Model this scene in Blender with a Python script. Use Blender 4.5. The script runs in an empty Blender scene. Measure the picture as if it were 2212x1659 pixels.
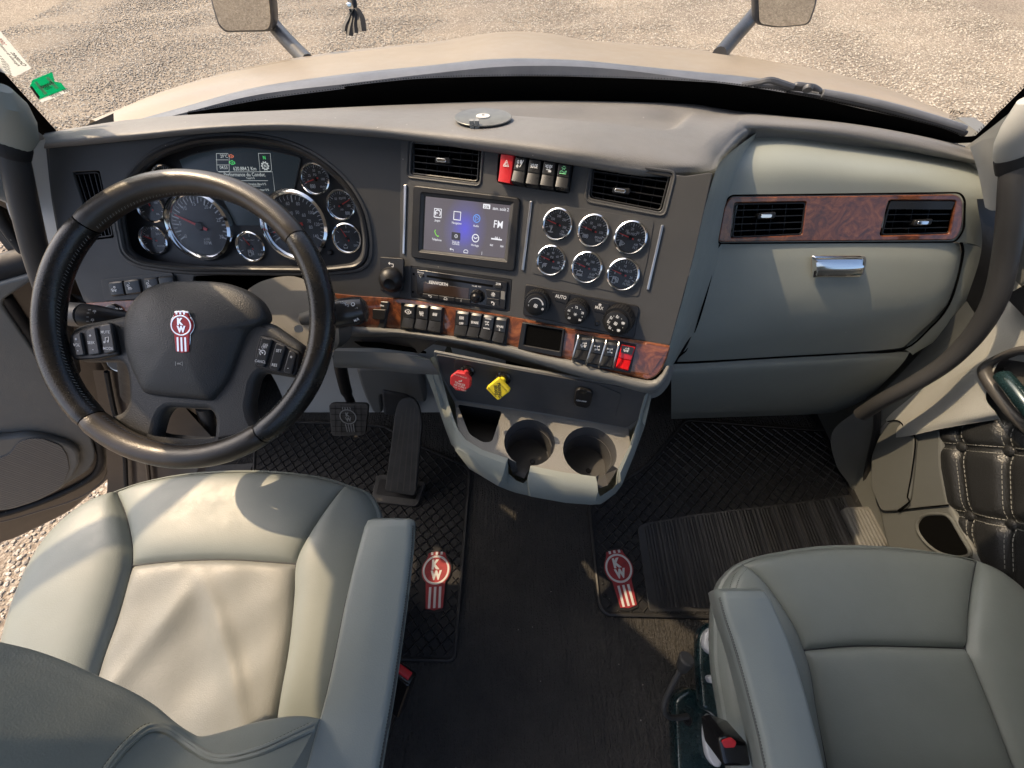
import bpy, bmesh, math, random
from mathutils import Vector, Matrix, geometry
random.seed(7)
R = math.radians
S = bpy.context.scene
COL = S.collection
# ------------------------------------------------------------------ camera
PITCH = R(57.0); FPX = 831.0; CAM = Vector((0, 0, 1.45))
cam = bpy.data.cameras.new('camera'); camo = bpy.data.objects.new('camera', cam); COL.objects.link(camo)
camo.location = CAM; camo.rotation_euler = (R(90) - PITCH, 0, 0)
cam.sensor_width = 36.0; cam.lens = FPX / 2212 * 36; cam.clip_start = 0.02; cam.clip_end = 2000
S.camera = camo
# ------------------------------------------------------------------ sky, sun, exposure
SUN = Vector((-0.80, 0.38, 1.0)).normalized()          # direction towards the sun
w = bpy.data.worlds.new('World'); S.world = w; w.use_nodes = True
nt = w.node_tree; bg = nt.nodes['Background']
sky = nt.nodes.new('ShaderNodeTexSky'); sky.sky_type = 'NISHITA'; sky.sun_disc = False
sky.sun_elevation = math.asin(SUN.z); sky.sun_rotation = math.atan2(SUN.x, SUN.y)
sky.air_density = 0.9; sky.dust_density = 5.0; sky.ozone_density = 1.0
nt.links.new(sky.outputs[0], bg.inputs[0]); bg.inputs[1].default_value = 0.15
sl = bpy.data.lights.new('sun', 'SUN'); slo = bpy.data.objects.new('sun', sl); COL.objects.link(slo)
sl.energy = 2.4; sl.angle = R(0.6); sl.color = (1.0, 0.74, 0.47)
slo.rotation_euler = SUN.to_track_quat('Z', 'Y').to_euler(); slo.location = (-3, 2, 6)
S.view_settings.view_transform = 'Standard'; S.view_settings.look = 'None'
S.view_settings.exposure = 1.05; S.view_settings.gamma = 1.0
S.cycles.max_bounces = 10; S.cycles.diffuse_bounces = 5; S.cycles.transparent_max_bounces = 16
# ------------------------------------------------------------------ photograph rays -> points at real distances
XA = Vector((1, 0, 0)); FW = Vector((0, math.cos(PITCH), -math.sin(PITCH))); DN = Vector((0, -math.sin(PITCH), -math.cos(PITCH)))
def ray(px, py): return FW + XA * ((px - 1106) / FPX) + DN * ((py - 829.5) / FPX)
def Pt(px, py, t): return CAM + ray(px, py) * t
def Pz(px, py, z): d = ray(px, py); return CAM + d * ((z - CAM.z) / d.z)
def Py(px, py, y): d = ray(px, py); return CAM + d * (y / d.y)
def Px(px, py, x): d = ray(px, py); return CAM + d * (x / d.x)
def Z(n):
    ox, oy, s = {1:(0,0,.3418),2:(702,0,.3662),3:(1458,0,.3417),4:(0,540,.3418),5:(702,540,.3662),6:(1458,540,.3417),
                 7:(0,1080,.3489),8:(702,1080,.3662),9:(1458,1080,.349),10:(270,297,.2441),11:(810,281,.293),12:(702,567,.3418)}[n]
    return lambda *a: [(ox + a[i]*s, oy + a[i+1]*s) for i in range(0, len(a), 2)]
def project(p):
    r = p - CAM; t = r.dot(FW); return 1106 + FPX * r.x / t, 829.5 + FPX * r.dot(DN) / t
class Frame:
    def __init__(s, O, U, V):
        s.O = O; s.U = U.normalized(); V = V - s.U * V.dot(s.U); s.V = V.normalized(); s.N = s.U.cross(s.V)
    def hit(s, px, py, h=0):
        d = ray(px, py); t = ((s.O - CAM).dot(s.N) + h) / d.dot(s.N); return CAM + d * t
    def loc(s, px, py, h=0):
        r = s.hit(px, py, h) - s.O; return (r.dot(s.U), r.dot(s.V))
    def mat(s, u=0, v=0, h=0, rot=0):
        M = Matrix((s.U, s.V, s.N)).transposed().to_4x4(); M.translation = s.O + s.U*u + s.V*v + s.N*h
        return M @ Matrix.Rotation(rot, 4, 'Z')
    def at(s, px, py, h=0, rot=0):
        u, v = s.loc(px, py, h); return s.mat(u, v, h, rot)
    def scale(s, px, py, h=0): return (s.hit(px, py, h) - CAM).dot(FW) / FPX
    def off(s, h): return Frame(s.O + s.N*h, s.U, s.V)
    def pt(s, u, v, h=0): return s.O + s.U*u + s.V*v + s.N*h
# ------------------------------------------------------------------ objects
WM = {}
def reg(o, M, parent):
    WM[o.name] = M.copy()
    if parent is not None:
        o.parent = parent; o.matrix_parent_inverse = WM[parent.name].inverted()
    o.matrix_basis = M
def thing(name, label, cat, loc=(0, 0, 0), group=None):
    o = bpy.data.objects.new(name, None); COL.objects.link(o); o.empty_display_size = .05
    reg(o, Matrix.Translation(Vector(loc)), None); o['label'] = label; o['category'] = cat
    if group: o['group'] = group
    return o
def tag(o, label, cat, group=None):
    o['label'] = label; o['category'] = cat
    if group: o['group'] = group
    return o
def structure(o, label=None):
    o['kind'] = 'structure'
    if label: o['label'] = label
    return o
def finish(me, smooth, ang=38):
    if smooth:
        me.polygons.foreach_set('use_smooth', [True]*len(me.polygons)); me.set_sharp_from_angle(angle=R(ang))
    me.update()
def link(name, me, mat, parent=None, M=None, label=None):
    o = bpy.data.objects.new(name, me); COL.objects.link(o)
    if mat is not None:
        me.materials.clear(); me.materials.append(mat)
    reg(o, M or Matrix.Identity(4), parent)
    if label: o['label'] = label
    return o
def again(name, src, parent, M, label=None):
    o = src.copy(); o.name = name; COL.objects.link(o); o.parent = None; reg(o, M, parent)
    for k in ('label', 'kind'):
        if k in o: del o[k]
    if label: o['label'] = label
    return o
class MB:
    def __init__(s): s.v = []; s.f = []
    def add(s, v, f, M=None):
        n = len(s.v); s.v += [tuple(M @ Vector(p)) if M else tuple(p) for p in v]; s.f += [tuple(i + n for i in q) for q in f]; return s
    def box(s, x0, x1, y0, y1, z0, z1, M=None):
        return s.add([(x0,y0,z0),(x1,y0,z0),(x1,y1,z0),(x0,y1,z0),(x0,y0,z1),(x1,y0,z1),(x1,y1,z1),(x0,y1,z1)],
                     [(3,2,1,0),(4,5,6,7),(0,1,5,4),(1,2,6,5),(2,3,7,6),(3,0,4,7)], M)
    def ribbon(s, pts, wd, z=0, th=.0004, closed=False, M=None):
        p = [Vector((a[0], a[1])) for a in pts]; n = len(p); L = []; Rr = []
        for i in range(n):
            a = p[(i-1) % n] if (closed or i > 0) else p[i]; b = p[(i+1) % n] if (closed or i < n-1) else p[i]
            t = b - a
            if t.length < 1e-9: t = Vector((1, 0))
            t.normalize(); q = Vector((-t.y, t.x)) * wd / 2; L.append(p[i] + q); Rr.append(p[i] - q)
        v = [(a.x, a.y, z) for a in L] + [(a.x, a.y, z) for a in Rr]
        f = [(i, i+n, (i+1) % n + n, (i+1) % n) for i in range(n if closed else n-1)]
        return s.add(v, f, M)
    def poly(s, pts, z=0, M=None):
        a = sum(pts[i][0]*pts[(i+1) % len(pts)][1] - pts[(i+1) % len(pts)][0]*pts[i][1] for i in range(len(pts)))
        if a < 0: pts = pts[::-1]
        return s.add([(p[0], p[1], z) for p in pts], [tuple(range(len(pts)))], M)
    def tube(s, path, r, n=10, caps=True, M=None):
        path = [Vector(p) for p in path]; m = len(path); rr = r if isinstance(r, (list, tuple)) else [r]*m
        up = None; v = []; f = []
        for i, p in enumerate(path):
            t = (path[min(i+1, m-1)] - path[max(i-1, 0)]).normalized()
            if up is None:
                up = t.orthogonal().normalized()
            up = (up - t*up.dot(t)).normalized(); b = t.cross(up)
            for k in range(n):
                a = 2*math.pi*k/n; v.append(p + (up*math.cos(a) + b*math.sin(a))*rr[i])
        for i in range(m-1):
            for k in range(n):
                f.append((i*n+k, i*n+(k+1) % n, (i+1)*n+(k+1) % n, (i+1)*n+k))
        if caps: f.append(tuple(range(n))[::-1]); f.append(tuple(range((m-1)*n, m*n)))
        return s.add(v, f, M)
    def lathe(s, prof, n=32, M=None, closed=False):
        v = []; f = []; m = len(prof)
        for k in range(n):
            a = 2*math.pi*k/n
            for r, z in prof: v.append((r*math.cos(a), r*math.sin(a), z))
        for k in range(n):
            k2 = (k+1) % n
            for i in range(m-1 if not closed else m):
                j = (i+1) % m
                f.append((k*m+i, k2*m+i, k2*m+j, k*m+j))
        if not closed:
            if prof[0][0] > 1e-6: f.append(tuple(k*m for k in range(n))[::-1])
            if prof[-1][0] > 1e-6: f.append(tuple(k*m+m-1 for k in range(n)))
        return s.add(v, f, M)
    def grid(s, G, closed_u=False, flip=False, M=None):
        a = len(G); b = len(G[0]); v = [p for r in G for p in r]; f = []
        for i in range(a-1):
            for j in range(b if closed_u else b-1):
                j2 = (j+1) % b; q = (i*b+j, i*b+j2, (i+1)*b+j2, (i+1)*b+j); f.append(q[::-1] if flip else q)
        return s.add(v, f, M)
    def mesh(s, name, smooth=True, ang=38, weld=False):
        me = bpy.data.meshes.new(name); me.from_pydata([tuple(p) for p in s.v], [], s.f)
        if weld:
            bm = bmesh.new(); bm.from_mesh(me); bmesh.ops.remove_doubles(bm, verts=bm.verts, dist=1e-5)
            bmesh.ops.recalc_face_normals(bm, faces=bm.faces); bm.to_mesh(me); bm.free()
        me.validate(); finish(me, smooth, ang); return me
    def obj(s, name, mat, parent=None, M=None, smooth=True, label=None, ang=38, weld=False):
        if M is None:                                  # vertices are in world space: move the origin to the middle
            c = sum((Vector(p) for p in s.v), Vector()) / max(1, len(s.v))
            s.v = [tuple(Vector(p) - c) for p in s.v]; M = Matrix.Translation(c)
        return link(name, s.mesh(name, smooth, ang, weld), mat, parent, M, label)
# ------------------------------------------------------------------ curves and patches
def cr(p0, p1, p2, p3, t):
    return .5*((2*p1) + (p2-p0)*t + (2*p0-5*p1+4*p2-p3)*t*t + (3*p1-p0-3*p2+p3)*t*t*t)
def smooth(pts, n, closed=False):
    """n points along a curve through pts, evenly by chord parameter"""
    pts = [Vector(p) for p in pts]; m = len(pts)
    if m == 1: return pts*n
    seg = m if closed else m-1
    g = lambda i: pts[i % m] if closed else (pts[i] if 0 <= i < m else (2*pts[0]-pts[1] if i < 0 else 2*pts[-1]-pts[-2]))
    L = [max(1e-9, (g(i+1)-g(i)).length) for i in range(seg)]; T = sum(L); out = []
    for k in range(n):
        s_ = T*k/(n if closed else n-1); i = 0
        while i < seg-1 and s_ > L[i]: s_ -= L[i]; i += 1
        out.append(cr(g(i-1), g(i), g(i+1), g(i+2), min(1, s_/L[i])))
    return out
def loft(rows, nu, nv, lin=False):
    """rows of control points -> nv rows of nu points"""
    A = [smooth(r, nu) for r in rows]; 
    cols = [[A[i][j] for i in range(len(A))] for j in range(nu)]
    def res(c):
        m = len(c); out = []
        for k in range(nv):
            s_ = (m-1)*k/(nv-1); i = min(int(s_), m-2); t = s_-i
            g = lambda q: c[q] if 0 <= q < m else (2*c[0]-c[1] if q < 0 else 2*c[-1]-c[-2])
            out.append(c[i].lerp(c[i+1], t) if lin else cr(g(i-1), g(i), g(i+1), g(i+2), t))
        return out
    C = [res(c) for c in cols]
    return [[C[j][i] for j in range(nu)] for i in range(nv)]
def coons(c0, c1, d0, d1, nu, nv, puff=0, k=6, ref=Vector((0, 0, 1)), sink=0, bump=None):
    """patch between c0 (v=0), c1 (v=1), d0 (u=0), d1 (u=1); puffed like a sewn panel"""
    a = smooth(c0, nu); b = smooth(c1, nu); l = smooth(d0, nv); r = smooth(d1, nv); G = []
    for j in range(nv):
        v = j/(nv-1); row = []
        for i in range(nu):
            u = i/(nu-1)
            p = a[i]*(1-v) + b[i]*v + l[j]*(1-u) + r[j]*u - (a[0]*(1-u)*(1-v) + a[-1]*u*(1-v) + b[0]*(1-u)*v + b[-1]*u*v)
            pu = max(0, 1-abs(2*u-1)**k)**.5; pv = max(0, 1-abs(2*v-1)**k)**.5
            p = p + ref*(puff*pu*pv - sink*(1-pu*pv) + (bump(u, v)*pu*pv if bump else 0))
            row.append(p)
        G.append(row)
    return G
def rpoly(pts, r, n=5):
    """round the corners of a 2-D polygon"""
    out = []; m = len(pts)
    for i in range(m):
        p = Vector(pts[i][:2]); a = Vector(pts[i-1][:2]) - p; b = Vector(pts[(i+1) % m][:2]) - p
        rr = r[i] if isinstance(r, (list, tuple)) else r
        d = min(rr, a.length*.49, b.length*.49)
        if d < 1e-6: out.append((p.x, p.y)); continue
        A = p + a.normalized()*d; B = p + b.normalized()*d
        for k in range(n+1):
            t = k/n; q = A*(1-t)**2 + p*2*t*(1-t) + B*t*t; out.append((q.x, q.y))
    return out
def circ(cx, cy, r, n=28): return [(cx + r*math.cos(2*math.pi*k/n), cy + r*math.sin(2*math.pi*k/n)) for k in range(n)]
def curve_mesh(splines, ext, bev, off):
    cu = bpy.data.curves.new('t', 'CURVE'); cu.dimensions = '2D'; cu.fill_mode = 'BOTH'
    for sp in splines:
        s_ = cu.splines.new('POLY'); s_.points.add(len(sp)-1)
        for i, p in enumerate(sp): s_.points[i].co = (p[0], p[1], 0, 1)
        s_.use_cyclic_u = True
    cu.extrude = ext; cu.bevel_depth = bev; cu.bevel_resolution = 2; cu.offset = off
    o = bpy.data.objects.new('t', cu); me = bpy.data.meshes.new_from_object(o)
    bpy.data.objects.remove(o); bpy.data.curves.remove(cu); return me
def plate_mesh(outer, holes=(), thick=.004, bevel=.001):
    """flat plate, back at z=0, front at z=thick, edges bevelled"""
    bevel = min(bevel, thick*.45)
    me = curve_mesh([outer] + list(holes), thick/2 - bevel, bevel, -bevel)
    me.transform(Matrix.Translation((0, 0, thick/2))); return me
def plate(name, fr, pts, mat, parent, h0=0, thick=.004, bevel=.001, r=.003, holes=(), label=None, ang=50):
    """pts, holes: photograph positions on the plate's front face"""
    L = [fr.loc(x, y, h0+thick) for x, y in pts]
    c = (sum(p[0] for p in L)/len(L), sum(p[1] for p in L)/len(L))
    L = rpoly([(p[0]-c[0], p[1]-c[1]) for p in L], r)
    H = []
    for hp in holes:
        hr = r
        if isinstance(hp, tuple): hp, hr = hp
        q = [fr.loc(x, y, h0+thick) for x, y in hp]; H.append(rpoly([(p[0]-c[0], p[1]-c[1]) for p in q], hr))
    me = plate_mesh(L, H, thick, bevel); finish(me, True, ang)
    return link(name, me, mat, parent, fr.mat(c[0], c[1], h0), label)
_tc = {}
def text_geo(txt, bold=.0, sx=1.0):
    key = (txt, bold, sx)
    if key not in _tc:
        cu = bpy.data.curves.new('t', 'FONT'); cu.body = txt; cu.size = 1; cu.align_x = 'CENTER'; cu.align_y = 'CENTER'
        cu.offset = bold; cu.resolution_u = 2; cu.space_line = .85
        o = bpy.data.objects.new('t', cu); me = bpy.data.meshes.new_from_object(o)
        vs = [(v.co.x*sx, v.co.y, 0) for v in me.vertices]; fs = [tuple(p.vertices) for p in me.polygons]
        if vs:
            x0 = min(v[0] for v in vs); x1 = max(v[0] for v in vs); y0 = min(v[1] for v in vs); y1 = max(v[1] for v in vs)
            vs = [(v[0]-(x0+x1)/2, v[1]-(y0+y1)/2, 0) for v in vs]
        _tc[key] = (vs, fs); bpy.data.objects.remove(o); bpy.data.curves.remove(cu); bpy.data.meshes.remove(me)
    return _tc[key]
def put_text(mb, txt, x, y, size, z=0, rot=0, bold=.004, sx=.86, mirror=False):
    v, f = text_geo(txt, bold, sx)
    if mirror: v = [(-a, b, c) for a, b, c in v]; f = [q[::-1] for q in f]
    mb.add(v, f, Matrix.Translation((x, y, z)) @ Matrix.Rotation(rot, 4, 'Z') @ Matrix.Diagonal((size*1.38, size*1.38, 1, 1)))
# ------------------------------------------------------------------ materials
def mk(name, col, rough=.5, metal=0, spec=.5, coat=0, coat_r=.1):
    m = bpy.data.materials.new(name); m.use_nodes = True; b = m.node_tree.nodes['Principled BSDF']
    b.inputs['Base Color'].default_value = (*col, 1); b.inputs['Roughness'].default_value = rough
    b.inputs['Metallic'].default_value = metal; b.inputs['Specular IOR Level'].default_value = spec
    b.inputs['Coat Weight'].default_value = coat; b.inputs['Coat Roughness'].default_value = coat_r
    return m
def nodes(m): return m.node_tree.nodes, m.node_tree.links, m.node_tree.nodes['Principled BSDF']
def coords(m, scale=1.0, world=True, sc3=None):
    n, l, b = nodes(m)
    if world:
        g = n.new('ShaderNodeNewGeometry'); out = g.outputs['Position']
    else:
        g = n.new('ShaderNodeTexCoord'); out = g.outputs['Object']
    mp = n.new('ShaderNodeMapping'); mp.inputs['Scale'].default_value = sc3 or (scale,)*3; l.new(out, mp.inputs[0]); return mp.outputs[0]
def noise(m, sc, detail=4, rough=.55, world=True, sc3=None, dist=0):
    n, l, b = nodes(m); t = n.new('ShaderNodeTexNoise'); t.inputs['Scale'].default_value = sc; t.inputs['Detail'].default_value = detail
    t.inputs['Roughness'].default_value = rough; t.inputs['Distortion'].default_value = dist
    l.new(coords(m, 1, world, sc3), t.inputs['Vector']); return t.outputs['Fac']
def voro(m, sc, feat='F1', world=True, sc3=None, rnd=1):
    n, l, b = nodes(m); t = n.new('ShaderNodeTexVoronoi'); t.feature = feat; t.inputs['Scale'].default_value = sc
    t.inputs['Randomness'].default_value = rnd
    l.new(coords(m, 1, world, sc3), t.inputs['Vector']); return t
def bump(m, h, strength=.3, dist=.001, prev=None):
    n, l, b = nodes(m); t = n.new('ShaderNodeBump'); t.inputs['Strength'].default_value = strength; t.inputs['Distance'].default_value = dist
    l.new(h, t.inputs['Height'])
    if prev is not None: l.new(prev, t.inputs['Normal'])
    l.new(t.outputs[0], b.inputs['Normal']); return t.outputs[0]
def ramp(m, fac, stops, to='Base Color', interp='LINEAR'):
    n, l, b = nodes(m); r = n.new('ShaderNodeValToRGB'); r.color_ramp.interpolation = interp; e = r.color_ramp.elements
    while len(e) < len(stops): e.new(.5)
    for i, (p, c) in enumerate(stops):
        e[i].position = p; e[i].color = (*c, 1) if isinstance(c, tuple) else (c, c, c, 1)
    l.new(fac, r.inputs[0])
    if to: l.new(r.outputs[0], b.inputs[to])
    return r.outputs[0]
def var(m, col, amt=.12, sc=3, rvar=None, rough=.5, tint=(1, 1, 1), fine=None):
    """slow colour and gloss variation: dust and handling wear"""
    f = noise(m, sc, 6, .65)
    lo = tuple(c*(1-amt) for c in col); hi = tuple(min(1, c*(1+amt)*t) for c, t in zip(col, tint)); ramp(m, f, [(.3, lo), (.7, hi)])
    f2 = noise(m, sc*4.3, 5, .7); ramp(m, f2, [(.3, rough*.85), (.72, min(1, rough*1.15))], 'Roughness')
def grain(name, col, rough=.55, gs=700, gstr=.35, gd=.0006, amt=.08, sc=3, coat=0, spec=.4):
    m = mk(name, col, rough, spec=spec, coat=coat); var(m, col, amt, sc, rough=rough)
    v = voro(m, gs, 'SMOOTH_F1'); b0 = bump(m, v.outputs['Distance'], gstr, gd)
    bump(m, noise(m, 30, 3), .06, .002, b0); return m
M = {}
M['fascia'] = grain('dark_grey_plastic', (.055, .056, .058), .52, 1500, .35, .0004, .10, 4)
M['pad'] = grain('grey_dash_vinyl', (.175, .172, .168), .55, 600, .5, .0008, .10, 5)
M['light'] = grain('light_grey_plastic', (.27, .293, .268), .48, 1100, .35, .0005, .06, 3)
M['lip'] = grain('mid_grey_plastic', (.17, .17, .162), .5, 1100, .35, .0005, .06, 3)
M['pillar'] = grain('pale_pillar_plastic', (.42, .42, .40), .55, 900, .25, .0004, .05, 3)
M['leather'] = grain('grey_leather', (.205, .228, .210), .44, 560, .22, .0006, .07, 6, spec=.45)
M['leather_in'] = grain('grey_leather_insert', (.212, .220, .203), .45, 620, .35, .0008, .09, 8, spec=.4)
M['arm_leather'] = grain('armrest_leather', (.24, .268, .252), .42, 650, .25, .0006, .05, 6, spec=.45)
def creases(m, s):
    n, l, b = nodes(m); prev = b.inputs['Normal'].links[0].from_socket
    v = voro(m, s, 'DISTANCE_TO_EDGE'); nz = noise(m, 9, 3)
    mx = n.new('ShaderNodeMath'); mx.operation = 'MINIMUM'; l.new(v.outputs['Distance'], mx.inputs[0]); mx.inputs[1].default_value = .05
    bump(m, mx.outputs[0], .16, .004, prev)
creases(M['leather_in'], 60)
M['black_leather'] = grain('black_rim_leather', (.011, .0105, .010), .27, 700, .3, .0006, .3, 9, spec=.55)
M['worn_leather'] = grain('worn_brownish_rim_leather', (.034, .028, .022), .33, 700, .35, .0006, .35, 14, spec=.55)
M['hub'] = grain('black_hub_vinyl', (.035, .036, .037), .45, 650, .6, .0008, .12, 8)
M['tuft'] = grain('black_tufted_leather', (.02, .021, .022), .38, 380, .6, .0012, .2, 6, spec=.5)
M['black'] = grain('black_plastic', (.012, .012, .013), .4, 1600, .2, .0003, .2, 12)
M['gloss'] = mk('gloss_black_plastic', (.010, .010, .011), .16)
M['gloss'].node_tree.nodes['Principled BSDF'].inputs['Roughness'].default_value = .16
var(M['gloss'], (.010, .010, .011), .3, 15, rough=.17)
M['switch'] = mk('switch_black_plastic', (.02, .021, .023), .3); var(M['switch'], (.02, .021, .023), .2, 20, rough=.3)
M['void'] = mk('deep_black', (.003, .003, .003), .9, spec=.05)
M['rubber'] = grain('black_rubber', (.012, .012, .013), .62, 900, .3, .0004, .25, 10)
M['ridge'] = mk('rubber_ridge', (.03, .03, .031), .42); var(M['ridge'], (.03, .03, .031), .25, 12, rough=.42)
M['pedal'] = mk('dusty_pedal_rubber', (.055, .054, .052), .6); var(M['pedal'], (.055, .054, .052), .35, 25, rough=.6)
M['chrome'] = mk('chrome', (.78, .79, .8), .07, 1.0)
var(M['chrome'], (.78, .79, .8), .05, 20, rough=.08)
M['satin'] = mk('satin_metal', (.55, .55, .55), .3, 1.0)
M['white'] = mk('white_print', (.72, .73, .74), .5)
M['grey_print'] = mk('grey_print', (.35, .35, .36), .5)
M['needle'] = mk('red_needle', (.75, .06, .05), .4)
M['dial'] = mk('dial_face', (.042, .042, .044), .35); var(M['dial'], (.042, .042, .044), .15, 20, rough=.4)
M['red'] = mk('red_plastic', (.55, .022, .03), .3); var(M['red'], (.55, .022, .03), .12, 25, rough=.32)
M['red_knob'] = mk('red_knob_plastic', (.50, .03, .035), .5); var(M['red_knob'], (.50, .03, .035), .15, 60, rough=.5)
M['yellow'] = mk('yellow_knob_plastic', (.78, .62, .03), .42); var(M['yellow'], (.78, .62, .03), .08, 40, rough=.42)
M['redlens'] = mk('red_lens', (.6, .01, .015), .15)
M['green'] = mk('green_print', (.25, .75, .35), .5)
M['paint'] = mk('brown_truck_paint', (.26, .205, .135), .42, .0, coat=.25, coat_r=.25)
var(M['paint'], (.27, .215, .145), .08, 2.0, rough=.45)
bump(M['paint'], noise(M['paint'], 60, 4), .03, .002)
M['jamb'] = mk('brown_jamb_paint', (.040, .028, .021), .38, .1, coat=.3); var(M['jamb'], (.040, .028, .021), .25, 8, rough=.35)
M['bluegrey'] = mk('blue_grey_trim', (.12, .125, .135), .45); var(M['bluegrey'], (.12, .125, .135), .2, 12, rough=.35)
M['mirror_arm'] = mk('mirror_arm_plastic', (.05, .053, .06), .4); var(M['mirror_arm'], (.05, .053, .06), .2, 20, rough=.42)
M['mirror'] = mk('mirror_glass', (.58, .58, .57), .02, 1.0)
M['stitch'] = mk('stitch_thread', (.26, .265, .25), .8); M['door_dark'] = grain('dark_trim_plastic', (.095, .10, .097), .5, 900, .3, .0004)
M['stitch_dk'] = mk('dark_thread', (.06, .066, .066), .8); M['groove'] = mk('leather_groove', (.085, .093, .088), .7)
M['seam'] = mk('seam_groove', (.05, .055, .06), .8)
M['teal_reflection'] = mk('black_with_teal_reflection', (.010, .024, .027), .25, .3, coat=.5); var(M['teal_reflection'], (.012, .03, .034), .3, 20, rough=.28)  # near-black plastic with a teal reflection put into its base colour
M['sticker_white'] = mk('white_sticker', (.62, .62, .60), .5)
M['sticker_green'] = mk('green_sticker', (.03, .52, .30), .5)
M['ink'] = mk('black_ink', (.02, .02, .02), .6)
M['ink_red'] = mk('red_ink', (.6, .08, .06), .6); M['ink_blue'] = mk('blue_ink', (.08, .3, .55), .6)
M['mask_grey'] = mk('grey_ink', (.25, .26, .26), .6)
# wood burl, lacquered
m = mk('burl_wood', (.12, .035, .015), .35, coat=1.0, coat_r=.05, spec=.5); M['wood'] = m
f1 = noise(m, 26, 9, .68, dist=2.2); ramp(m, f1, [(.28, (.026, .008, .005)), (.45, (.11, .030, .011)), (.58, (.22, .066, .020)), (.75, (.34, .125, .04))])
# carpet: looped pile
m = mk('black_carpet', (.03, .03, .03), .95, spec=.15); M['carpet'] = m
v = voro(m, 260, 'SMOOTH_F1', sc3=(1, .8, 1)); ramp(m, noise(m, 5, 7, .7), [(.3, (.055, .054, .053)), (.7, (.095, .090, .083))])
b0 = bump(m, v.outputs['Distance'], .9, .005); b1 = bump(m, noise(m, 60, 5, .7, sc3=(1.8, .22, 1)), 1.0, .02, b0)
# gravel ground
m = mk('packed_gravel', (.3, .26, .2), .92, spec=.2); M['ground'] = m; n_, l_, b_ = nodes(m)
va = voro(m, 42); vb = voro(m, 75); big = noise(m, .45, 8, .6); mid = noise(m, 6, 6, .7)
c1 = ramp(m, va.outputs['Color'], [(0, (.25, .22, .18)), (.5, (.34, .305, .25)), (1, (.49, .45, .38))], None)
c2 = ramp(m, va.outputs['Distance'], [(.3, (1, 1, 1)), (.8, (.62, .58, .55))], None)
c3 = ramp(m, big, [(.3, (.74, .72, .72)), (.62, (1.06, 1.02, .98))], None)
mx = n_.new('ShaderNodeMix'); mx.data_type = 'RGBA'; mx.blend_type = 'MULTIPLY'; mx.inputs[0].default_value = 1; l_.new(c1, mx.inputs[6]); l_.new(c2, mx.inputs[7])
mx2 = n_.new('ShaderNodeMix'); mx2.data_type = 'RGBA'; mx2.blend_type = 'MULTIPLY'; mx2.inputs[0].default_value = 1; l_.new(mx.outputs[2], mx2.inputs[6]); l_.new(c3, mx2.inputs[7])
l_.new(mx2.outputs[2], b_.inputs['Base Color'])
inv = n_.new('ShaderNodeMath'); inv.operation = 'SUBTRACT'; inv.inputs[0].default_value = 1; l_.new(va.outputs['Distance'], inv.inputs[1])
inv2 = n_.new('ShaderNodeMath'); inv2.operation = 'SUBTRACT'; inv2.inputs[0].default_value = 1; l_.new(vb.outputs['Distance'], inv2.inputs[1])
b0 = bump(m, inv.outputs[0], .8, .010); b1 = bump(m, inv2.outputs[0], .8, .007, b0); bump(m, mid, .6, .03, b1)
m = mk('pale_stone', (.42, .37, .29), .9, spec=.2); M['stone'] = m
n_, l_, b_ = nodes(m); oi = n_.new('ShaderNodeObjectInfo'); ramp(m, oi.outputs['Random'], [(0, (.26, .23, .19)), (.55, (.41, .365, .30)), (1, (.60, .55, .465))])
bump(m, noise(m, 90, 4, world=True), .5, .004)
# window glass: clear with a Fresnel reflection
def glass(name, tint=(1, 1, 1), rough=0.0, mixmax=.9, ior=1.45):
    m = bpy.data.materials.new(name); m.use_nodes = True; n = m.node_tree.nodes; l = m.node_tree.links; n.clear()
    o = n.new('ShaderNodeOutputMaterial'); t = n.new('ShaderNodeBsdfTransparent'); g = n.new('ShaderNodeBsdfGlossy')
    f = n.new('ShaderNodeFresnel'); f.inputs[0].default_value = ior; mx = n.new('ShaderNodeMixShader'); t.inputs[0].default_value = (*tint, 1)
    g.inputs['Roughness'].default_value = rough
    l.new(f.outputs[0], mx.inputs[0]); l.new(t.outputs[0], mx.inputs[1]); l.new(g.outputs[0], mx.inputs[2]); l.new(mx.outputs[0], o.inputs[0]); return m
M['glass'] = glass('window_glass', (.94, .96, .95), 0, ior=1.3)
M['lens'] = glass('gauge_lens', (.95, .95, .95), .06, ior=1.22)
def emit(name, col, s=1.0, base=(.01, .01, .01)):
    m = mk(name, base, .25); b = m.node_tree.nodes['Principled BSDF']; b.inputs['Emission Color'].default_value = (*col, 1); b.inputs['Emission Strength'].default_value = s; return m
M['lcd'] = emit('lcd_dark', (.02, .03, .04), .25, (.004, .005, .006))
M['lcd_text'] = emit('lcd_text', (.6, .65, .65), .35); M['lcd_green'] = emit('lcd_green', (.1, .8, .2), .35); M['lcd_red'] = emit('lcd_red', (.8, .2, .1), .4)
M['scr_text'] = emit('screen_white', (.9, .9, .95), .5); M['scr_blue'] = emit('screen_blue', (.15, .35, .9), .5); M['scr_green'] = emit('screen_green', (.25, .85, .05), .5)
M['scr_dark'] = emit('screen_dark_icon', (.05, .045, .06), .4)
m = emit('touchscreen', (.1, .09, .12), .55); M['screen'] = m; n_, l_, b_ = nodes(m)
tc = n_.new('ShaderNodeTexCoord'); mp = n_.new('ShaderNodeMapping'); mp.inputs['Location'].default_value = (0.0, .031, 0); mp.inputs['Scale'].default_value = (22, 17, 1)
l_.new(tc.outputs['Object'], mp.inputs[0]); gr = n_.new('ShaderNodeTexGradient'); gr.gradient_type = 'SPHERICAL'; l_.new(mp.outputs[0], gr.inputs[0])
ramp(m, gr.outputs['Fac'], [(0, (.115, .10, .115)), (.45, (.12, .11, .22)), (1, (.11, .10, .62))], 'Emission Color')

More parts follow.
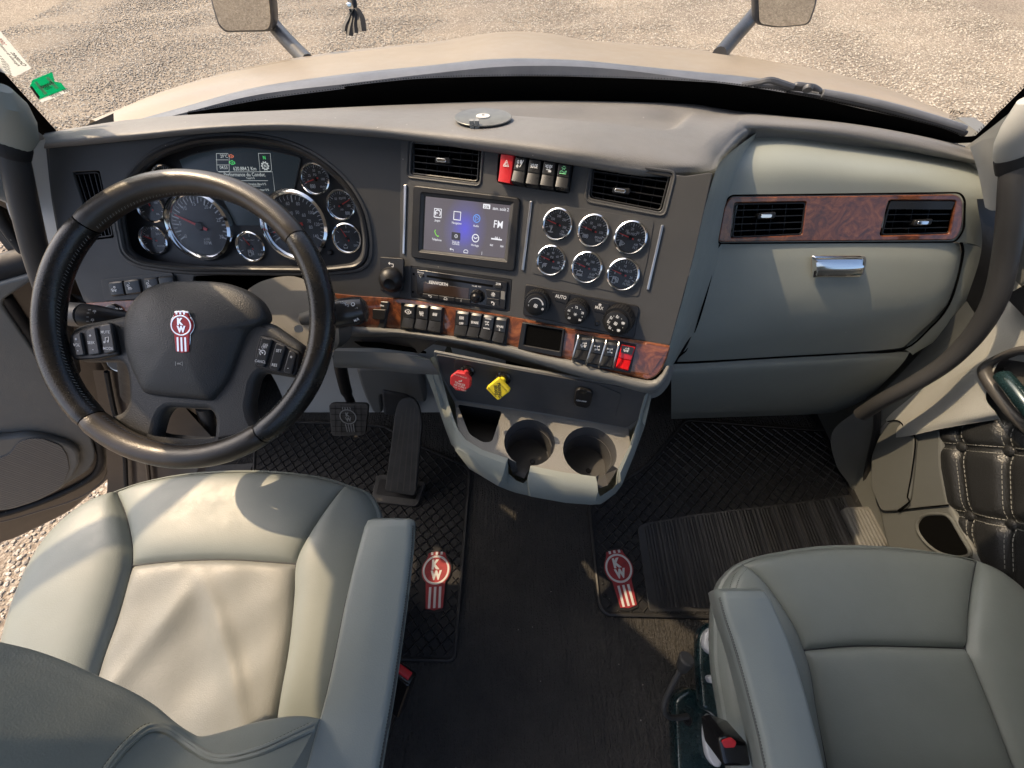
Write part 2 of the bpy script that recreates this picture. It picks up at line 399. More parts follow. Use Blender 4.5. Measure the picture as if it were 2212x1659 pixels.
def translucent(name, col, amt=.5):
    m = bpy.data.materials.new(name); m.use_nodes = True; n = m.node_tree.nodes; l = m.node_tree.links; n.clear()
    o = n.new('ShaderNodeOutputMaterial'); d = n.new('ShaderNodeBsdfDiffuse'); t = n.new('ShaderNodeBsdfTranslucent'); x = n.new('ShaderNodeMixShader')
    d.inputs[0].default_value = (*col, 1); t.inputs[0].default_value = (*col, 1); x.inputs[0].default_value = amt
    l.new(d.outputs[0], x.inputs[1]); l.new(t.outputs[0], x.inputs[2]); l.new(x.outputs[0], o.inputs[0]); return m
M['sticker_green'] = translucent('green_sticker_film', (.04, .62, .36), .6); M['sticker_film'] = translucent('white_sticker_film', (.8, .8, .77), .75)
M['mat_red'] = mk('mat_red_rubber', (.30, .025, .03), .6); var(M['mat_red'], (.30, .025, .03), .3, 40, rough=.6)
M['step'] = mk('grey_step_plastic', (.13, .13, .125), .5); var(M['step'], (.13, .13, .125), .15, 20, rough=.5)

def specks(m, scale, col, thr=.86, size=.16):
    """tiny dust specks: real dirt lying on the surface"""
    n, l, b = nodes(m); lk = b.inputs['Base Color'].links; old = lk[0].from_socket
    v = voro(m, scale); lt = n.new('ShaderNodeMath'); lt.operation = 'LESS_THAN'; l.new(v.outputs['Distance'], lt.inputs[0]); lt.inputs[1].default_value = size
    sp = n.new('ShaderNodeSeparateColor'); l.new(v.outputs['Color'], sp.inputs[0]); g = n.new('ShaderNodeMath'); g.operation = 'GREATER_THAN'; l.new(sp.outputs[0], g.inputs[0]); g.inputs[1].default_value = thr
    mu = n.new('ShaderNodeMath'); mu.operation = 'MULTIPLY'; l.new(lt.outputs[0], mu.inputs[0]); l.new(g.outputs[0], mu.inputs[1])
    mx = n.new('ShaderNodeMix'); mx.data_type = 'RGBA'; l.new(mu.outputs[0], mx.inputs[0]); l.new(old, mx.inputs[6]); mx.inputs[7].default_value = (*col, 1); l.new(mx.outputs[2], b.inputs['Base Color'])
specks(M['fascia'], 70, (.30, .29, .27), .93, .07); specks(M['pad'], 60, (.42, .41, .38), .9, .08); specks(M['carpet'], 55, (.30, .28, .25), .9, .09)
specks(M['rubber'], 60, (.16, .15, .13), .9, .10); specks(M['black'], 90, (.22, .21, .20), .95, .08); specks(M['light'], 45, (.5, .5, .47), .95, .05)
# ------------------------------------------------------------------ working planes of the cab
def mkframe(U, V, d):
    f = Frame(Vector((0, 0, 0)), Vector(U), Vector(V)); f.O = CAM + f.N * d; return f
A = mkframe((1, 0, 0), (0, .59, .80), -.81)              # instrument cluster
B = mkframe((.93, -.366, .06), (.11, .59, .80), -.692)   # centre stack, turned to the driver
CP = mkframe((1, 0, 0), (0, .52, .854), -.864)          # passenger side
W = Frame(Pt(402, 690, .6), XA, -DN)                     # steering wheel
GZ = -1.10; FZ = .24                                               # ground outside
def gx(x, z): return 1.0 - .18*x*x - .62*(z-1.07)        # windshield surface y(x, z)
def on_glass(px, py, off=0):
    d = ray(px, py); lo, hi = .1, 3
    for _ in range(50):
        t = (lo+hi)/2; p = CAM + d*t
        if p.y > gx(p.x, p.z) + off: hi = t
        else: lo = t
    return CAM + d*hi
# ------------------------------------------------------------------ ground
mb = MB(); n = 60
def gh(x, y): return GZ + .03*math.sin(x*.35+1)*math.sin(y*.28) + .012*math.sin(x*1.7+y*.9)*math.sin(y*1.3-x*.6)
xs = [-200, -80] + [-30+i for i in range(61)] + [80, 200]; ys = [-60, -20] + [-10+i for i in range(61)] + [90, 300, 600]
mb.grid([[Vector((x, y, gh(x, y) if abs(x) < 40 and y < 60 else GZ)) for x in xs] for y in ys])
gnd = mb.obj('gravel_ground', M['ground'], M=Matrix.Identity(4)); structure(gnd, 'packed pale gravel yard outside the truck')
# loose stones: geometry-node scatter of a few stone shapes over the seen part of the yard
def stone_mesh(seed):
    r = random.Random(seed); bm = bmesh.new(); bmesh.ops.create_icosphere(bm, subdivisions=1, radius=1)
    for v in bm.verts: v.co *= r.uniform(.72, 1.1); v.co.z *= .55
    me = bpy.data.meshes.new('stone'); bm.to_mesh(me); bm.free(); return me
src = MB()
def scatter(name, label, x0, x1, y0, y1, dens, smin, smax, seed):
    pm = MB(); k = 12
    pm.grid([[Vector((x0+(x1-x0)*i/k, y0+(y1-y0)*j/k, gh(x0+(x1-x0)*i/k, y0+(y1-y0)*j/k)+.002)) for i in range(k+1)] for j in range(k+1)])
    o = link(name, pm.mesh(name), M['stone']); o['kind'] = 'stuff'; o['label'] = label
    sm = stone_mesh(seed); sm.materials.append(M['stone']); so = bpy.data.objects.new('stone_shape', sm)
    ng = bpy.data.node_groups.new('stones', 'GeometryNodeTree')
    ng.interface.new_socket('Geometry', in_out='INPUT', socket_type='NodeSocketGeometry'); ng.interface.new_socket('Geometry', in_out='OUTPUT', socket_type='NodeSocketGeometry')
    N = ng.nodes; Lk = ng.links; gi = N.new('NodeGroupInput'); go = N.new('NodeGroupOutput')
    dp = N.new('GeometryNodeDistributePointsOnFaces'); dp.inputs['Density'].default_value = dens; dp.inputs['Seed'].default_value = seed
    ip = N.new('GeometryNodeInstanceOnPoints'); rv = N.new('FunctionNodeRandomValue'); rv.data_type = 'FLOAT_VECTOR'
    rv.inputs[0].default_value = (-.3, -.3, 0); rv.inputs[1].default_value = (.3, .3, 6.28)
    rs = N.new('FunctionNodeRandomValue'); rs.data_type = 'FLOAT'; rs.inputs[2].default_value = smin; rs.inputs[3].default_value = smax
    ic = N.new('GeometryNodeMeshIcoSphere'); ic.inputs['Radius'].default_value = 1; ic.inputs['Subdivisions'].default_value = 1
    sp = N.new('GeometryNodeSetPosition'); nz = N.new('ShaderNodeTexNoise'); nz.inputs['Scale'].default_value = 1.4
    sb = N.new('ShaderNodeVectorMath'); sb.operation = 'SUBTRACT'; sb.inputs[1].default_value = (.5, .5, .5); Lk.new(nz.outputs['Color'], sb.inputs[0])
    Lk.new(sb.outputs[0], sp.inputs['Offset']); Lk.new(ic.outputs[0], sp.inputs['Geometry'])
    tr = N.new('GeometryNodeTransform'); tr.inputs['Scale'].default_value = (1, .8, .5); Lk.new(sp.outputs[0], tr.inputs[0])
    smt = N.new('GeometryNodeSetMaterial'); smt.inputs['Material'].default_value = M['stone']; Lk.new(tr.outputs[0], smt.inputs[0])
    Lk.new(gi.outputs[0], dp.inputs[0]); Lk.new(dp.outputs['Points'], ip.inputs['Points']); Lk.new(smt.outputs[0], ip.inputs['Instance'])
    Lk.new(rv.outputs[0], ip.inputs['Rotation']); Lk.new(rs.outputs[1], ip.inputs['Scale']); Lk.new(ip.outputs[0], go.inputs[0])
    md = o.modifiers.new('scatter', 'NODES'); md.node_group = ng
    bpy.data.objects.remove(so)
scatter('loose_stones', 'pale stones lying loose on the yard ahead of the truck', -10, 10, 3.0, 13, 650, .007, .020, 3)
scatter('loose_stones', 'pale stones lying on the ground below the open door', -6.5, -1.1, -1.5, 3.0, 1100, .006, .018, 5)
# ------------------------------------------------------------------ hood
z1 = Z(1); z2 = Z(2); z3 = Z(3)
hood = thing('truck_hood', 'tan sunlit truck hood beyond the windshield', 'hood', (0, 1.7, .5))
sil = [(200,275,1.04),(342,212,1.14),(513,161,1.33),(684,126,1.52),(848,106,1.64),(940,97,1.69),(1006,86,1.72),(1060,78,1.73),(1130,76,1.735),(1195,81,1.73),(1250,92,1.71),(1361,101,1.67),(1508,115,1.60),(1629,135,1.50),(1800,167,1.33),(1936,212,1.19),(2100,290,1.04)]
rear = [(235,283,.97),(400,235,1.04),(560,192,1.10),(756,163,1.14),(922,146,1.17),(985,139,1.175),(1030,134,1.18),(1080,131,1.18),(1130,130,1.18),(1200,132,1.18),(1262,135,1.18),(1400,149,1.165),(1512,160,1.15),(1660,176,1.12),(1800,202,1.075),(1930,237,1.02),(2060,290,.96)]
Sl = [Pt(*p) for p in sil]; Re = [Pt(*p) for p in rear]
mid1 = [a.lerp(b, .33) + Vector((0, 0, .018)) for a, b in zip(Re, Sl)]; mid2 = [a.lerp(b, .68) + Vector((0, 0, .02)) for a, b in zip(Re, Sl)]
for i_, k_ in ((6,.004),(7,.008),(8,.009),(9,.008),(10,.004)):
    mid1[i_].z += k_; mid2[i_].z += k_*1.1
fr1 = [p + Vector((p.x*.04, .12, -.06)) for p in Sl]; fr2 = [p + Vector((p.x*.05, .3, -.5)) for p in Sl]
G = loft([Re, mid1, mid2, Sl, fr1, fr2], 90, 40)
MB().grid(G).obj('hood_panel', M['paint'], hood)
for a, b, c in () and (([ (922,148,1.17), (960,128,1.3), (1000,104,1.52), (1022,90,1.66) ], 0, 0), ([ (1300,138,1.175), (1268,126,1.26), (1240,112,1.45), (1222,95,1.62) ], 0, 0)):
    P_ = smooth([Pt(*q)+Vector((0,0,.004)) for q in a], 30)
    MB().tube(P_, [.011*math.sin(math.pi*(i+.3)/30.5)+.001 for i in range(30)], 8).obj('hood_crease', M['paint'], hood)
# rear gap seal (blue-grey) and cowl under it
seal_o = smooth(Re, 80)
lo = [(219,292),(400,243),(560,204),(756,180),(922,160),(1105,143),(1300,147),(1512,172),(1663,189),(1800,213),(1930,249),(2070,300)]
seal_i = smooth([Pt(x, y, t*.985) for (x, y), t in zip(lo, [.955,1.02,1.08,1.12,1.15,1.16,1.16,1.135,1.10,1.055,1.0,.94])], 80)
rows = [seal_o, [p+Vector((0,-.004,.006)) for p in seal_o], [a.lerp(b,.5)+Vector((0,0,.008)) for a,b in zip(seal_o, seal_i)], seal_i, [p+Vector((0,-.01,-.03)) for p in seal_i]]
MB().grid(rows).obj('gap_seal', M['bluegrey'], hood)
cowl = MB(); c0 = [p+Vector((0,-.012,-.02)) for p in seal_i[6:-4]]; c1 = [Vector((p.x*.985, gx(p.x*.985, 1.07)+.03, 1.035)) for p in seal_i[6:-4]]; c2 = [p+Vector((0,-.02,-.3)) for p in c1]
cowl.grid([c0, [a.lerp(b,.5)+Vector((0,0,-.008)) for a,b in zip(c0,c1)], c1, c2]); cw = cowl.obj('cowl_panel', M['black']); tag(cw, 'dark cowl strip filling the gap between the hood and windshield base', 'cowl')
for i in range(3):
    a, b = [(.40,.47),(.53,.585),(.68,.72)][i]
    q = [c0[int(70*a)].lerp(c1[int(70*a)], .15), c0[int(70*b)].lerp(c1[int(70*b)], .15), c0[int(70*b)].lerp(c1[int(70*b)], .8), c0[int(70*a)].lerp(c1[int(70*a)], .8)]
    cowlp = MB(); cowlp.add([p+Vector((0,0,.008)) for p in q]+[p-Vector((0,0,.01)) for p in q], [(0,1,2,3),(7,6,5,4),(0,4,5,1),(1,5,6,2),(2,6,7,3),(3,7,4,0)])
    cowlp.obj('intake_cover', M['lip'], cw)
# ------------------------------------------------------------------ windshield
ws = thing('windshield', 'large curved clear windshield with black dotted border', 'windshield', (0, 1.0, 1.05))
def gs_(x, z, off=0): return Vector((x, gx(x, z)+off, z))
def wx(z): return .945 - .27*(z-1.06) if z > 1.06 else .945
zs = [1.02 + .71*i/14 for i in range(15)]
MB().grid([[gs_(wx(z)*(2*i/40-1), z) for i in range(41)] for z in zs]).obj('glass_pane', M['glass'], ws)
# frit band: black print along the base and the sides
top = z1(1180,712, 1300,694, 1700,622, 2212,555) + z2(100,512, 500,468, 800,455, 1100,449, 1500,453, 1900,466, 2212,482) + z3(300,528, 600,570, 900,625, 1200,692, 1500,762, 1690,812, 1800,855)
bot_z = 1.045
T = smooth([on_glass(x, y, -.004) for x, y in top], 90)
Bm = [Vector((p.x*1.02, gx(p.x*1.02, bot_z)-.004, bot_z)) for p in T]
fr = MB(); fr.grid([T, Bm]); fr.obj('base_frit_band', M['void'], ws, smooth=False)
dots = MB(); k = 0
P_ = smooth([on_glass(x, y-2.4, -.004) for x, y in top], 300)
for i in range(1, 299):
    p = P_[i]; a = .0011; t = (P_[i+1]-P_[i-1]).normalized(); u = Vector((0, -.53, .85))
    dots.add([p-t*a-u*a, p+t*a-u*a, p+t*a+u*a, p-t*a+u*a], [(0,1,2,3)])
for side, e0, e1 in ((-1, (0,147), (126,287)), (1, (2212,189), (2106,294))):
    a = on_glass(*e0, -.004); b = on_glass(*e1, -.004)
    ext = a + (a-b)*4.5; ext.y = gx(ext.x, ext.z)-.004
    Pn = smooth([b, a, a.lerp(ext, .5)+Vector((0, 0, 0)), ext], 60)
    for p in Pn: p.y = gx(p.x, p.z) - .004
    out = [Vector((p.x+side*.055, gx(p.x+side*.055, p.z)-.004, p.z)) for p in Pn]
    q = MB(); q.grid([Pn, out]); q.obj('side_frit_band', M['void'], ws, smooth=False)
    Pd = smooth(Pn, 240)
    for i in range(1, 239):
        for rw in range(2):
            p = Pd[i] - Vector((side*(.0025+.003*rw), 0, 0)); 
            if (i+rw) % 2: continue
            a_ = .0012 - .0003*rw; t = (Pd[i+1]-Pd[i-1]).normalized(); u = Vector((1, 0, 0))
            dots.add([p-t*a_-u*a_, p+t*a_-u*a_, p+t*a_+u*a_, p-t*a_+u*a_], [(0,1,2,3)])
o = dots.obj('frit_dot', M['void'], ws, smooth=False); o['kind'] = 'stuff'
# corner arc of the right frit
cr_ = z3(1660,868, 1720,840, 1780,856, 1850,862, 1920,850, 1990,800); crl = z3(1600,892, 1700,900, 1790,905, 1880,900, 1970,880, 2060,820)
q = MB(); q.grid([smooth([on_glass(x, y, -.006) for x, y in cr_], 20), smooth([on_glass(x, y, -.006) for x, y in crl], 20)]); q.obj('corner_frit', M['void'], ws, smooth=False)
# ------------------------------------------------------------------ cab body: floor, roof, pillars, walls
mb = MB(); mb.grid([[Vector((-.97+2.1*i/20, -1.6+2.45*j/20, FZ)) for i in range(21)] for j in range(21)])
structure(mb.obj('cab_floor', M['carpet']), 'black looped pile carpet on the cab floor')
mb = MB(); mb.box(-1.0, 1.12, .80, .83, .1, .72); mb.box(-.95, 1.05, -1.55, -.95, FZ, .95)  # front bulkhead, then an unseen bunk box added to darken the footwells
structure(mb.obj('bulkhead_and_added_bunk', M['black'], smooth=False))
roof = MB(); rt = [gs_(wx(1.73)*(2*i/20-1), 1.73) for i in range(21)]
roof.grid([[p+Vector((0,.03,0)) for p in rt], [p+Vector((0,-.05,.03)) for p in rt], [Vector((1.0*(2*i/20-1), .1, 1.96)) for i in range(21)], [Vector((1.0*(2*i/20-1), -.75, 2.0)) for i in range(21)]])
roof.grid([[p+Vector((0,.03,.03)) for p in rt], [p+Vector((0,-.05,.07)) for p in rt], [Vector((1.0*(2*i/20-1), .1, 2.0)) for i in range(21)], [Vector((1.0*(2*i/20-1), -.75, 2.05)) for i in range(21)]])
roof.box(-.99, -.91, -.75, .50, 1.57, 1.98)
structure(roof.obj('cab_roof', M['pillar']))
for side in (-1, 1):
    # A-pillar trim: from the glass edge to the door opening
    e = [( .93, 1.04), (.915,1.10), (.85,1.30), (.79,1.55), (.70,1.88)]; e = [(.965,.84),(.95,.95)] + e
    Pg = [Vector((side*x, gx(x, z)-.02, z)) for x, z in e]; Pi = [Vector((side*(x+.03), gx(x, z)-.07, z)) for x, z in e]
    Po = [Vector((side*(.96+.02*(1-i/6)), gx(x, z)-.17+.0*i, z)) for i, (x, z) in enumerate(e)]; Pb = [p+Vector((side*.05, .02, 0)) for p in Po]
    low = [Vector((side*.985, .60, .60)), Vector((side*.985, .70, .85))]
    rows = [Pg, [a.lerp(b,.5)+Vector((-side*.004,0,0)) for a,b in zip(Pg,Pi)], Pi, Po, Pb]
    mb = MB(); mb.grid(loft(rows, 40, 24), flip=side > 0)
    pl = mb.obj('pillar_trim', M['pillar']); tag(pl, ('pale' if side > 0 else 'shaded pale') + ' plastic windshield pillar trim beside the ' + ('passenger' if side > 0 else 'open driver') + ' door', 'pillar trim')
    cap = MB(); 
exec_later = []
# ------------------------------------------------------------------ dashboard
dash = thing('dashboard', 'wide grey truck dashboard with burl wood trim under the windshield', 'dashboard', (0, .7, 0))
z8 = Z(8); z7 = Z(7); z9 = Z(9); z4 = Z(4); z5 = Z(5); z6 = Z(6); z10 = Z(10); z11 = Z(11); z12 = Z(12)
def onAB(px, py, h=0):
    a = A.hit(px, py, h); b = B.hit(px, py, h)
    ta = (a-CAM).dot(FW); tb = (b-CAM).dot(FW)
    return a if ta < tb else b
# dash top pad
rear_e = [(100,290),(200,272),(300,258),(450,247),(600,240),(740,233),(880,226),(1100,218),(1250,218),(1400,221),(1500,225),(1530,229),(1560,232),(1600,238),(1663,244),(1868,270),(2022,301),(2107,325)]
crest = [(98,303),(200,290),(300,282),(450,268),(600,262),(740,266),(880,275),(1100,298),(1250,316),(1390,332),(1488,344),(1530,318),(1556,293),(1587,275),(1622,262),(1800,274),(1970,301),(2112,340)]
roll  = [(96,312),(200,301),(300,293),(450,279),(600,273),(740,281),(880,293),(1100,321),(1250,345),(1400,366),(1520,366),(1547,336),(1572,306),(1602,281),(1634,276),(1800,291),(1970,318),(2116,350)]
under = [(98,321),(200,312),(300,302),(450,288),(600,282),(740,291),(880,304),(1100,335),(1250,359),(1400,382),(1533,380),(1558,350),(1584,318),(1610,294),(1640,288),(1800,303),(1970,329),(2114,357)]
zr = [1.085]*15
def padpt(i, k):
    x, y = (rear_e, crest, roll, under)[k][i]
    if k == 0:
        p = Pz(x, y, 1.085 - .038*max(0, min(1, (i-9)/6))); return p
    right = i >= 14
    if 9 <= i <= 13 and k > 0:
        za = padpt(8, k).z; zb = padpt(14, k).z; f = (i-8)/6; f = f*f*(3-2*f)*.5+f*.5; return Pz(x, y, za*(1-f)+zb*f)
    bf = 0
    if right: 
        h = (0, -.030, -.026, -.042)[k]; p = CP.hit(x, y, h); return p
    h = (0, .020, .026, .010)[k]
    return onAB(x, y, h).lerp(CP.hit(x, y, (0, .012, .022, .010)[k]), bf) if bf > 0 else onAB(x, y, h)
rows = [[padpt(i, k) for i in range(18)] for k in range(4)]
r1 = [a.lerp(b, .35)+Vector((0,0,.003)) for a, b in zip(rows[0], rows[1])]; r2 = [a.lerp(b, .75)+Vector((0,0,.005)) for a, b in zip(rows[0], rows[1])]
back = [p+Vector((0,.02,-.03)) for p in rows[0]]
und2 = [p+(Vector((0,.03,-.004)) if not 9 < i < 16 else Vector((.012,.02,-.05))) for i, p in enumerate(rows[3])]
G = loft([back, rows[0], r1, r2, rows[1], rows[2], rows[3], und2], 220, 110)
tray = [(1000,236),(1130,229),(1260,226),(1453,234),(1496,240),(1456,276),(1434,279),(1324,265),(1178,252),(1010,242)]
def inpoly(x, y, pl):
    dmin = 1e9; c = False; n = len(pl)
    for i in range(n):
        x1, y1 = pl[i]; x2, y2 = pl[(i+1) % n]
        if (y1 > y) != (y2 > y) and x < (x2-x1)*(y-y1)/(y2-y1)+x1: c = not c
        t = max(0, min(1, ((x-x1)*(x2-x1)+(y-y1)*(y2-y1))/((x2-x1)**2+(y2-y1)**2))); dmin = min(dmin, math.hypot(x-x1-t*(x2-x1), y-y1-t*(y2-y1)))
    return dmin if c else -dmin
for r_ in G[10:70]:
    for p in r_:
        x, y = project(p)
        if 970 < x < 1530 and 210 < y < 296:
            d = inpoly(x, y, tray); s_ = max(0, min(1, (d+3)/13)); p.z -= .016*s_*s_*(3-2*s_)
MB().grid(G).obj('top_pad', M['pad'], dash)
# fascia A (cluster side) and B (centre stack)
rim = [(262,470),(270,420),(300,370),(345,333),(430,306),(530,301),(620,316),(690,350),(745,400),(778,455),(789,520),(785,556),(768,573),(700,581),(560,580),(400,578),(310,566),(276,545)]
ventL = z11(272,84, 782,128, 768,388, 258,325); ventR = z11(1606,252, 2186,326, 2112,604, 1580,500)
scr_in = z11(372,487, 1003,560, 958,950, 354,882)
sideV = [(155,371),(214,368),(246,513),(205,518)]
cub = z4(1222,165, 1925,140, 1960,330, 1222,330)
plate('fascia', A, [(104,300),(300,290),(450,275),(640,270),(760,280),(895,300),(895,652),(834,644),(775,641),(724,636),(560,636),(420,640),(300,648),(186,656),(161,596),(136,540),(118,460),(108,400)], M['fascia'], dash,
      -.006, .006, .0012, .004, holes=[(rim, .02), (sideV, .004), (cub, .006)], label='driver side fascia around the instrument cluster')
butt = z12(1070,105, 1215,50)
Bout = [(852,296),(1000,310),(1150,330),(1350,364),(1480,380),(1540,372),(1537,385),(1500,551),(1447,747),(1320,727),(1215,709),(1105,686),(1000,665),(885,650),(852,647)]
radio_q = z5(505,95, 1105,175, 1090,365, 505,280); clim_q = z5(1182,200, 1855,332, 1825,522, 1165,385)
knob_q = z5(315,40, 465,50, 455,245, 320,240); swt_q = z11(912,163, 1468,232, 1432,468, 898,388)
plate('fascia', B, Bout, M['fascia'], dash, -.006, .006, .0012, .004,
      holes=[(ventL, .006), (ventR, .006), (radio_q, .003), (swt_q, .006)], label='centre fascia turned towards the driver')
# box behind the fascia so nothing shows through
def bin_(fr, q, depth, mat=None, name='recess', h0=-.003, parent=None):
    L = [fr.loc(x, y, h0) for x, y in q]; c = (sum(a for a, b in L)/len(L), sum(b for a, b in L)/len(L)); n = len(L)
    ar = sum(L[i][0]*L[(i+1) % n][1]-L[(i+1) % n][0]*L[i][1] for i in range(n))
    if ar < 0: L = L[::-1]
    m = MB(); v = [(a-c[0], b-c[1], 0) for a, b in L] + [((a-c[0])*.97, (b-c[1])*.97, -depth) for a, b in L]
    f = [(i, (i+1) % n, (i+1) % n+n, i+n) for i in range(n)]; f = [q_[::-1] for q_ in f] + [tuple(range(n, 2*n))]
    m.add(v, f); return m.obj(name, mat or M['black'], parent or dash, fr.mat(c[0], c[1], h0), smooth=False)
# side strip of rounded edge: fascia to wood bottom etc is covered by trim
# wood trim band
wt = [(724,634),(775,639),(834,643),(885,647),(958,660),(1105,684),(1215,707),(1330,727),(1447,747)]
wb = [(724,702),(775,708),(863,713),(977,728),(1094,747),(1160,765),(1240,782),(1320,805),(1398,819)]
def band(top, bot, h, nm, mat, rowsh, parent=dash, nu=80, label=None, nv=14, corner=None, surf=onAB):
    ks = len(rowsh); rows = []
    for k, (f_, hh) in enumerate(rowsh):
        rows.append([surf(a[0]*(1-f_)+b[0]*f_, a[1]*(1-f_)+b[1]*f_, h+hh) for a, b in zip(top, bot)])
    G_ = loft(rows, nu, nv); return MB().grid(G_).obj(nm, mat, parent, label=label)
prof = [(0, -.006), (.0, .002), (.05, .006), (.5, .008), (.95, .006), (1.0, .001), (1, -.012)]
band(wt, wb, 0, 'wood_trim', M['wood'], prof, label='glossy burl wood strip under the centre stack')
# rounded right end of the wood strip
er = [B.loc(x, y, .006) for x, y in [(1396,732),(1448,746),(1440,775),(1428,800),(1415,814),(1398,822),(1390,820)]]
plate('wood_trim', B, [(1392,738),(1449,748),(1441,775),(1428,803),(1414,816),(1398,822),(1385,817)], M['wood'], dash, -.004, .0105, .003, .006, label='rounded end of the burl wood strip')
wtl = [(186,655),(250,650),(300,648),(380,646),(430,650)]; wbl = [(196,700),(250,700),(300,702),(380,705),(430,708)]
band(wtl, wbl, 0, 'wood_trim', M['wood'], prof, label='dark burl wood strip left of the steering column', nu=30)
# moulded lip below the wood
lt = [(724,700),(775,706),(863,711),(977,726),(1094,745),(1160,763),(1240,780),(1320,803),(1400,822),(1425,812),(1440,790)]
lb = [(724,725),(775,727),(863,728),(945,737),(1052,757),(1160,786),(1240,810),(1320,829),(1402,848),(1436,828),(1452,790)]
band(lt, lb, 0, 'lower_lip', M['lip'], [(0, -.004), (0, .008), (.3, .016), (.75, .014), (1, -.002), (1.04, -.03), (1.5, -.05)], nu=90)
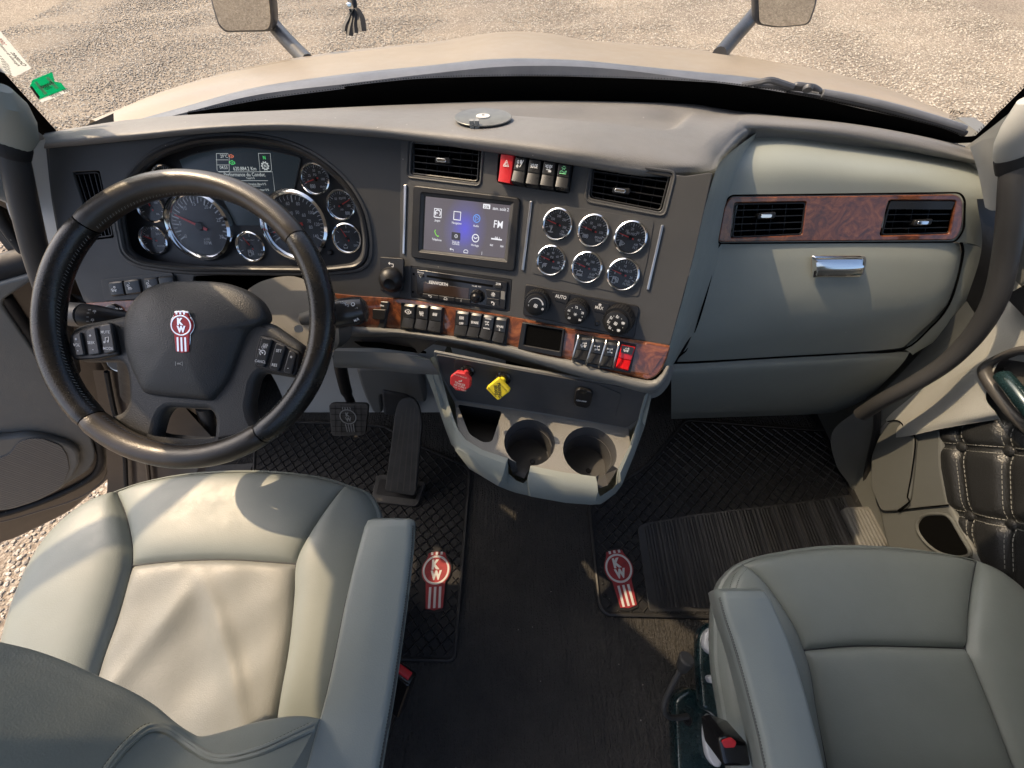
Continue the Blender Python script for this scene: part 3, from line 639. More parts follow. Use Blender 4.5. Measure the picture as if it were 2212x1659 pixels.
# ------------------------------------------------------------------ icons: strokes in a [-1,1] box
def arc(cx, cy, r, a0, a1, n=12): return [(cx+r*math.cos(R(a0+(a1-a0)*k/n)), cy+r*math.sin(R(a0+(a1-a0)*k/n))) for k in range(n+1)]
def D_(cx, cy, s, flip=1): return [(cx, cy-s), (cx, cy+s)] + [(cx+flip*s*1.1*math.cos(R(a)), cy+s*math.sin(R(a))) for a in range(90, -91, -20)]
IC = {
 'hazard': [[(-.9,-.7),(.9,-.7),(0,.9),(-.9,-.7)], [(-.45,-.42),(.45,-.42),(0,.4),(-.45,-.42)]],
 'lamp': [D_(-.35,.45,.35,-1), [(0,.8),(.5,.8)],[(0,.6),(.5,.6)],[(0,.4),(.5,.4)],[(0,.2),(.5,.2)], [(.9,.9),(.1,-.7)], arc(-.55,-.55,.2,0,360), [(-.95,-.55),(-.85,-.55)],[(-.55,-.15),(-.55,-.25)],[(-.55,-.95),(-.55,-.85)]],
 'fog': [D_(-.2,0,.4,-1), D_(.2,0,.4,1), [(-.95,.4),(-.65,.3)],[(-.95,0),(-.7,0)],[(-.95,-.4),(-.65,-.3)],[(.95,.4),(.65,.3)],[(.95,0),(.7,0)],[(.95,-.4),(.65,-.3)]],
 'fog2': [D_(-.2,.3,.35,-1), D_(.2,.3,.35,1), [(-.95,.6),(-.6,.5)],[(-.95,.25),(-.65,.25)],[(.95,.6),(.6,.5)],[(.95,.25),(.65,.25)],[(-.6,-.4),(.5,-.4)], arc(.25,-.7,.15,0,360), arc(.6,-.7,.15,0,360)],
 'bunk': [[(-.3,.9),(.3,.9)], arc(0,.6,.25,200,340), [(-.55,.55),(-.35,.65)],[(.55,.55),(.35,.65)],[(-.3,.15),(-.2,.35)],[(.3,.15),(.2,.35)],[(-.9,-.7),(.9,-.7)],[(-.85,-.35),(-.4,-.1),(.1,-.35),(.6,-.35)], arc(.72,-.2,.15,0,360)],
 'engine': [[(-.8,-.3),(-.8,.4),(-.3,.4),(-.3,.6),(.4,.6),(.4,.4),(.7,.2),(.7,-.4),(.3,-.6),(-.4,-.6),(-.5,-.3),(-.8,-.3)], [(-1,-.2),(-1,.3)], [(.95,-.4),(.95,.3)], [(-.2,.1),(.3,.1)],[(-.2,-.2),(.3,-.2)]],
 'wheel': [arc(0,0,.45,0,360,16), arc(0,0,.85,130,230), arc(0,0,.85,-50,50), [(-.2,0),(.2,0)], [(0,-.2),(0,.2)]],
 'axle': [[(-.6,.7),(-.6,.2)],[(.6,.7),(.6,.2)],[(-.6,.45),(.6,.45)],[(0,.45),(0,-.6)],[(-.6,-.35),(-.6,-.9)],[(.6,-.35),(.6,-.9)],[(-.6,-.6),(.6,-.6)],[(-.9,.7),(-.9,.2)]],
 'truck': [[(-.9,-.3),(-.9,.1),(-.5,.1),(-.3,.6),(.2,.6),(.2,-.3),(-.9,-.3)],[(.3,-.2),(.9,-.2)], arc(-.5,-.5,.2,0,360), arc(.4,-.5,.2,0,360), [(.7,.9),(.7,.3)],[(.5,.5),(.7,.2),(.9,.5)]],
 'work': [[(-.9,-.4),(-.3,-.4),(-.3,.1),(-.7,.1),(-.9,-.2)],[(-.2,-.3),(.9,-.3)], arc(-.6,-.6,.18,0,360), arc(.3,-.6,.18,0,360), [(.3,.2),(.8,.5)],[(.1,.4),(.4,.9)],[(.3,.6),(.9,.8)]],
 'beam': [arc(-.3,.5,.4,0,200), [(-.7,.35),(.1,.5)], [(-.5,.1),(-.8,-.8)],[(-.3,.1),(-.3,-.8)],[(-.1,.1),(.2,-.8)],[(.1,.15),(.6,-.6)]],
 'temp': [[(0,.9),(0,-.2)],[(0,.7),(.3,.7)],[(0,.4),(.3,.4)], arc(0,-.35,.2,0,360), [(-.9,-.5),(-.6,-.3),(-.3,-.6)],[(.3,-.6),(.6,-.3),(.9,-.5)]],
 'brake': [arc(0,0,.45,0,360,16), arc(0,0,.8,130,230), arc(0,0,.8,-50,50), [(-.3,0),(.25,0)],[(.05,.2),(.25,0),(.05,-.2)]],
 'filter': [[(-.3,-.8),(-.3,.8)],[(-.6,-.8),(-.6,.8)],[(0,-.5),(.7,0),(0,.5),(0,-.5)]],
 'boost': [arc(0,0,.5,-60,250,16), [(-.5,0),(-.5,-.9)],[(0,.5),(.8,.5)], arc(0,0,.2,0,360)],
 'susp': [[(-.7,-.4),(.7,-.4),(.7,.4),(-.7,.4),(-.7,-.4)],[(0,.4),(0,.9)],[(-.9,-.7),(.9,-.7)]],
 'fuel': [[(-.6,-.8),(-.6,.8),(.2,.8),(.2,-.8),(-.6,-.8)],[(-.4,.2),(-.4,.6),(0,.6),(0,.2),(-.4,.2)],[(.2,.1),(.5,.1),(.5,-.5),(.8,-.5),(.8,.4),(.5,.7)]],
 'def': [arc(0,-.1,.7,200,340), [(-.5,.1),(.5,.1)],[(0,.5),(0,.2)],[(-.6,-.8),(.6,-.8)]],
 'gear': [arc(0,0,.6,0,360,20)] + [[(.65*math.cos(R(a)),.65*math.sin(R(a))),(.85*math.cos(R(a)),.85*math.sin(R(a)))] for a in range(0,360,36)],
 'back': [[(.8,-.5),(.8,.1),(-.5,.1)],[(-.1,.45),(-.6,.1),(-.1,-.25)]],
 'home': [[(-.8,-.5),(-.8,.1),(-.4,.5),(.4,.5),(.8,.1),(.8,-.5),(-.8,-.5)]],
 'menu': [arc(0,.6,.1,0,360,6), arc(0,0,.1,0,360,6), arc(0,-.6,.1,0,360,6)],
 'sun': [arc(0,0,.3,0,360,10)] + [[(.45*math.cos(R(a)),.45*math.sin(R(a))),(.85*math.cos(R(a)),.85*math.sin(R(a)))] for a in range(0,360,45)],
 'moon': [arc(0,0,.7,-70,170) + arc(-.35,.25,.7,120,-60)],
 'fan': [arc(0,0,.15,0,360,8), arc(.35,.2,.3,160,-60), arc(-.2,.35,.3,250,30), arc(-.35,-.2,.3,-20,-240), arc(.2,-.35,.3,70,-150)],
 'snow': [[(math.cos(R(a))*.8, math.sin(R(a))*.8), (-math.cos(R(a))*.8, -math.sin(R(a))*.8)] for a in (0, 60, 120)],
 'defrost': [arc(0,-.6,1.1,55,125,8)+[(-.4,-.5),(.4,-.5),(.65,.3)], [(-.2,-.3),(-.25,.1),(-.15,.4)],[(.05,-.3),(0,.1),(.1,.4)],[(.3,-.3),(.25,.1),(.35,.35)]],
 'man': [arc(-.1,.5,.15,0,360,8), [(-.1,.3),(-.1,-.2),(.4,-.2),(.4,-.7)],[(-.4,.2),(-.4,-.5),(.2,-.5)],[(.3,.1),(.8,.1)]],
 'note': [arc(-.5,-.6,.2,0,360,8), arc(.4,-.4,.2,0,360,8), [(-.3,-.6),(-.3,.6),(.6,.8),(.6,-.4)]],
 'cruise': [arc(0,0,.65,-50,230,14), [(0,0),(-.4,.4)], [(-.9,.9),(-.5,.6)], arc(0,0,.12,0,360,6)],
 'horn': [[(-.9,.5),(-.9,-.5)],[(-.5,.1),(.2,.1),(.8,.5),(.8,-.5),(.2,-.1),(-.5,-.1),(-.5,.1)]],
 'trailer': [[(-.9,-.3),(.5,-.3)], arc(.1,.3,.35,0,360,12), arc(.1,.3,.7,120,240), arc(.1,.3,.7,-60,60), arc(-.1,-.6,.15,0,360,8), arc(.3,-.6,.15,0,360,8)],
 'wiper': [[(-.8,.2),(-.5,.8),(.5,.8),(.8,.2),(-.8,.2)],[(0,-.7),(.4,.6)]],
 'phone': [[(-.5,.8),(-.7,.3),(-.3,-.4),(.3,-.8),(.6,-.6)]], 'clock': [arc(0,0,.85,0,360,18), [(-.5,.25),(-.1,-.1),(.5,.2)]],
 'box': [[(-.85,-.85),(.85,-.85),(.85,.85),(-.85,.85),(-.85,-.85)]], 'arrow': [arc(0,0,.85,0,360,18), [(-.3,.5),(-.3,-.5),(.6,0),(-.3,.5)]],
 'dial': [arc(0,0,.7,-45,225,14), [(0,0),(-.6,0)], [(-.95,-.95),(.95,-.95),(.95,.95),(-.95,.95),(-.95,-.95)]],
 'prev': [[(-.8,-.5),(-.8,.5)],[(-.7,0),(0,.5),(0,-.5),(-.7,0)],[(0,0),(.7,.5),(.7,-.5),(0,0)]], 'next': [[(.8,-.5),(.8,.5)],[(.7,0),(0,.5),(0,-.5),(.7,0)],[(0,0),(-.7,.5),(-.7,-.5),(0,0)]],
 'ret': [[(.3,-.6),(.8,-.6),(.9,0),(.8,.2),(-.7,.2)],[(-.3,.6),(-.8,.2),(-.3,-.1)]],
 'seek': [[(-.9,.2),(.9,.2)]],
}
def icon(mb, name, x, y, s, z=0, wd=.18, rot=0):
    c, q = math.cos(rot), math.sin(rot)
    for st in IC[name]:
        mb.ribbon([(x+s*(a*c-b*q), y+s*(a*q+b*c)) for a, b in st], wd*s, z)
def rotof(fr, x1, y1, x2, y2):
    a = fr.loc(x1, y1); b = fr.loc(x2, y2); return math.atan2(b[1]-a[1], b[0]-a[0])
def marks(fr, items, h, mat, parent, name='marking', rot=0):
    """items: (kind, text/icon, px, py, size in photo px [, rot])"""
    mb = MB(); 
    for it in items:
        kind, s, x, y, size = it[:5]; r_ = it[5] if len(it) > 5 else rot
        u, v = fr.loc(x, y, h); k = fr.scale(x, y, h)
        if kind == 't': put_text(mb, s, u, v, size*k, 0, r_)
        elif kind == 'tb': put_text(mb, s, u, v, size*k, 0, r_, .022)
        else: icon(mb, s, u, v, size*k, 0, .2, r_)
    c = (sum(p[0] for p in mb.v)/len(mb.v), sum(p[1] for p in mb.v)/len(mb.v)); mb.v = [(a-c[0], b-c[1], q) for a, b, q in mb.v]
    return mb.obj(name, mat, parent, fr.mat(c[0], c[1], h), smooth=False)
# ------------------------------------------------------------------ gauges
def gauge(fr, px, py, rp, h, nums, cap, needle, a0=200, a1=-20, label=None, ticks=20, sub=(), face=None, ico=None, tsz=.21, rot=0, capcol=None):
    k = fr.scale(px, py, h+.006); r = rp*k; Mx = fr.at(px, py, h, rot)
    if len(MB_cache) == 0 or 'bez' not in MB_cache:
        MB_cache['bez'] = MB().lathe([(.80,.02),(.84,.16),(.90,.24),(.97,.20),(1.0,.05),(1.0,-.02)], 40).mesh('bezel')
        MB_cache['face'] = MB().lathe([(0,.03),(.86,.03),(.86,-.02)], 36).mesh('dial')
        MB_cache['lens'] = MB().lathe([(0,.20),(.5,.19),(.83,.14)], 32).mesh('lens')
        MB_cache['nd'] = MB().add([(-.22,-.045,.1),(.72,-.015,.1),(.72,.015,.1),(-.22,.045,.1),(-.22,-.045,.07),(.72,-.015,.07),(.72,.015,.07),(-.22,.045,.07)],[(0,1,2,3),(7,6,5,4),(0,4,5,1),(1,5,6,2),(2,6,7,3),(3,7,4,0)]).mesh('needle', False)
        MB_cache['cap'] = MB().lathe([(.0,.14),(.10,.13),(.13,.05)], 18).mesh('needle_cap')
    Sc = Matrix.Diagonal((r, r, r, 1))
    g = link('gauge', MB_cache['face'].copy() if face else MB_cache['face'], face or M['dial'], dash, Mx @ Sc, label)
    link('bezel', MB_cache['bez'], M['chrome'], g, Mx @ Sc)
    if needle is not None: link('needle', MB_cache['nd'], M['needle'], g, Mx @ Sc @ Matrix.Rotation(R(needle), 4, 'Z')); 
    link('needle_cap', MB_cache['cap'], M['black'], g, Mx @ Sc)
    mb = MB()
    for i in range(ticks+1):
        a = R(a0+(a1-a0)*i/ticks); big = i % (ticks//4 if ticks % 4 == 0 else 2) == 0; r0 = .64 if big else .71
        c, s_ = math.cos(a), math.sin(a); mb.ribbon([(c*r0, s_*r0), (c*.8, s_*.8)], .035 if big else .016, .04)
    for t, a, rd in nums: put_text(mb, t, rd*math.cos(R(a)), rd*math.sin(R(a)), tsz*.72, .042)
    for t, x, y, sz in cap: put_text(mb, t, x, y, sz*.8, .042)
    if ico: icon(mb, ico[0], ico[1], ico[2], ico[3], .042, .2)
    mb.obj('marking', M['white'] if capcol is None else capcol, g, Mx @ Sc, smooth=False)
    link('gauge_lens', MB_cache['lens'], M['lens'], g, Mx @ Sc)
    return g
MB_cache = {}
gr_ = rotof(B, 1205, 485, 1362, 514)
for (px, py, r, nums, cap, nd, lb, ic) in [
  (1205,485,34,[('100',205,.44),('150',143,.46),('200',92,.5),('250',42,.5),('300',-12,.48)],[('OIL',.42,-.36,.17),('TEMP',.42,-.54,.17)],168,'oil temperature gauge, top left of the six',('temp',-.38,-.42,.2)),
  (1282,499,35,[('0',170,.5),('50',118,.48),('100',55,.48),('150',-2,.5),('PSI',88,.22)],[('BRAKE',.42,-.32,.17),('TRLR',.42,-.5,.17)],168,'trailer brake gauge, top middle of the six',('brake',-.42,-.36,.2)),
  (1362,514,36,[('0',172,.5),('10',130,.46),('20',92,.5),('30',45,.48),('40',-4,.52),('IN H2O',88,.24)],[('AIR',.42,-.32,.17),('FILT',.42,-.5,.17)],168,'air filter gauge, top right of the six',('filter',-.4,-.38,.22)),
  (1191,563,33,[('0',172,.5),('20',128,.48),('40',88,.5),('60',42,.48),('80',-4,.52),('PSI',90,.22)],[('BOOST',.4,-.4,.17)],168,'boost gauge, bottom left of the six',('boost',-.4,-.36,.22)),
  (1268,578,34.5,[('0',170,.5),('50',118,.48),('100',55,.48),('150',-2,.5),('PSI',88,.22)],[('SUSP',.42,-.34,.17),('LOAD',.42,-.52,.17)],168,'suspension load gauge, bottom middle of the six',('susp',-.38,-.38,.24)),
  (1346,593,35.5,[('0',180,.5),('5',135,.46),('10',90,.5),('15',35,.48),('20',-10,.52),('IN HG',88,.24)],[('FUEL',.38,-.34,.17),('FILTER',.36,-.52,.17)],168,'fuel filter gauge, bottom right of the six',('fuel',-.4,-.4,.24))]:
    gauge(B, px, py, r, .001, nums, cap, nd, label=lb, ico=ic, rot=gr_)
# gauge sub panel with a thin border
plate('gauge_panel', B, [(1169,437),(1290,455),(1413,477),(1398,565),(1379,642),(1260,617),(1148,590),(1158,510)], M['fascia'], dash, 0, .0012, .0004, .006)
# ------------------------------------------------------------------ instrument cluster
A2 = A.off(-.030)
rim_in = [(x+(525-x)*.018, y+(445-y)*.03) for x, y in rim]
L1 = [A.loc(x, y, 0) for x, y in rim]; L1 = rpoly(L1, .02); n1 = len(L1)
hood_ = [A2.loc(525+(x-525)*.975, 450+(y-450)*.955) for x, y in rim]; L2 = rpoly(hood_, .02)
def wall(nm, La, ha, Lb, hb, fr_, mat, mids=3):
    rows = []
    for k in range(mids+1):
        t = k/mids; rows.append([fr_.pt(a[0]*(1-t)+b[0]*t, a[1]*(1-t)+b[1]*t, ha*(1-t)+hb*t) for a, b in zip(La, Lb)])
    return MB().grid(rows, closed_u=True).obj(nm, mat, dash)
wall('cluster_recess_wall', L1, .0, L2, -.033, A, M['fascia'])
# raised soft rim round the cluster
rp_ = smooth([A.pt(a, b, .001) for a, b in rpoly([A.loc(525+(x-525)*1.02, 448+(y-448)*1.025) for x, y in rim], .03)], 160, closed=True)
MB().tube(rp_ + [rp_[0]], .0052, 8, caps=False).obj('cluster_rim', M['black'], dash)
rp2 = smooth([A.pt(a, b, -.001) for a, b in rpoly([A.loc(525+(x-525)*1.055, 446+(y-446)*1.075) for x, y in rim], .035)], 160, closed=True)
MB().tube(rp2 + [rp2[0]], .0050, 8, caps=False).obj('cluster_rim', M['fascia'], dash)
plate('cluster_panel', A, [(525+(x-525)*1.0, 450+(y-450)*.98) for x, y in rim], M['black'], dash, -.036, .003, .0005, .02)
dsp = z10(480,200, 610,148, 860,98, 1100,90, 1350,128, 1548,178, 1556,192, 1492,482, 1340,520, 1225,600, 1225,778, 985,780, 870,555, 520,300)
plate('display_lens', A, dsp, M['lcd'], dash, -.033, .0015, .0004, .003)
P_ = [A.pt(*A.loc(x, y, -.031), -.031) for x, y in z10(480,200, 610,148, 860,98, 1100,90, 1350,128, 1548,178, 1556,192, 1490,484)]
MB().tube(smooth(P_, 50), .0011, 6).obj('display_edge', M['fascia'], dash)
scrp = plate('display_screen', A, z10(792,135, 1288,133, 1330,503, 820,500), M['lcd'], dash, -.0325, .0018, .0003, .001)
def gp(zz, *it): 
    out = []
    for k, s, x, y, sz, *rr in it: (a, b), = zz(x, y); out.append((k, s, a, b, sz, *rr))
    return out
marks(A, gp(z10, ('t','29°C',875,165,6.5),('t','04:53',872,265,6.5),('t','620,884.2 Km',1060,278,7.5),('t','Performance du Conduc.',1060,327,7.5),('t','Total 0 %',1110,360,4),('t','Accélération libre 0 %',1150,412,4.5),('t','Ralenti moteur 0 %',1190,463,4.5),('i','gear',1240,252,10.5),('tb','N',1240,252,6.5)), -.0305, M['lcd_text'], scrp)
marks(A, gp(z10, ('tb','N',1232,178,6.5),('i','engine',948,222,6)), -.0305, M['lcd_green'], scrp); marks(A, gp(z10, ('i','engine',940,165,5)), -.0305, M['lcd_red'], scrp)
fb = MB()
for q in (z10(808,142, 910,142, 922,155, 922,295, 910,302, 825,302, 815,290, 808,142), z10(1180,140, 1285,140, 1298,285, 1285,300, 1195,300, 1180,140), z10(830,305, 1305,303, 1328,498), z10(805,198, 915,198), z10(815,243, 918,243), z10(1020,382, 1265,382), z10(1000,430, 1200,430)):
    fb.ribbon([A.loc(x, y, -.0305) for x, y in q], .0007, -.0305)
fb.v = [tuple(A.pt(*p)) for p in fb.v]; fb.obj('frame_line', M['lcd_text'], scrp, smooth=False)
bigt = [('0',207,.60),('5',172,.60),('10',124,.60),('15',93,.62),('20',60,.62),('25',17,.60),('30',-28,.62)]
gauge(A, 436, 489, 72, -.033, bigt, [('x100',.08,-.36,.10),('RPM',.08,-.47,.13)], 154, 207, -28, 'large RPM gauge', 30, tsz=.155)
spd = [('20',175,.60),('40',135,.62),('60',103,.62),('80',75,.62),('100',36,.62),('120',4,.62),('140',-28,.60),('40',105,.36),('50',75,.38),('60',47,.40),('70',18,.42),('80',-5,.42)]
gauge(A, 642, 488, 73, -.033, spd, [('km/h',0,-.4,.11)], 195, 210, -30, 'large speedometer half behind the wheel rim', 28, tsz=.135)
gauge(A, 682, 387, 33, -.033, [('0',190,.5),('25',150,.42),('50',92,.5),('75',50,.5),('100',0,.5),('PSI',90,.25)], [('BRAKE',.45,-.45,.15),('APP',.5,-.6,.15)], 198, label='brake application gauge', ico=('brake',-.25,-.42,.2))
gauge(A, 738, 443, 32, -.033, [('0',190,.5),('50',130,.5),('100',60,.5),('150',-5,.5),('PSI',90,.4)], [('AIR',0,-.28,.15)], 28, label='air pressure gauge', ico=('brake',.35,-.5,.18))
gauge(A, 751, 515, 32, -.033, [], [('DEF',.5,-.45,.17),('EXHAUST',0,.42,.12)], 120, label='exhaust fluid gauge', ticks=4, ico=('def',-.2,-.45,.22))
gauge(A, 544, 533, 32, -.033, [], [('FUEL',.5,-.5,.17),('DIESEL ONLY',0,.42,.11)], 125, label='fuel gauge', ticks=4, ico=('fuel',-.15,-.4,.24))
gauge(A, 361, 388, 31, -.033, [('100',90,.5)], [('OIL',.4,-.4,.16)], 170, label='small gauge hidden behind the top of the wheel rim')
gauge(A, 329, 449, 31, -.033, [('50',110,.5),('100',40,.5)], [('OIL',.3,-.4,.16)], 110, label='small gauge, middle left of the cluster')
gauge(A, 335, 518, 31.5, -.033, [('100',150,.5),('200',50,.5)], [('WATER',.3,-.4,.16)], 160, label='small gauge, bottom left of the cluster')
bt = A.at(*z10(1822,1017)[0], -.033); MB().lathe([(.0,.008),(.004,.0075),(.0052,.005),(.0056,0)], 20).obj('trip_knob', M['black'], dash, bt)
# ------------------------------------------------------------------ air vents with single slats
def lerp2(q, a, b): return tuple((q[0][i]*(1-a)+q[1][i]*a)*(1-b) + (q[3][i]*(1-a)+q[2][i]*a)*b for i in (0, 1))
def vent(fr, q, n, m, tab, label, depth=.05, vertical=False, h=-.006, slmat=None):
    """q: photo corners tl,tr,br,bl of the opening"""
    v = bin_(fr, q, depth, M['void'], 'air_vent', -.001); v['label'] = label
    L = [fr.loc(x, y, h) for x, y in q]
    bar = lambda a0, b0, a1, b1, w_, dz, nm: plank(fr, lerp2(L, a0, b0), lerp2(L, a1, b1), w_, dz, h, nm, v, slmat or M['black'])
    fb_ = MB(); cq = rpoly([lerp2(L, a, b) for a, b in ((.02,.03),(.98,.03),(.98,.97),(.02,.97))], .006); N_ = len(cq)
    pts = [fr.pt(a, b, h) for a, b in cq]; fb_.tube(pts+[pts[0], pts[1]], .0017, 6, caps=False); fb_.obj('frame', slmat or M['black'], v)
    for i in range(n):
        b = (i+1)/(n+1)
        if vertical: bar(b, .03, b, .97, .0014, .014, 'slat')
        else: bar(.03, b, .97, b, .0014, .014, 'slat')
    for i in range(m):
        a = (i+1)/(m+1)
        if vertical: plank(fr, lerp2(L, .03, a), lerp2(L, .97, a), .001, .012, h-.016, 'divider', v, M['black'])
        else: plank(fr, lerp2(L, a, .03), lerp2(L, a, .97), .001, .014, h-.016, 'divider', v, M['black'])
    if tab:
        u, w_ = fr.loc(tab[0], tab[1], h+.004); k = fr.scale(tab[0], tab[1])
        me = plate_mesh(rpoly([(-19*k,-7*k),(19*k,-5*k),(19*k,8*k),(-19*k,6*k)], 5*k), (), .012, .002); finish(me, True); t_ = link('tab', me, M['black'], v, fr.mat(u, w_, h-.006, rotof(fr, *q[0], *q[1])))
        me = plate_mesh(rpoly([(-12*k,-4.2*k),(12*k,-4.2*k),(12*k,4.2*k),(-12*k,4.2*k)], 4*k), (), .003, .0012); finish(me, True); link('tab_insert', me, M['chrome'], v, fr.mat(u-2*k, w_, h+.005, rotof(fr, *q[0], *q[1])))
    return v
def plank(fr, p, q, w_, dz, h, nm, parent, mat):
    d = Vector((q[0]-p[0], q[1]-p[1])); L = d.length; a = math.atan2(d.y, d.x)
    m = MB().box(-L/2, L/2, -w_/2, w_/2, -dz, 0); return m.obj(nm, mat, parent, fr.mat((p[0]+q[0])/2, (p[1]+q[1])/2, h, a), smooth=False)
vent(B, ventL, 4, 5, z11(500,226)[0], 'air vent above the touchscreen')
vent(B, ventR, 4, 5, z11(1815,450)[0], 'air vent above the six round gauges')
vent(A, sideV, 4, 1, None, 'narrow upright air vent at the left end', vertical=True, h=-.005)
for q in (z11(246,62, 800,108, 776,414, 233,347), z11(1590,232, 2218,308, 2136,636, 1548,524)):
    o_ = [B.loc(x, y, .001) for x, y in q]; pts = [B.pt(a, b, .0005) for a, b in rpoly(o_, .010)]
    MB().tube(pts+[pts[0], pts[1]], .0022, 6, caps=False).obj('vent_surround', M['fascia'], dash)
# ------------------------------------------------------------------ touchscreen unit
outer_s = z11(280,405, 1070,500, 1025,1045, 262,940)
plate('screen_bezel', B, outer_s, M['black'], dash, 0, .006, .002, .008, holes=[(z11(340,462, 1022,535, 974,968, 322,892), .003)])
inn = z11(340,462, 1022,535, 974,968, 322,892); tt = z11(374,489, 1004,556, 956,946, 357,881)
Lo = [B.loc(x, y, .005) for x, y in inn]; Li = [B.loc(x, y, -.004) for x, y in tt]
m_ = MB(); m_.add([tuple(B.pt(a, b, .005)) for a, b in Lo] + [tuple(B.pt(a, b, .0012)) for a, b in Li], [(i, i+4, (i+1) % 4+4, (i+1) % 4) for i in range(4)]); m_.obj('screen_surround', M['fascia'], dash, smooth=False)
ts = plate('touchscreen', B, tt, M['screen'], dash, -.001, .0028, .0004, .002, label='lit touchscreen with French menu icons')
rs_ = rotof(B, *z11(374,489)[0], *z11(1004,556)[0])
H_ = .0022
marks(B, gp(z11, ('t','Jauges',460,668,4.6),('t','Navigation',602,688,4.6),('t','Audio',745,706,4.6),('t','Téléphone',455,810,4.6),('t','Vues de',595,824,4.6),('t','Caméra',595,838,4.6),('t','Horloge',737,852,4.6),('t','FM',909,695,15.5),('t','98.1',901,798,6.2),('t','sam. août 2',927,581,6.8),('i','prev',860,848,4),('i','next',934,857,4),('i','back',563,880,6),('i','home',670,894,6),('i','menu',788,908,4),('i','dial',463,612,9),('i','box',606,632,9.5),('i','clock',741,797,9),('i','seek',895,815,14)), H_, M['scr_text'], ts, rot=rs_)
marks(B, gp(z11, ('i','arrow',750,652,9)), H_, M['scr_blue'], ts, rot=rs_); marks(B, gp(z11, ('i','phone',457,760,8)), H_, M['scr_green'], ts, rot=rs_)
plate('clock_badge', B, z11(798,543, 850,549, 848,583, 796,577), M['scr_text'], ts, .0018, .0006, .0002, .001)
marks(B, gp(z11, ('tb','3:36',823,565,6)), .0028, M['ink'], ts, rot=rs_)
plate('camera_icon', B, z11(565,750, 630,758, 628,815, 563,806), M['scr_dark'], ts, .0018, .0006, .0002, .002); marks(B, gp(z11, ('i','clock',598,782,4)), .0028, M['scr_text'], ts, rot=rs_)
# chrome strips
for q in (z11(210,403, 231,403, 216,915, 199,912), z11(1140,520, 1159,522, 1097,1036, 1077,1034), z11(2110,697, 2130,699, 2020,1180, 2000,1176)):
    plate('chrome_strip', B, q, M['satin'], dash, -.0005, .004, .0014, .001)
# ------------------------------------------------------------------ rocker switches
def rocker(fr, q, mat, ic=None, icm=None, h=.0, prof=((0,.007),(.45,.0095),(.5,.0085),(.95,.013),(1,.009)), label=None, isz=8, ipos=.27, lower=None, lines=None, rr=None, parent=None):
    """q: tl,tr,br,bl photo corners; a two-faceted rocker cap"""
    L = [fr.loc(x, y, h+.010) for x, y in q]; c = lerp2(L, .5, .5); v = []; f = []; n = len(prof)
    e = .07
    us = [(0,-.0035),(.04,-.0006),(.12,0),(.5,.0003),(.88,0),(.96,-.0006),(1,-.0035)]; m = len(us)
    for b, hh in prof:
        for a, dh in us: x, y = lerp2(L, a, b); v.append((x-c[0], y-c[1], hh+dh))
    for i in range(n-1):
        for j in range(m-1): f.append((i*m+j, (i+1)*m+j, (i+1)*m+j+1, i*m+j+1))
    base = len(v); per = [(0, j) for j in range(m)] + [(i, m-1) for i in range(1, n)] + [(n-1, j) for j in range(m-2, -1, -1)] + [(i, 0) for i in range(n-2, 0, -1)]
    for i, j in per: v.append((v[i*m+j][0], v[i*m+j][1], -.006))
    K = len(per)
    for k in range(K):
        a = per[k][0]*m+per[k][1]; a2 = per[(k+1) % K][0]*m+per[(k+1) % K][1]; f.append((a, a2, base+(k+1) % K, base+k))
    o = MB().add(v, f).obj('rocker_switch', mat, parent or dash, fr.mat(c[0], c[1], h), ang=22, label=label)
    if ic or lines:
        hs = h + max(p[1] for p in prof if p[0] <= .5) + .0008; r_ = rr if rr is not None else rotof(fr, *q[0], *q[1]); it = []
        if ic: it.append(('i', ic, *lerp2(q, .48, ipos), isz, r_))
        for s, b, sz in lines or (): it.append(('tb', s, *lerp2(q, .5, b), sz, r_))
        marks(fr, it, hs, icm or M['white'], o, 'symbol')
    return o
sb_ = bin_(B, swt_q, .012, M['black'], 'switch_housing', .0)
rocker(B, z11(928,170, 1027,182, 1001,395, 908,377), M['red'], 'hazard', h=.004, prof=((0,.009),(.05,.012),(.6,.011),(1,.013)), isz=7.5, ipos=.34, label='red hazard light switch')
for q, ic, mt, lb in ((z11(1033,188, 1118,198, 1098,415, 1003,392),'lamp',None,'headlamp switch'), (z11(1137,203, 1226,212, 1206,430, 1108,412),'fog',None,'marker light switch'), (z11(1243,218, 1333,228, 1315,440, 1214,424),'fog2',None,'trailer light switch'), (z11(1352,238, 1442,250, 1420,452, 1325,436),'bunk',M['green'],'bunk light switch with green symbol')):
    rocker(B, q, M['switch'], ic, mt, h=.004, isz=8.5, label=lb, prof=((0,.006),(.07,.009),(.48,.010),(.52,.009),(.9,.013),(1,.006)))
WH = .007
groups_ = [z12(480,253, 742,282, 728,455, 474,425), z12(826,300, 1164,350, 1145,524, 812,468), z12(1580,448, 1968,520, 1930,700, 1560,640)]
for q in groups_: plate('switch_housing', B, q, M['black'], dash, .004, .0055, .001, .003)
r_w = rotof(B, *z12(490,265)[0], *z12(740,292)[0])
PRW = ((0,.006),(.08,.009),(.52,.0085),(.56,.0075),(.92,.012),(1,.007))
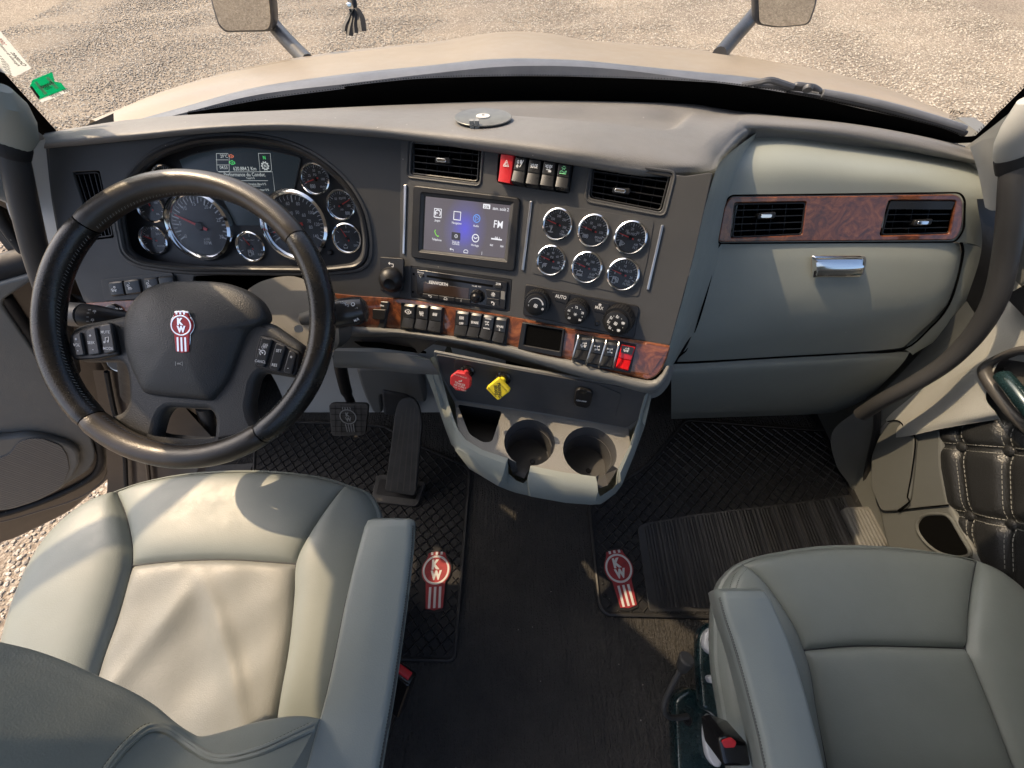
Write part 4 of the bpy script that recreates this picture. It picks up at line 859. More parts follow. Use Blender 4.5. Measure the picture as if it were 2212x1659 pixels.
for q, ic, ln in ((z12(494,262, 566,268, 558,426, 480,414),'engine',None), (z12(578,268, 650,276, 642,436, 562,424),'wheel',(('TC',.36,6.5),)), (z12(660,276, 738,288, 728,450, 645,438),'fog',(('AUX',.26,4.4),)),
                  (z12(830,308, 908,316, 892,472, 812,462),'wheel',(('OFF',.47,5.2),)), (z12(922,320, 990,328, 968,484, 890,474),None,(('SPARE',.36,5.4),)), (z12(1000,332, 1070,342, 1046,500, 970,482),'axle',(('DISABLE',.12,3.2),('MANUAL',.52,3.2))), (z12(1080,348, 1148,358, 1126,520, 1052,502),None,(('SPARE',.33,5.0),('2',.45,5.0)))):
    rocker(B, q, M['switch'], ic, None, h=WH, isz=7.4 if not ln else 5.6, lines=ln, ipos=.30 if not (ln and ln[0][0] == 'OFF') else .25, prof=PRW)
for q, ic in ((z12(1606,478, 1690,480, 1650,630, 1572,608),'truck'), (z12(1700,488, 1774,496, 1728,655, 1652,640),'axle'), (z12(1778,505, 1858,515, 1808,668, 1734,660),'axle')):
    rocker(B, q, M['switch'], ic, None, h=WH, isz=7, ipos=.3, prof=PRW)
rs2 = rocker(B, z12(1872,522, 1962,540, 1915,690, 1834,668), M['redlens'], 'truck', None, h=WH, isz=4.5, ipos=.22, prof=PRW, label='red lit trailer dump switch')
plate('switch_face', B, z12(1878,522, 1955,538, 1938,585, 1868,568), M['switch'], rs2, WH+.009, .001, .0003, .001)
marks(B, gp(z12, ('i','truck',1905,552,6)), WH+.0104, M['white'], rs2, 'symbol', r_w)
for q in (z12(1602,455, 1600,478, 1566,600, 1568,625), z12(1695,470, 1693,500, 1655,625, 1650,645), z12(1777,488, 1775,510, 1735,640, 1732,665), z12(1858,500, 1856,520, 1826,640, 1822,670)):
    pts = [B.pt(*B.loc(x, y, .010+dh), .010+dh) for (x, y), dh in zip(q, (0, .012, .014, 0))]
    MB().tube(smooth(pts, 16), .0017, 8).obj('switch_guard', M['satin'], dash)
# left switch pair plates
pl_ = plate('switch_housing', A, z4(636,188, 1085,140, 1113,205, 1130,290, 660,325), M['fascia'], dash, 0, .003, .001, .006, label='left switch plate')
for q, ic, ln in ((z4(665,207, 757,197, 775,288, 686,296),'work',None), (z4(762,196, 862,185, 882,275, 782,288),'beam',(('2',.2,4),)), (z4(890,183, 978,173, 1000,262, 911,272),'beam',(('3',.2,4),)), (z4(982,172, 1080,163, 1098,250, 1003,262),None,None)):
    rocker(A, q, M['switch'], ic, None, h=.002, isz=6.5, ipos=.5, prof=((0,.004),(.1,.006),(.9,.006),(1,.004)), lines=ln)
bin_(A, cub, .10, M['void'], 'storage_cubby', -.002)
# ------------------------------------------------------------------ radio
rb = plate('radio', B, radio_q, M['black'], dash, -.008, .007, .001, .002, label='black car radio with silver lettering')
plate('radio_face', B, z5(540,115, 1075,190, 1060,350, 540,258), M['gloss'], rb, -.001, .005, .001, .002)
rr_ = rotof(B, *z5(540,115)[0], *z5(1075,190)[0])
plate('disc_slot', B, z5(600,148, 990,207, 990,220, 598,160), M['void'], rb, .0035, .0012, .0003, .001)
plate('radio_display', B, z5(582,190, 850,228, 846,290, 580,250), mk('radio_screen', (.035,.022,.016), .12), rb, .0035, .0010, .0003, .001)
for q in (z5(576,256, 668,268, 668,290, 574,277), z5(672,269, 764,281, 764,304, 672,291), z5(768,282, 858,293, 858,316, 768,304), z5(948,232, 1032,244, 1030,283, 955,274), z5(955,282, 1028,292, 1024,330, 950,322), z5(1000,205, 1042,210, 1042,230, 1000,225), z5(548,142, 580,146, 580,162, 548,158)):
    plate('radio_button', B, q, M['black'], rb, .0035, .0025, .0008, .001)
hr = .0066
marks(B, gp(z5, ('tb','KENWORTH',669,197,6.8),('t','Bluetooth',565,133,3.4),('t','SXM',1022,200,5),('t','VOLUME  PWR',893,214,2.8)), hr-.0018, M['white'], rb, 'lettering', rr_)
marks(B, gp(z5, ('i','sun',992,263,6),('i','moon',990,318,5),('i','ret',618,272,4.5),('i','home',711,287,4.5),('i','menu',803,299,3.5),('i','phone',563,155,3)), hr, M['white'], rb, 'lettering', rr_)
plate('usb_port', B, z5(1038,242, 1062,246, 1060,295, 1036,290), M['lip'], rb, .0035, .001, .0003, .001)
for x, y in z5(522,142, 518,248, 1072,220, 1062,345): MB().lathe([(0,.0005),(.002,.0005),(.0022,-.0005)], 12).obj('screw_hole', M['void'], rb, B.at(x, y, -.0005))
# knobs: base pixel, face pixel, real length
def knobdir(fr, base, face, length, h0=0):
    b = fr.hit(*base, h0); d = ray(*face); lo = 0; best = None
    t0 = (b-CAM).dot(FW)
    for i in range(400):
        t = t0*(1-.25*i/400)
        e = abs((CAM+d*t-b).length-length)
        if best is None or e < best[0]: best = (e, t)
    p = CAM+d*best[1]; z = (p-b).normalized(); x = (fr.U - z*fr.U.dot(z)).normalized(); y = z.cross(x)
    Mx = Matrix((x, y, z)).transposed().to_4x4(); Mx.translation = b; return Mx, (p-b).length
def ribs(prof_r, h0, h1, n, depth, nn=4):
    v = []; f = []; N_ = n*4
    for k in range(N_):
        a = 2*math.pi*k/N_; r_ = prof_r - (depth if k % 4 in (0,) else 0)
        v += [(r_*1.03*math.cos(a), r_*1.03*math.sin(a), h0), (r_*math.cos(a), r_*math.sin(a), h1)]
    for k in range(N_): k2 = (k+1) % N_; f.append((2*k, 2*k2, 2*k2+1, 2*k+1))
    f.append(tuple(2*k+1 for k in range(N_))); return v, f
Mx, L_ = knobdir(B, z5(897,268)[0], z5(884,288)[0], .016, .004); k = B.scale(*z5(884,288)[0])
kb = MB().add(*ribs(27*.3662*k*1.3, 0, L_*.7, 12, .0008)).lathe([(0, L_),(.5*27*.3662*k, L_),(.62*27*.3662*k, L_*.85),(.9*27*.3662*k, L_*.72)], 24).obj('volume_knob', M['black'], rb, Mx)
# rotary knob at left
plate('knob_plate', B, knob_q, M['black'], dash, .008, .005, .0012, .006)
Mx, L_ = knobdir(B, z5(395,172)[0], z5(380,202)[0], .024, .012); k = B.scale(*z5(390,190)[0]); r_ = 72*.3662*k
MB().lathe([(0,L_-.002),(.38*r_,L_-.0015),(.45*r_,L_),(.52*r_,L_-.001),(.75*r_,L_*.75),(.95*r_,L_*.45),(r_,L_*.2),(r_,0)], 36).obj('rotary_knob', M['black'], dash, Mx)
marks(B, gp(z5, ('i','ret',388,85,7.5)), .0134, M['white'], dash, 'symbol', .05)
# ------------------------------------------------------------------ climate controls
cl = plate('climate_panel', B, clim_q, M['black'], dash, -.002, .0055, .0015, .006, label='black climate control panel with three dials')
rc = rotof(B, *clim_q[0], *clim_q[1])
for i, (b_, f_, rb_, rf_) in enumerate([(z5(1256,302)[0], z5(1243,326)[0], 78, 64), (z5(1492,352)[0], z5(1477,379)[0], 74, 66), (z5(1740,404)[0], z5(1715,434)[0], 92, 72)]):
    Mx, L_ = knobdir(B, b_, f_, .024, .003); k = B.scale(*f_)*.96; r1_ = rb_*.3662*k; r2_ = rf_*.3662*k
    kn = MB().add(*ribs(r1_*.97, .0, L_*.72, 30, .0009)).lathe([(0,L_),(r2_*.9,L_),(r2_,L_-.001),(r2_*1.02,L_*.7)], 40).obj('climate_dial', M['black'], cl, Mx, label=('fan speed dial','temperature dial','air flow direction dial')[i])
    mk_ = MB(); s_ = r2_
    if i == 0:
        w0 = [( .68*s_*math.cos(R(a)), .68*s_*math.sin(R(a))) for a in range(170, 5, -8)]
        for q in range(len(w0)-1): mk_.ribbon(w0[q:q+2], .02*s_+.13*s_*q/len(w0), 0)
        icon(mk_, 'fan', 0, -.05*s_, .24*s_, 0, .3); icon(mk_, 'fan', .68*s_, -.25*s_, .14*s_, 0, .3); put_text(mk_, '0', -.66*s_, -.1*s_, .17*s_)
    elif i == 1:
        for t, a in (('60',222),('66',158),('72',90),('78',22),('84',-42)): put_text(mk_, t, .66*s_*math.cos(R(a)), .66*s_*math.sin(R(a)), .21*s_, bold=.03)
        for a in (190,124,56,-10): mk_.poly(circ(.66*s_*math.cos(R(a)), .66*s_*math.sin(R(a)), .04*s_, 8))
        icon(mk_, 'snow', 0, 0, .2*s_, 0, .25)
    else:
        for t, a in (('man',140),('man',90),('defrost',20),('defrost',-55),('man',-130),('man',180)): icon(mk_, t, .62*s_*math.cos(R(a)), .62*s_*math.sin(R(a)), .2*s_, 0, .25)
        icon(mk_, 'fan', 0, 0, .2*s_, 0, .3)
        for a in (115,55,-15,-100,-155,160): mk_.poly(circ(.66*s_*math.cos(R(a)), .66*s_*math.sin(R(a)), .035*s_, 8))
    mk_.obj('marking', M['white'], kn, Mx @ Matrix.Translation((0, 0, L_+.0006)) @ Matrix.Rotation(rc, 4, 'Z'), smooth=False)
ab = plate('auto_button', B, z5(1340,247, 1447,262, 1428,318, 1358,300), M['black'], cl, .003, .002, .0006, .002); marks(B, gp(z5, ('t','AUTO',1391,276,7.5)), .0056, M['white'], ab, 'lettering', rc)
ab = plate('max_button', B, z5(1572,298, 1680,318, 1660,378, 1590,362), M['black'], cl, .003, .002, .0006, .002); marks(B, gp(z5, ('t','MAX',1618,341,7),('i','defrost',1622,324,4.5)), .0056, M['white'], ab, 'lettering', rc)
MB().lathe([(0,.001),(.003,.001),(.0035,.0025),(.005,.002),(.005,0)], 18).obj('sensor', M['black'], cl, B.at(*z5(1605,432)[0], .003))
# storage slot in the wood: cavity shade painted as a flat black plate
slot = z5(1162,425, 1415,468, 1395,635, 1135,585)
plate('slot_frame', B, slot, M['black'], dash, .004, .0085, .002, .003, holes=[(z5(1190,440, 1400,472, 1382,598, 1172,560), .002)])
plate('slot_shade_plate', B, z5(1185,438, 1402,472, 1385,600, 1168,562), M['void'], dash, .004, .0055, .0005, .001)
# trailer brake lever block by the wheel
tb = plate('brake_control', B, z5(225,292, 376,305, 372,345, 350,468, 215,462, 218,440), M['switch'], dash, .006, .012, .003, .004)
marks(B, gp(z5, ('tb','NOT FOR PARKING',305,322,3.6),('i','trailer',292,440,8)), .0186, M['white'], tb, 'lettering', .05)
plate('brake_control_lever', B, z5(232,345, 360,352, 354,412, 228,405), M['black'], tb, .018, .006, .002, .003)
# key cylinder / rotary light switch left
MB().lathe([(0,.012),(.012,.012),(.0155,.010),(.0175,.0)], 30).obj('light_knob', M['gloss'], dash, A.at(*z4(742,388)[0], .004))
marks(A, gp(z4, ('t','OFF  ON',750,372,3.5)), .0168, M['white'], dash, 'lettering')
# ------------------------------------------------------------------ passenger side of the dashboard
def rowsurf(name, rows, mat, parent, nu=40, nv=24, label=None, lin=False, flip=False):
    return MB().grid(loft(rows, nu, nv, lin), flip=flip).obj(name, mat, parent, label=label)
side_a = [B.hit(x, y, -.008) for x, y in [(1560,345),(1545,372),(1520,460),(1499,551),(1474,650),(1446,747),(1430,800)]]
side_b = [CP.hit(x, y, h) for x, y, h in [(1592,318,.05),(1572,350,.075),(1546,445,.085),(1527,535,.09),(1500,640,.085),(1474,740,.075),(1452,790,.06)]]
side_c = [CP.hit(x, y, h) for x, y, h in [(1652,276,-.07),(1632,298,-.055),(1597,352,.0),(1570,430,.016),(1551,525,.016),(1533,610,.014),(1490,730,.004)]]
side_d = [p+Vector((.03,.01,-.002)) for p in side_c]
rowsurf('side_wall', [side_a, side_b, side_c, side_d], M['light'], dash, 40, 30, label='grey side of the centre stack')
# upper panel, above and around the wood
up = [[(1628,289,-.06),(1700,288,-.06),(1800,301,-.06),(1970,327,-.06),(2095,350,-.06),(2118,358,-.08),(2122,364,-.11)],
      [(1596,352,-.002),(1700,352,.004),(1800,360,.005),(1970,376,.003),(2105,396,-.010),(2134,405,-.04),(2138,412,-.07)],
      [(1570,430,.014),(1700,430,.014),(1800,430,.014),(1970,430,.014),(2100,440,.008),(2136,450,-.025),(2142,455,-.07)],
      [(1551,525,.014),(1700,524,.014),(1800,524,.014),(1970,524,.014),(2085,524,.010),(2128,540,-.02),(2136,548,-.07)]]
_pg = loft([[CP.hit(*p) for p in r] for r in up], 160, 100); _pm = MB().grid(_pg); _h1 = z3(377,1284, 832,1276, 805,1486, 352,1505); _h2 = z3(1352,1266, 1776,1268, 1738,1478, 1296,1490)
_pm.f = [q for q in _pm.f if not any(inpoly(*project(Vector(_pm.v[q[0]])), hh) > -3 for hh in (_h1, _h2))]
_pm.obj('passenger_panel', M['light'], dash, label='light grey panel above the glove box')
CF = CP.off(.014)
wo = z3(318,1300, 352,1246, 1000,1240, 1785,1228, 1822,1262, 1818,1440, 1770,1518, 1000,1524, 276,1530, 285,1480)
hl = z3(377,1284, 832,1276, 805,1486, 352,1505); hr2 = z3(1352,1266, 1776,1268, 1738,1478, 1296,1490)
plate('wood_trim', CF, wo, M['wood'], dash, 0, .006, .0022, .010, holes=[(hl, .005), (hr2, .005)], label='burl wood strip with two air vents on the passenger side')
vent(CF, hl, 4, 4, z3(578,1366)[0], 'left air vent in the passenger wood strip', h=.003)
vent(CF, hr2, 4, 3, z3(1565,1408)[0], 'right air vent in the passenger wood strip', h=.001)
plank(CF, CF.loc(*z3(1355,1298)[0], .006), CF.loc(*z3(1760,1300)[0], .006), .014, .012, .006, 'flap', dash, M['black'])
pts = [CF.pt(a, b, .0005) for a, b in rpoly([CF.loc(x, y) for x, y in z3(305,1300, 345,1236, 1800,1218, 1832,1262, 1826,1450, 1775,1530, 265,1538)], .010)]
MB().tube(pts+[pts[0], pts[1]], .0016, 6, caps=False).obj('trim_gap', M['void'], dash)
# glove box door
gd = [[(1552,528,.006),(1640,527,.014),(1800,526,.016),(1960,525,.015),(2050,524,.012),(2072,526,.0)],
      [(1540,575,.008),(1640,575,.020),(1800,575,.022),(1960,572,.022),(2050,572,.018),(2076,560,.004)],
      [(1520,650,.008),(1640,652,.022),(1800,652,.024),(1960,648,.022),(2032,640,.018),(2060,622,.004)],
      [(1490,735,-.005),(1600,722,.006),(1750,712,.010),(1900,700,.010),(2000,688,.005),(2034,672,-.006)],
      [(1462,782,-.04),(1580,776,-.03),(1700,769,-.03),(1850,761,-.03),(1925,754,-.033),(1952,750,-.04)]]
glove = rowsurf('glove_box_door', [[CP.hit(*p) for p in r] for r in gd], M['light'], dash, 60, 50, label='glove box door with a chrome latch')
GF = CP.off(.022)
lq = z6(884,40, 1206,40, 1182,181, 884,181)
plate('latch_recess', GF, z6(862,36, 1214,34, 1180,268, 1150,288, 895,288, 868,262), M['lip'], glove, -.003, .0045, .002, .008)
LT = Frame(GF.hit(*z6(1040,110)[0], .010), XA, GF.V*math.cos(R(1)) + GF.N*math.sin(R(1)))
lch = mk('latch_chrome', (.78,.79,.8), .07, 1.0); bump(lch, noise(lch, 14, 1), .12, .004)
_q = [LT.loc(x, y, .004) for x, y in lq]; _g = []
for j in range(13):
    v = j/12; e = abs(2*v-1); _g.append([LT.pt(_q[0][0]*(1-u)*(1-v)+_q[1][0]*u*(1-v)+_q[2][0]*u*v+_q[3][0]*(1-u)*v, _q[0][1]*(1-u)*(1-v)+_q[1][1]*u*(1-v)+_q[2][1]*u*v+_q[3][1]*(1-u)*v, -.004 if (j in (0, 12) or u in (0, 1)) else .001+.0065*(1-e*e)-.0012*(abs(2*u-1)**6)) for u in (0, .02, .06, .2, .4, .6, .8, .94, .98, 1)])
MB().grid(_g, flip=True).obj('latch', lch, glove, ang=70)
# dark gap lines round the glove box
gp_ = [(1556,526,.012),(1547,545,.010),(1530,620,.012),(1505,704,.002),(1480,760,-.02),(1458,784,-.035),(1700,771,-.028),(1850,763,-.028),(1951,755,-.036),(2012,706,-.012),(2044,668,.0),(2064,620,.006),(2080,548,.006),(2076,524,.008)]
MB().tube(smooth([CP.hit(*p) for p in gp_], 90), .0022, 6).obj('door_gap', M['void'], dash)
rs_a = [CP.hit(x, y, h) for x, y, h in [(2074,524,.010),(2082,548,.008),(2066,622,.006),(2046,670,.0),(2012,708,-.012),(1955,757,-.036)]]
rs_b = [CP.hit(x, y, h) for x, y, h in [(2128,536,-.018),(2126,560,-.02),(2104,640,-.02),(2072,690,-.03),(2036,722,-.045),(1968,762,-.06)]]
rs_c = [p+Vector((.02,.10,-.01)) for p in rs_b]
rowsurf('side_wall', [[a+Vector((0,.004,0)) for a in rs_a], [a.lerp(b,.5)+CP.N*.006 for a, b in zip(rs_a, rs_b)], rs_b, rs_c], M['light'], dash, 40, 14)
for i in range(7):
    x, y = z3(1965-10*i, 1400+52*i)[0]; p = CP.hit(x, y, -.03)
    MB().lathe([(0,.012),(.004,.011),(.0065,.006),(.007,-.03)], 12).obj('vent_rib', M['light'], dash, Matrix.Translation(p) @ CP.N.to_track_quat('Z','Y').to_matrix().to_4x4())
low = [[(1450,787,-.045),(1600,779,-.035),(1750,770,-.035),(1900,761,-.038),(1966,760,-.05)],
       [(1450,815,-.05),(1600,808,-.04),(1750,798,-.04),(1880,792,-.045),(1945,790,-.06)],
       [(1450,884,-.16),(1600,880,-.15),(1750,872,-.15),(1850,862,-.16),(1890,850,-.17)],
       [(1450,905,-.26),(1600,900,-.25),(1750,895,-.25),(1850,885,-.26),(1900,870,-.27)]]
rowsurf('lower_panel', [[CP.hit(*p) for p in r] for r in low], M['light'], dash, 50, 24, label='lower panel below the glove box')
# left end cap of the dash
la = [A.hit(x, y, -.004) for x, y in [(104,322),(112,400),(120,460),(137,540),(162,596),(186,655)]]
rowsurf('end_cap', [la, [p+Vector((-.012,.03,0)) for p in la], [p+Vector((-.03,.22,-.03)) for p in la]], M['fascia'], dash)
# ------------------------------------------------------------------ lower centre console with cup holders
con = thing('centre_console', 'grey centre console with two cup holders and parking brake knobs', 'console', (.06, .35, .6))
T = Frame(Vector((0, .35, .72)), Vector((1, 0, 0)), Vector((0, 1, 0)))
def Tl(*a): return [T.loc(x, y) for x, y in z5(*a)]
p1 = Pz(*z5(770,888)[0], .72); p2 = Pz(*z5(1785,1052)[0], .72)
K = Frame(p1, p2-p1, Vector((0, .16, 1)))
plate('back_panel', K, z5(640,600, 1100,690, 1500,760, 1925,830, 1880,960, 1800,1075, 1300,990, 765,905, 690,760), M['lip'], con, -.006, .006, .001, .003)
bpm = mk('dark_panel_plastic', (.06,.06,.062), .55); var(bpm, (.06,.06,.062), .12, 8, rough=.55); v_ = voro(bpm, 1500, 'SMOOTH_F1'); bump(bpm, v_.outputs['Distance'], .3, .0004)
plate('back_panel', K, z5(655,618, 1100,698, 1500,768, 1895,835, 1850,1000, 1780,1050, 1300,965, 775,885, 700,760), bpm, con, 0, .003, .001, .006, label='dark panel carrying the parking brake knobs')
plate('knob_panel', K, z5(770,640, 1200,720, 1600,790, 1748,850, 1712,985, 1690,1000, 1200,915, 790,830, 752,770), bpm, con, .003, .002, .0006, .006)
def arc2(c, r, pa, pb, n=26):
    """points round circle c from the direction of pa the long way to pb (clockwise seen from above)"""
    a0 = math.atan2(pa[1]-c[1], pa[0]-c[0]); a1 = math.atan2(pb[1]-c[1], pb[0]-c[0])
    while a1 < a0: a1 += 2*math.pi
    return [(c[0]+r*math.cos(a0+(a1-a0)*k/n), c[1]+r*math.sin(a0+(a1-a0)*k/n)) for k in range(n+1)]
c1 = Tl(1207,1132)[0]; c2 = Tl(1562,1186)[0]; ra = .0525; rb2 = .0545
n2r, n2l = Tl(1728,1290)[0], Tl(1600,1337)[0]; n1r, n1l = Tl(1212,1272)[0], Tl(1080,1228)[0]
a2 = arc2(c2, rb2, (c2[0]+.042, c2[1]-.03), (c2[0]+.012, c2[1]-.05)); a1 = arc2(c1, ra, (c1[0]+.014, c1[1]-.05), (c1[0]-.028, c1[1]-.044))
outer = Tl(765,882, 1790,1050, 1800,1150) + [n2r] + a2 + [n2l] + Tl(1400,1310) + [n1r] + a1 + [n1l] + Tl(900,1172, 830,1120, 785,1060)
pocket = rpoly(Tl(780,908, 1046,950, 985,1132, 930,1135, 850,1085), .008)
me = plate_mesh(outer, [pocket], .004, 0); finish(me, True, 50)
traym = grain('cup_tray_plastic', (.21, .205, .19), .55, 700, .7, .0009, .08, 6)
link('tray', me, traym, con, T.mat(0, 0, -.004), 'flat tray with two cup holes and a pocket')
m_ = MB(); m_.add([(a, b, 0) for a, b in pocket]+[(a*.98+.001, b*.98, -.07) for a, b in pocket], [(i, i+len(pocket), (i+1) % len(pocket)+len(pocket), (i+1) % len(pocket)) for i in range(len(pocket))]+[tuple(range(len(pocket), 2*len(pocket)))]); m_.obj('pocket', M['black'], con, T.mat(0, 0, -.002), smooth=False)
for c, r_, arcp in ((c1, ra, a1), (c2, rb2, a2)):
    m_ = MB(); rows = []
    for rr_, zz in ((1.0,-.001),(.97,-.006),(.93,-.03),(.925,-.032),(.90,-.032),(.88,-.085)):
        rows.append([(c[0]+(x-c[0])*rr_, c[1]+(y-c[1])*rr_, zz) for x, y in arcp])
    m_.grid(rows, flip=True)
    m_.add([(c[0]+r_*.9*math.cos(2*math.pi*k/32), c[1]+r_*.9*math.sin(2*math.pi*k/32), -.084) for k in range(32)], [tuple(range(32))])
    m_.obj('cup_holder', bpm, con, T.mat())
    MB().lathe([(0,.001),(.005,.001),(.006,0)], 16).obj('drain_plug', M['black'], con, T.mat(c[0]+.01, c[1]-.01, -.083))
# notch linings from the cups to the front
for (A_, B_, C_, D_2) in (((c1[0]-.028, c1[1]-.044), (c1[0]+.014, c1[1]-.05), n1l, n1r), ((c2[0]+.012, c2[1]-.05), (c2[0]+.042, c2[1]-.03), n2l, n2r)):
    m_ = MB(); z0, z1_ = -.001, -.052
    cl_, cr2 = (C_[0]*.8+D_2[0]*.2, C_[1]*.8+D_2[1]*.2-.012), (C_[0]*.25+D_2[0]*.75, C_[1]*.25+D_2[1]*.75-.012); al_, ar_ = (A_[0]+.004, A_[1]), (B_[0]-.004, B_[1])
    v = [(*A_, z0), (*C_, z0), (*D_2, z0), (*B_, z0), (*al_, z1_), (*cl_, z1_), (*cr2, z1_), (*ar_, z1_)]
    m_.add(v, [(0,1,5,4), (4,5,6,7), (7,6,2,3)]); m_.obj('cup_notch', bpm, con, T.mat(), smooth=False)
per = [((652,630),(622,640),(598,645),.842),((690,760),(662,770),(638,785),.79),((728,900),(702,912),(676,930),.745),((762,1000),(735,1015),(705,1030),.727),((785,1060),(755,1085),(730,1085),.722),
       ((830,1120),(785,1175),(770,1185),.722),((930,1180),(895,1240),(850,1290),.722),((1078,1228),(1056,1306),(1020,1392),.722),
       ((1082,1320),(1082,1322),(1075,1415),.69),((1130,1362),(1130,1364),(1125,1432),.68),((1170,1376),(1172,1379),(1180,1445),.68),((1190,1360),(1192,1362),(1200,1450),.69),
       ((1213,1272),(1196,1352),(1215,1455),.722),((1400,1310),(1400,1392),(1420,1492),.722),((1598,1337),(1610,1428),(1570,1503),.722),
       ((1612,1440),(1614,1444),(1625,1500),.69),((1622,1455),(1625,1458),(1650,1485),.68),((1700,1405),(1706,1408),(1708,1440),.68),((1722,1380),(1728,1385),(1728,1410),.69),
       ((1730,1290),(1745,1360),(1748,1385),.722),((1800,1150),(1818,1170),(1826,1205),.722),((1850,1000),(1868,1012),(1888,1035),.76),((1893,850),(1908,850),(1930,850),.84)]
shell = MB(); R0 = []; R1 = []; R2 = []; R3 = []; R4 = []
for i, (a, b, c, zz) in enumerate(per):
    p = Pz(*z5(*a)[0], zz); q = Pz(*z5(*b)[0], zz-.012); s_ = Pz(*z5(*c)[0], zz-.07)
    if i in (0,1,2,21,22): s_ = Pz(*z5(*c)[0], zz-.02)
    R0.append(p+Vector((0,.001,-.01))); R1.append(p); R2.append(q); R3.append(s_); R4.append(s_+Vector(((.06-s_.x)*.12, .10, -.07)))
shell.grid([R0, R1, [p.lerp(q,.5)+Vector((0,0,.004)) for p, q in zip(R1,R2)], R2, [p.lerp(q,.5)+Vector((0,-.006,.004)) for p, q in zip(R2,R3)], R3, [p.lerp(q,.5)+Vector((0,-.01,-.02)) for p, q in zip(R3,R4)], R4])
shell.obj('shell', M['light'], con, label='light grey rounded outer shell of the console', ang=30)
# leg behind and side walls down to the floor
def Pzl(lst, z): return [Pz(x, y, z) for x, y in lst]
legL = [R4[i] for i in range(0, len(R4))]
MB().grid([legL, [Vector((p.x*.9, max(p.y, .54), .52)) for p in legL], [Vector((p.x*.9, .66, FZ)) for p in legL]]).obj('pedestal', M['light'], con)
# octagonal red and square yellow valve knobs
for base, face, rp, n_, mt, nm, lb in ((z5(845,708)[0], z5(797,780)[0], 64, 8, 'red_knob', 'air_supply_knob', 'red octagonal trailer air supply knob'), (z5(1054,752)[0], z5(1020,826)[0], 72, 4, 'yellow', 'parking_brake_knob', 'yellow diamond parking brake knob')):
    Mx, L_ = knobdir(K, base, face, .052, .004); k = K.scale(*face)*.93; r_ = rp*.3662*k
    off = R(22.5) if n_ == 8 else R(4)
    me = plate_mesh(rpoly([(r_*math.cos(2*math.pi*i/n_+off), r_*math.sin(2*math.pi*i/n_+off)) for i in range(n_)], r_*.18 if n_ == 4 else .001), (), .012, .002); finish(me, True, 40)
    kn = link(nm, me, M[mt], con, Mx @ Matrix.Translation((0, 0, L_-.012)), lb)
    MB().lathe([(r_*.42, 0),(r_*.36, .005),(r_*.30, .012),(r_*.30, .03),(r_*.42, L_-.012)], 24).obj('stem', M[mt], kn, Mx)
    MB().lathe([(r_*.66, 0),(r_*.66, .006),(r_*.5, .008),(r_*.45,.012),(0,.012)], 28).obj('collar', M['gloss'], kn, Mx)
    tx = MB(); 
    if n_ == 8:
        for i, t in enumerate(('PULL','TO','EVACUATE')): pass
        put_text(tx, 'TRAILER', 0, -r_*.15, .0048, 0, R(-10)); put_text(tx, 'AIR SUPPLY', 0, -r_*.42, .0040, 0, R(-10)); put_text(tx, 'PUSH  TO  SUPPLY', 0, -r_*.68, .0026, 0, R(-10)); put_text(tx, 'PULL TO EXHAUST', 0, r_*.62, .0026, 0, R(-10)); tx.ribbon([(-.003,.002),(.003,.003),(.003,.0055)], .0018)
    else:
        put_text(tx, 'PARKING', r_*.12, 0, .0062, 0, R(-80), .03); put_text(tx, 'BRAKE', -r_*.16, -.001, .0058, 0, R(-80), .03)
        put_text(tx, 'PUSH TO RELEASE', -r_*.5, -r_*.22, .0028, 0, R(-44)); put_text(tx, 'PULL TO APPLY', r_*.42, r_*.30, .0030, 0, R(-44))
    tx.obj('lettering', M['sticker_white'] if n_ == 8 else M['ink'], kn, Mx @ Matrix.Translation((0, 0, L_+.0005)), smooth=False)
so = plate('power_socket_cover', K, z5(1478,832, 1500,822, 1570,838, 1582,860, 1562,925, 1545,938, 1480,925, 1466,905), M['black'], con, .005, .009, .003, .004)
plate('hinge', K, z5(1502,822, 1545,828, 1538,852, 1498,846), M['gloss'], so, .013, .002, .0006, .001)
marks(K, gp(z5, ('tb','12V120W',1514,891,4.6)), .0145, M['white'], so, 'lettering', rotof(K, *z5(1200,900)[0], *z5(1300,916)[0]))
# ------------------------------------------------------------------ under-dash panels on the driver side
und = [[(724,722),(800,724),(863,727),(935,736)],[(724,745),(800,748),(865,752),(905,758)]]
band([(724,723),(800,724),(863,727),(945,737)], [(724,752),(800,752),(860,755),(905,764)], 0, 'lower_lip', bpm, [(0,-.01),(0,-.004),(1,-.012)], label='dark ledge under the wood strip')
plate('ledge_slot', A, z5(168,540, 330,548, 500,575, 595,600, 598,612, 480,600, 210,568), M['void'], dash, -.002, .004, .0006, .003)
kn_ = [[Pz(x, y, z) for x, y, z in r] for r in ([(720,758,.86),(800,760,.86),(885,764,.86),(925,775,.855)], [(720,786,.83),(800,788,.83),(884,796,.83),(945,800,.83)], [(724,794,.80),(800,797,.80),(880,806,.80),(950,810,.80)])]
rowsurf('knee_panel', kn_, M['lip'], dash, 24, 10, label='grey knee panel edge above the pedals')
leg = [[Pz(x, y, z) for x, y, z in r] for r in ([(884,770,.856),(915,800,.80),(940,860,.73),(958,915,.66),(975,960,.55)], [(925,775,.858),(943,802,.81),(965,868,.745),(982,925,.70),(1000,985,.6)])]
rowsurf('console_leg', leg, M['light'], con, 24, 8)
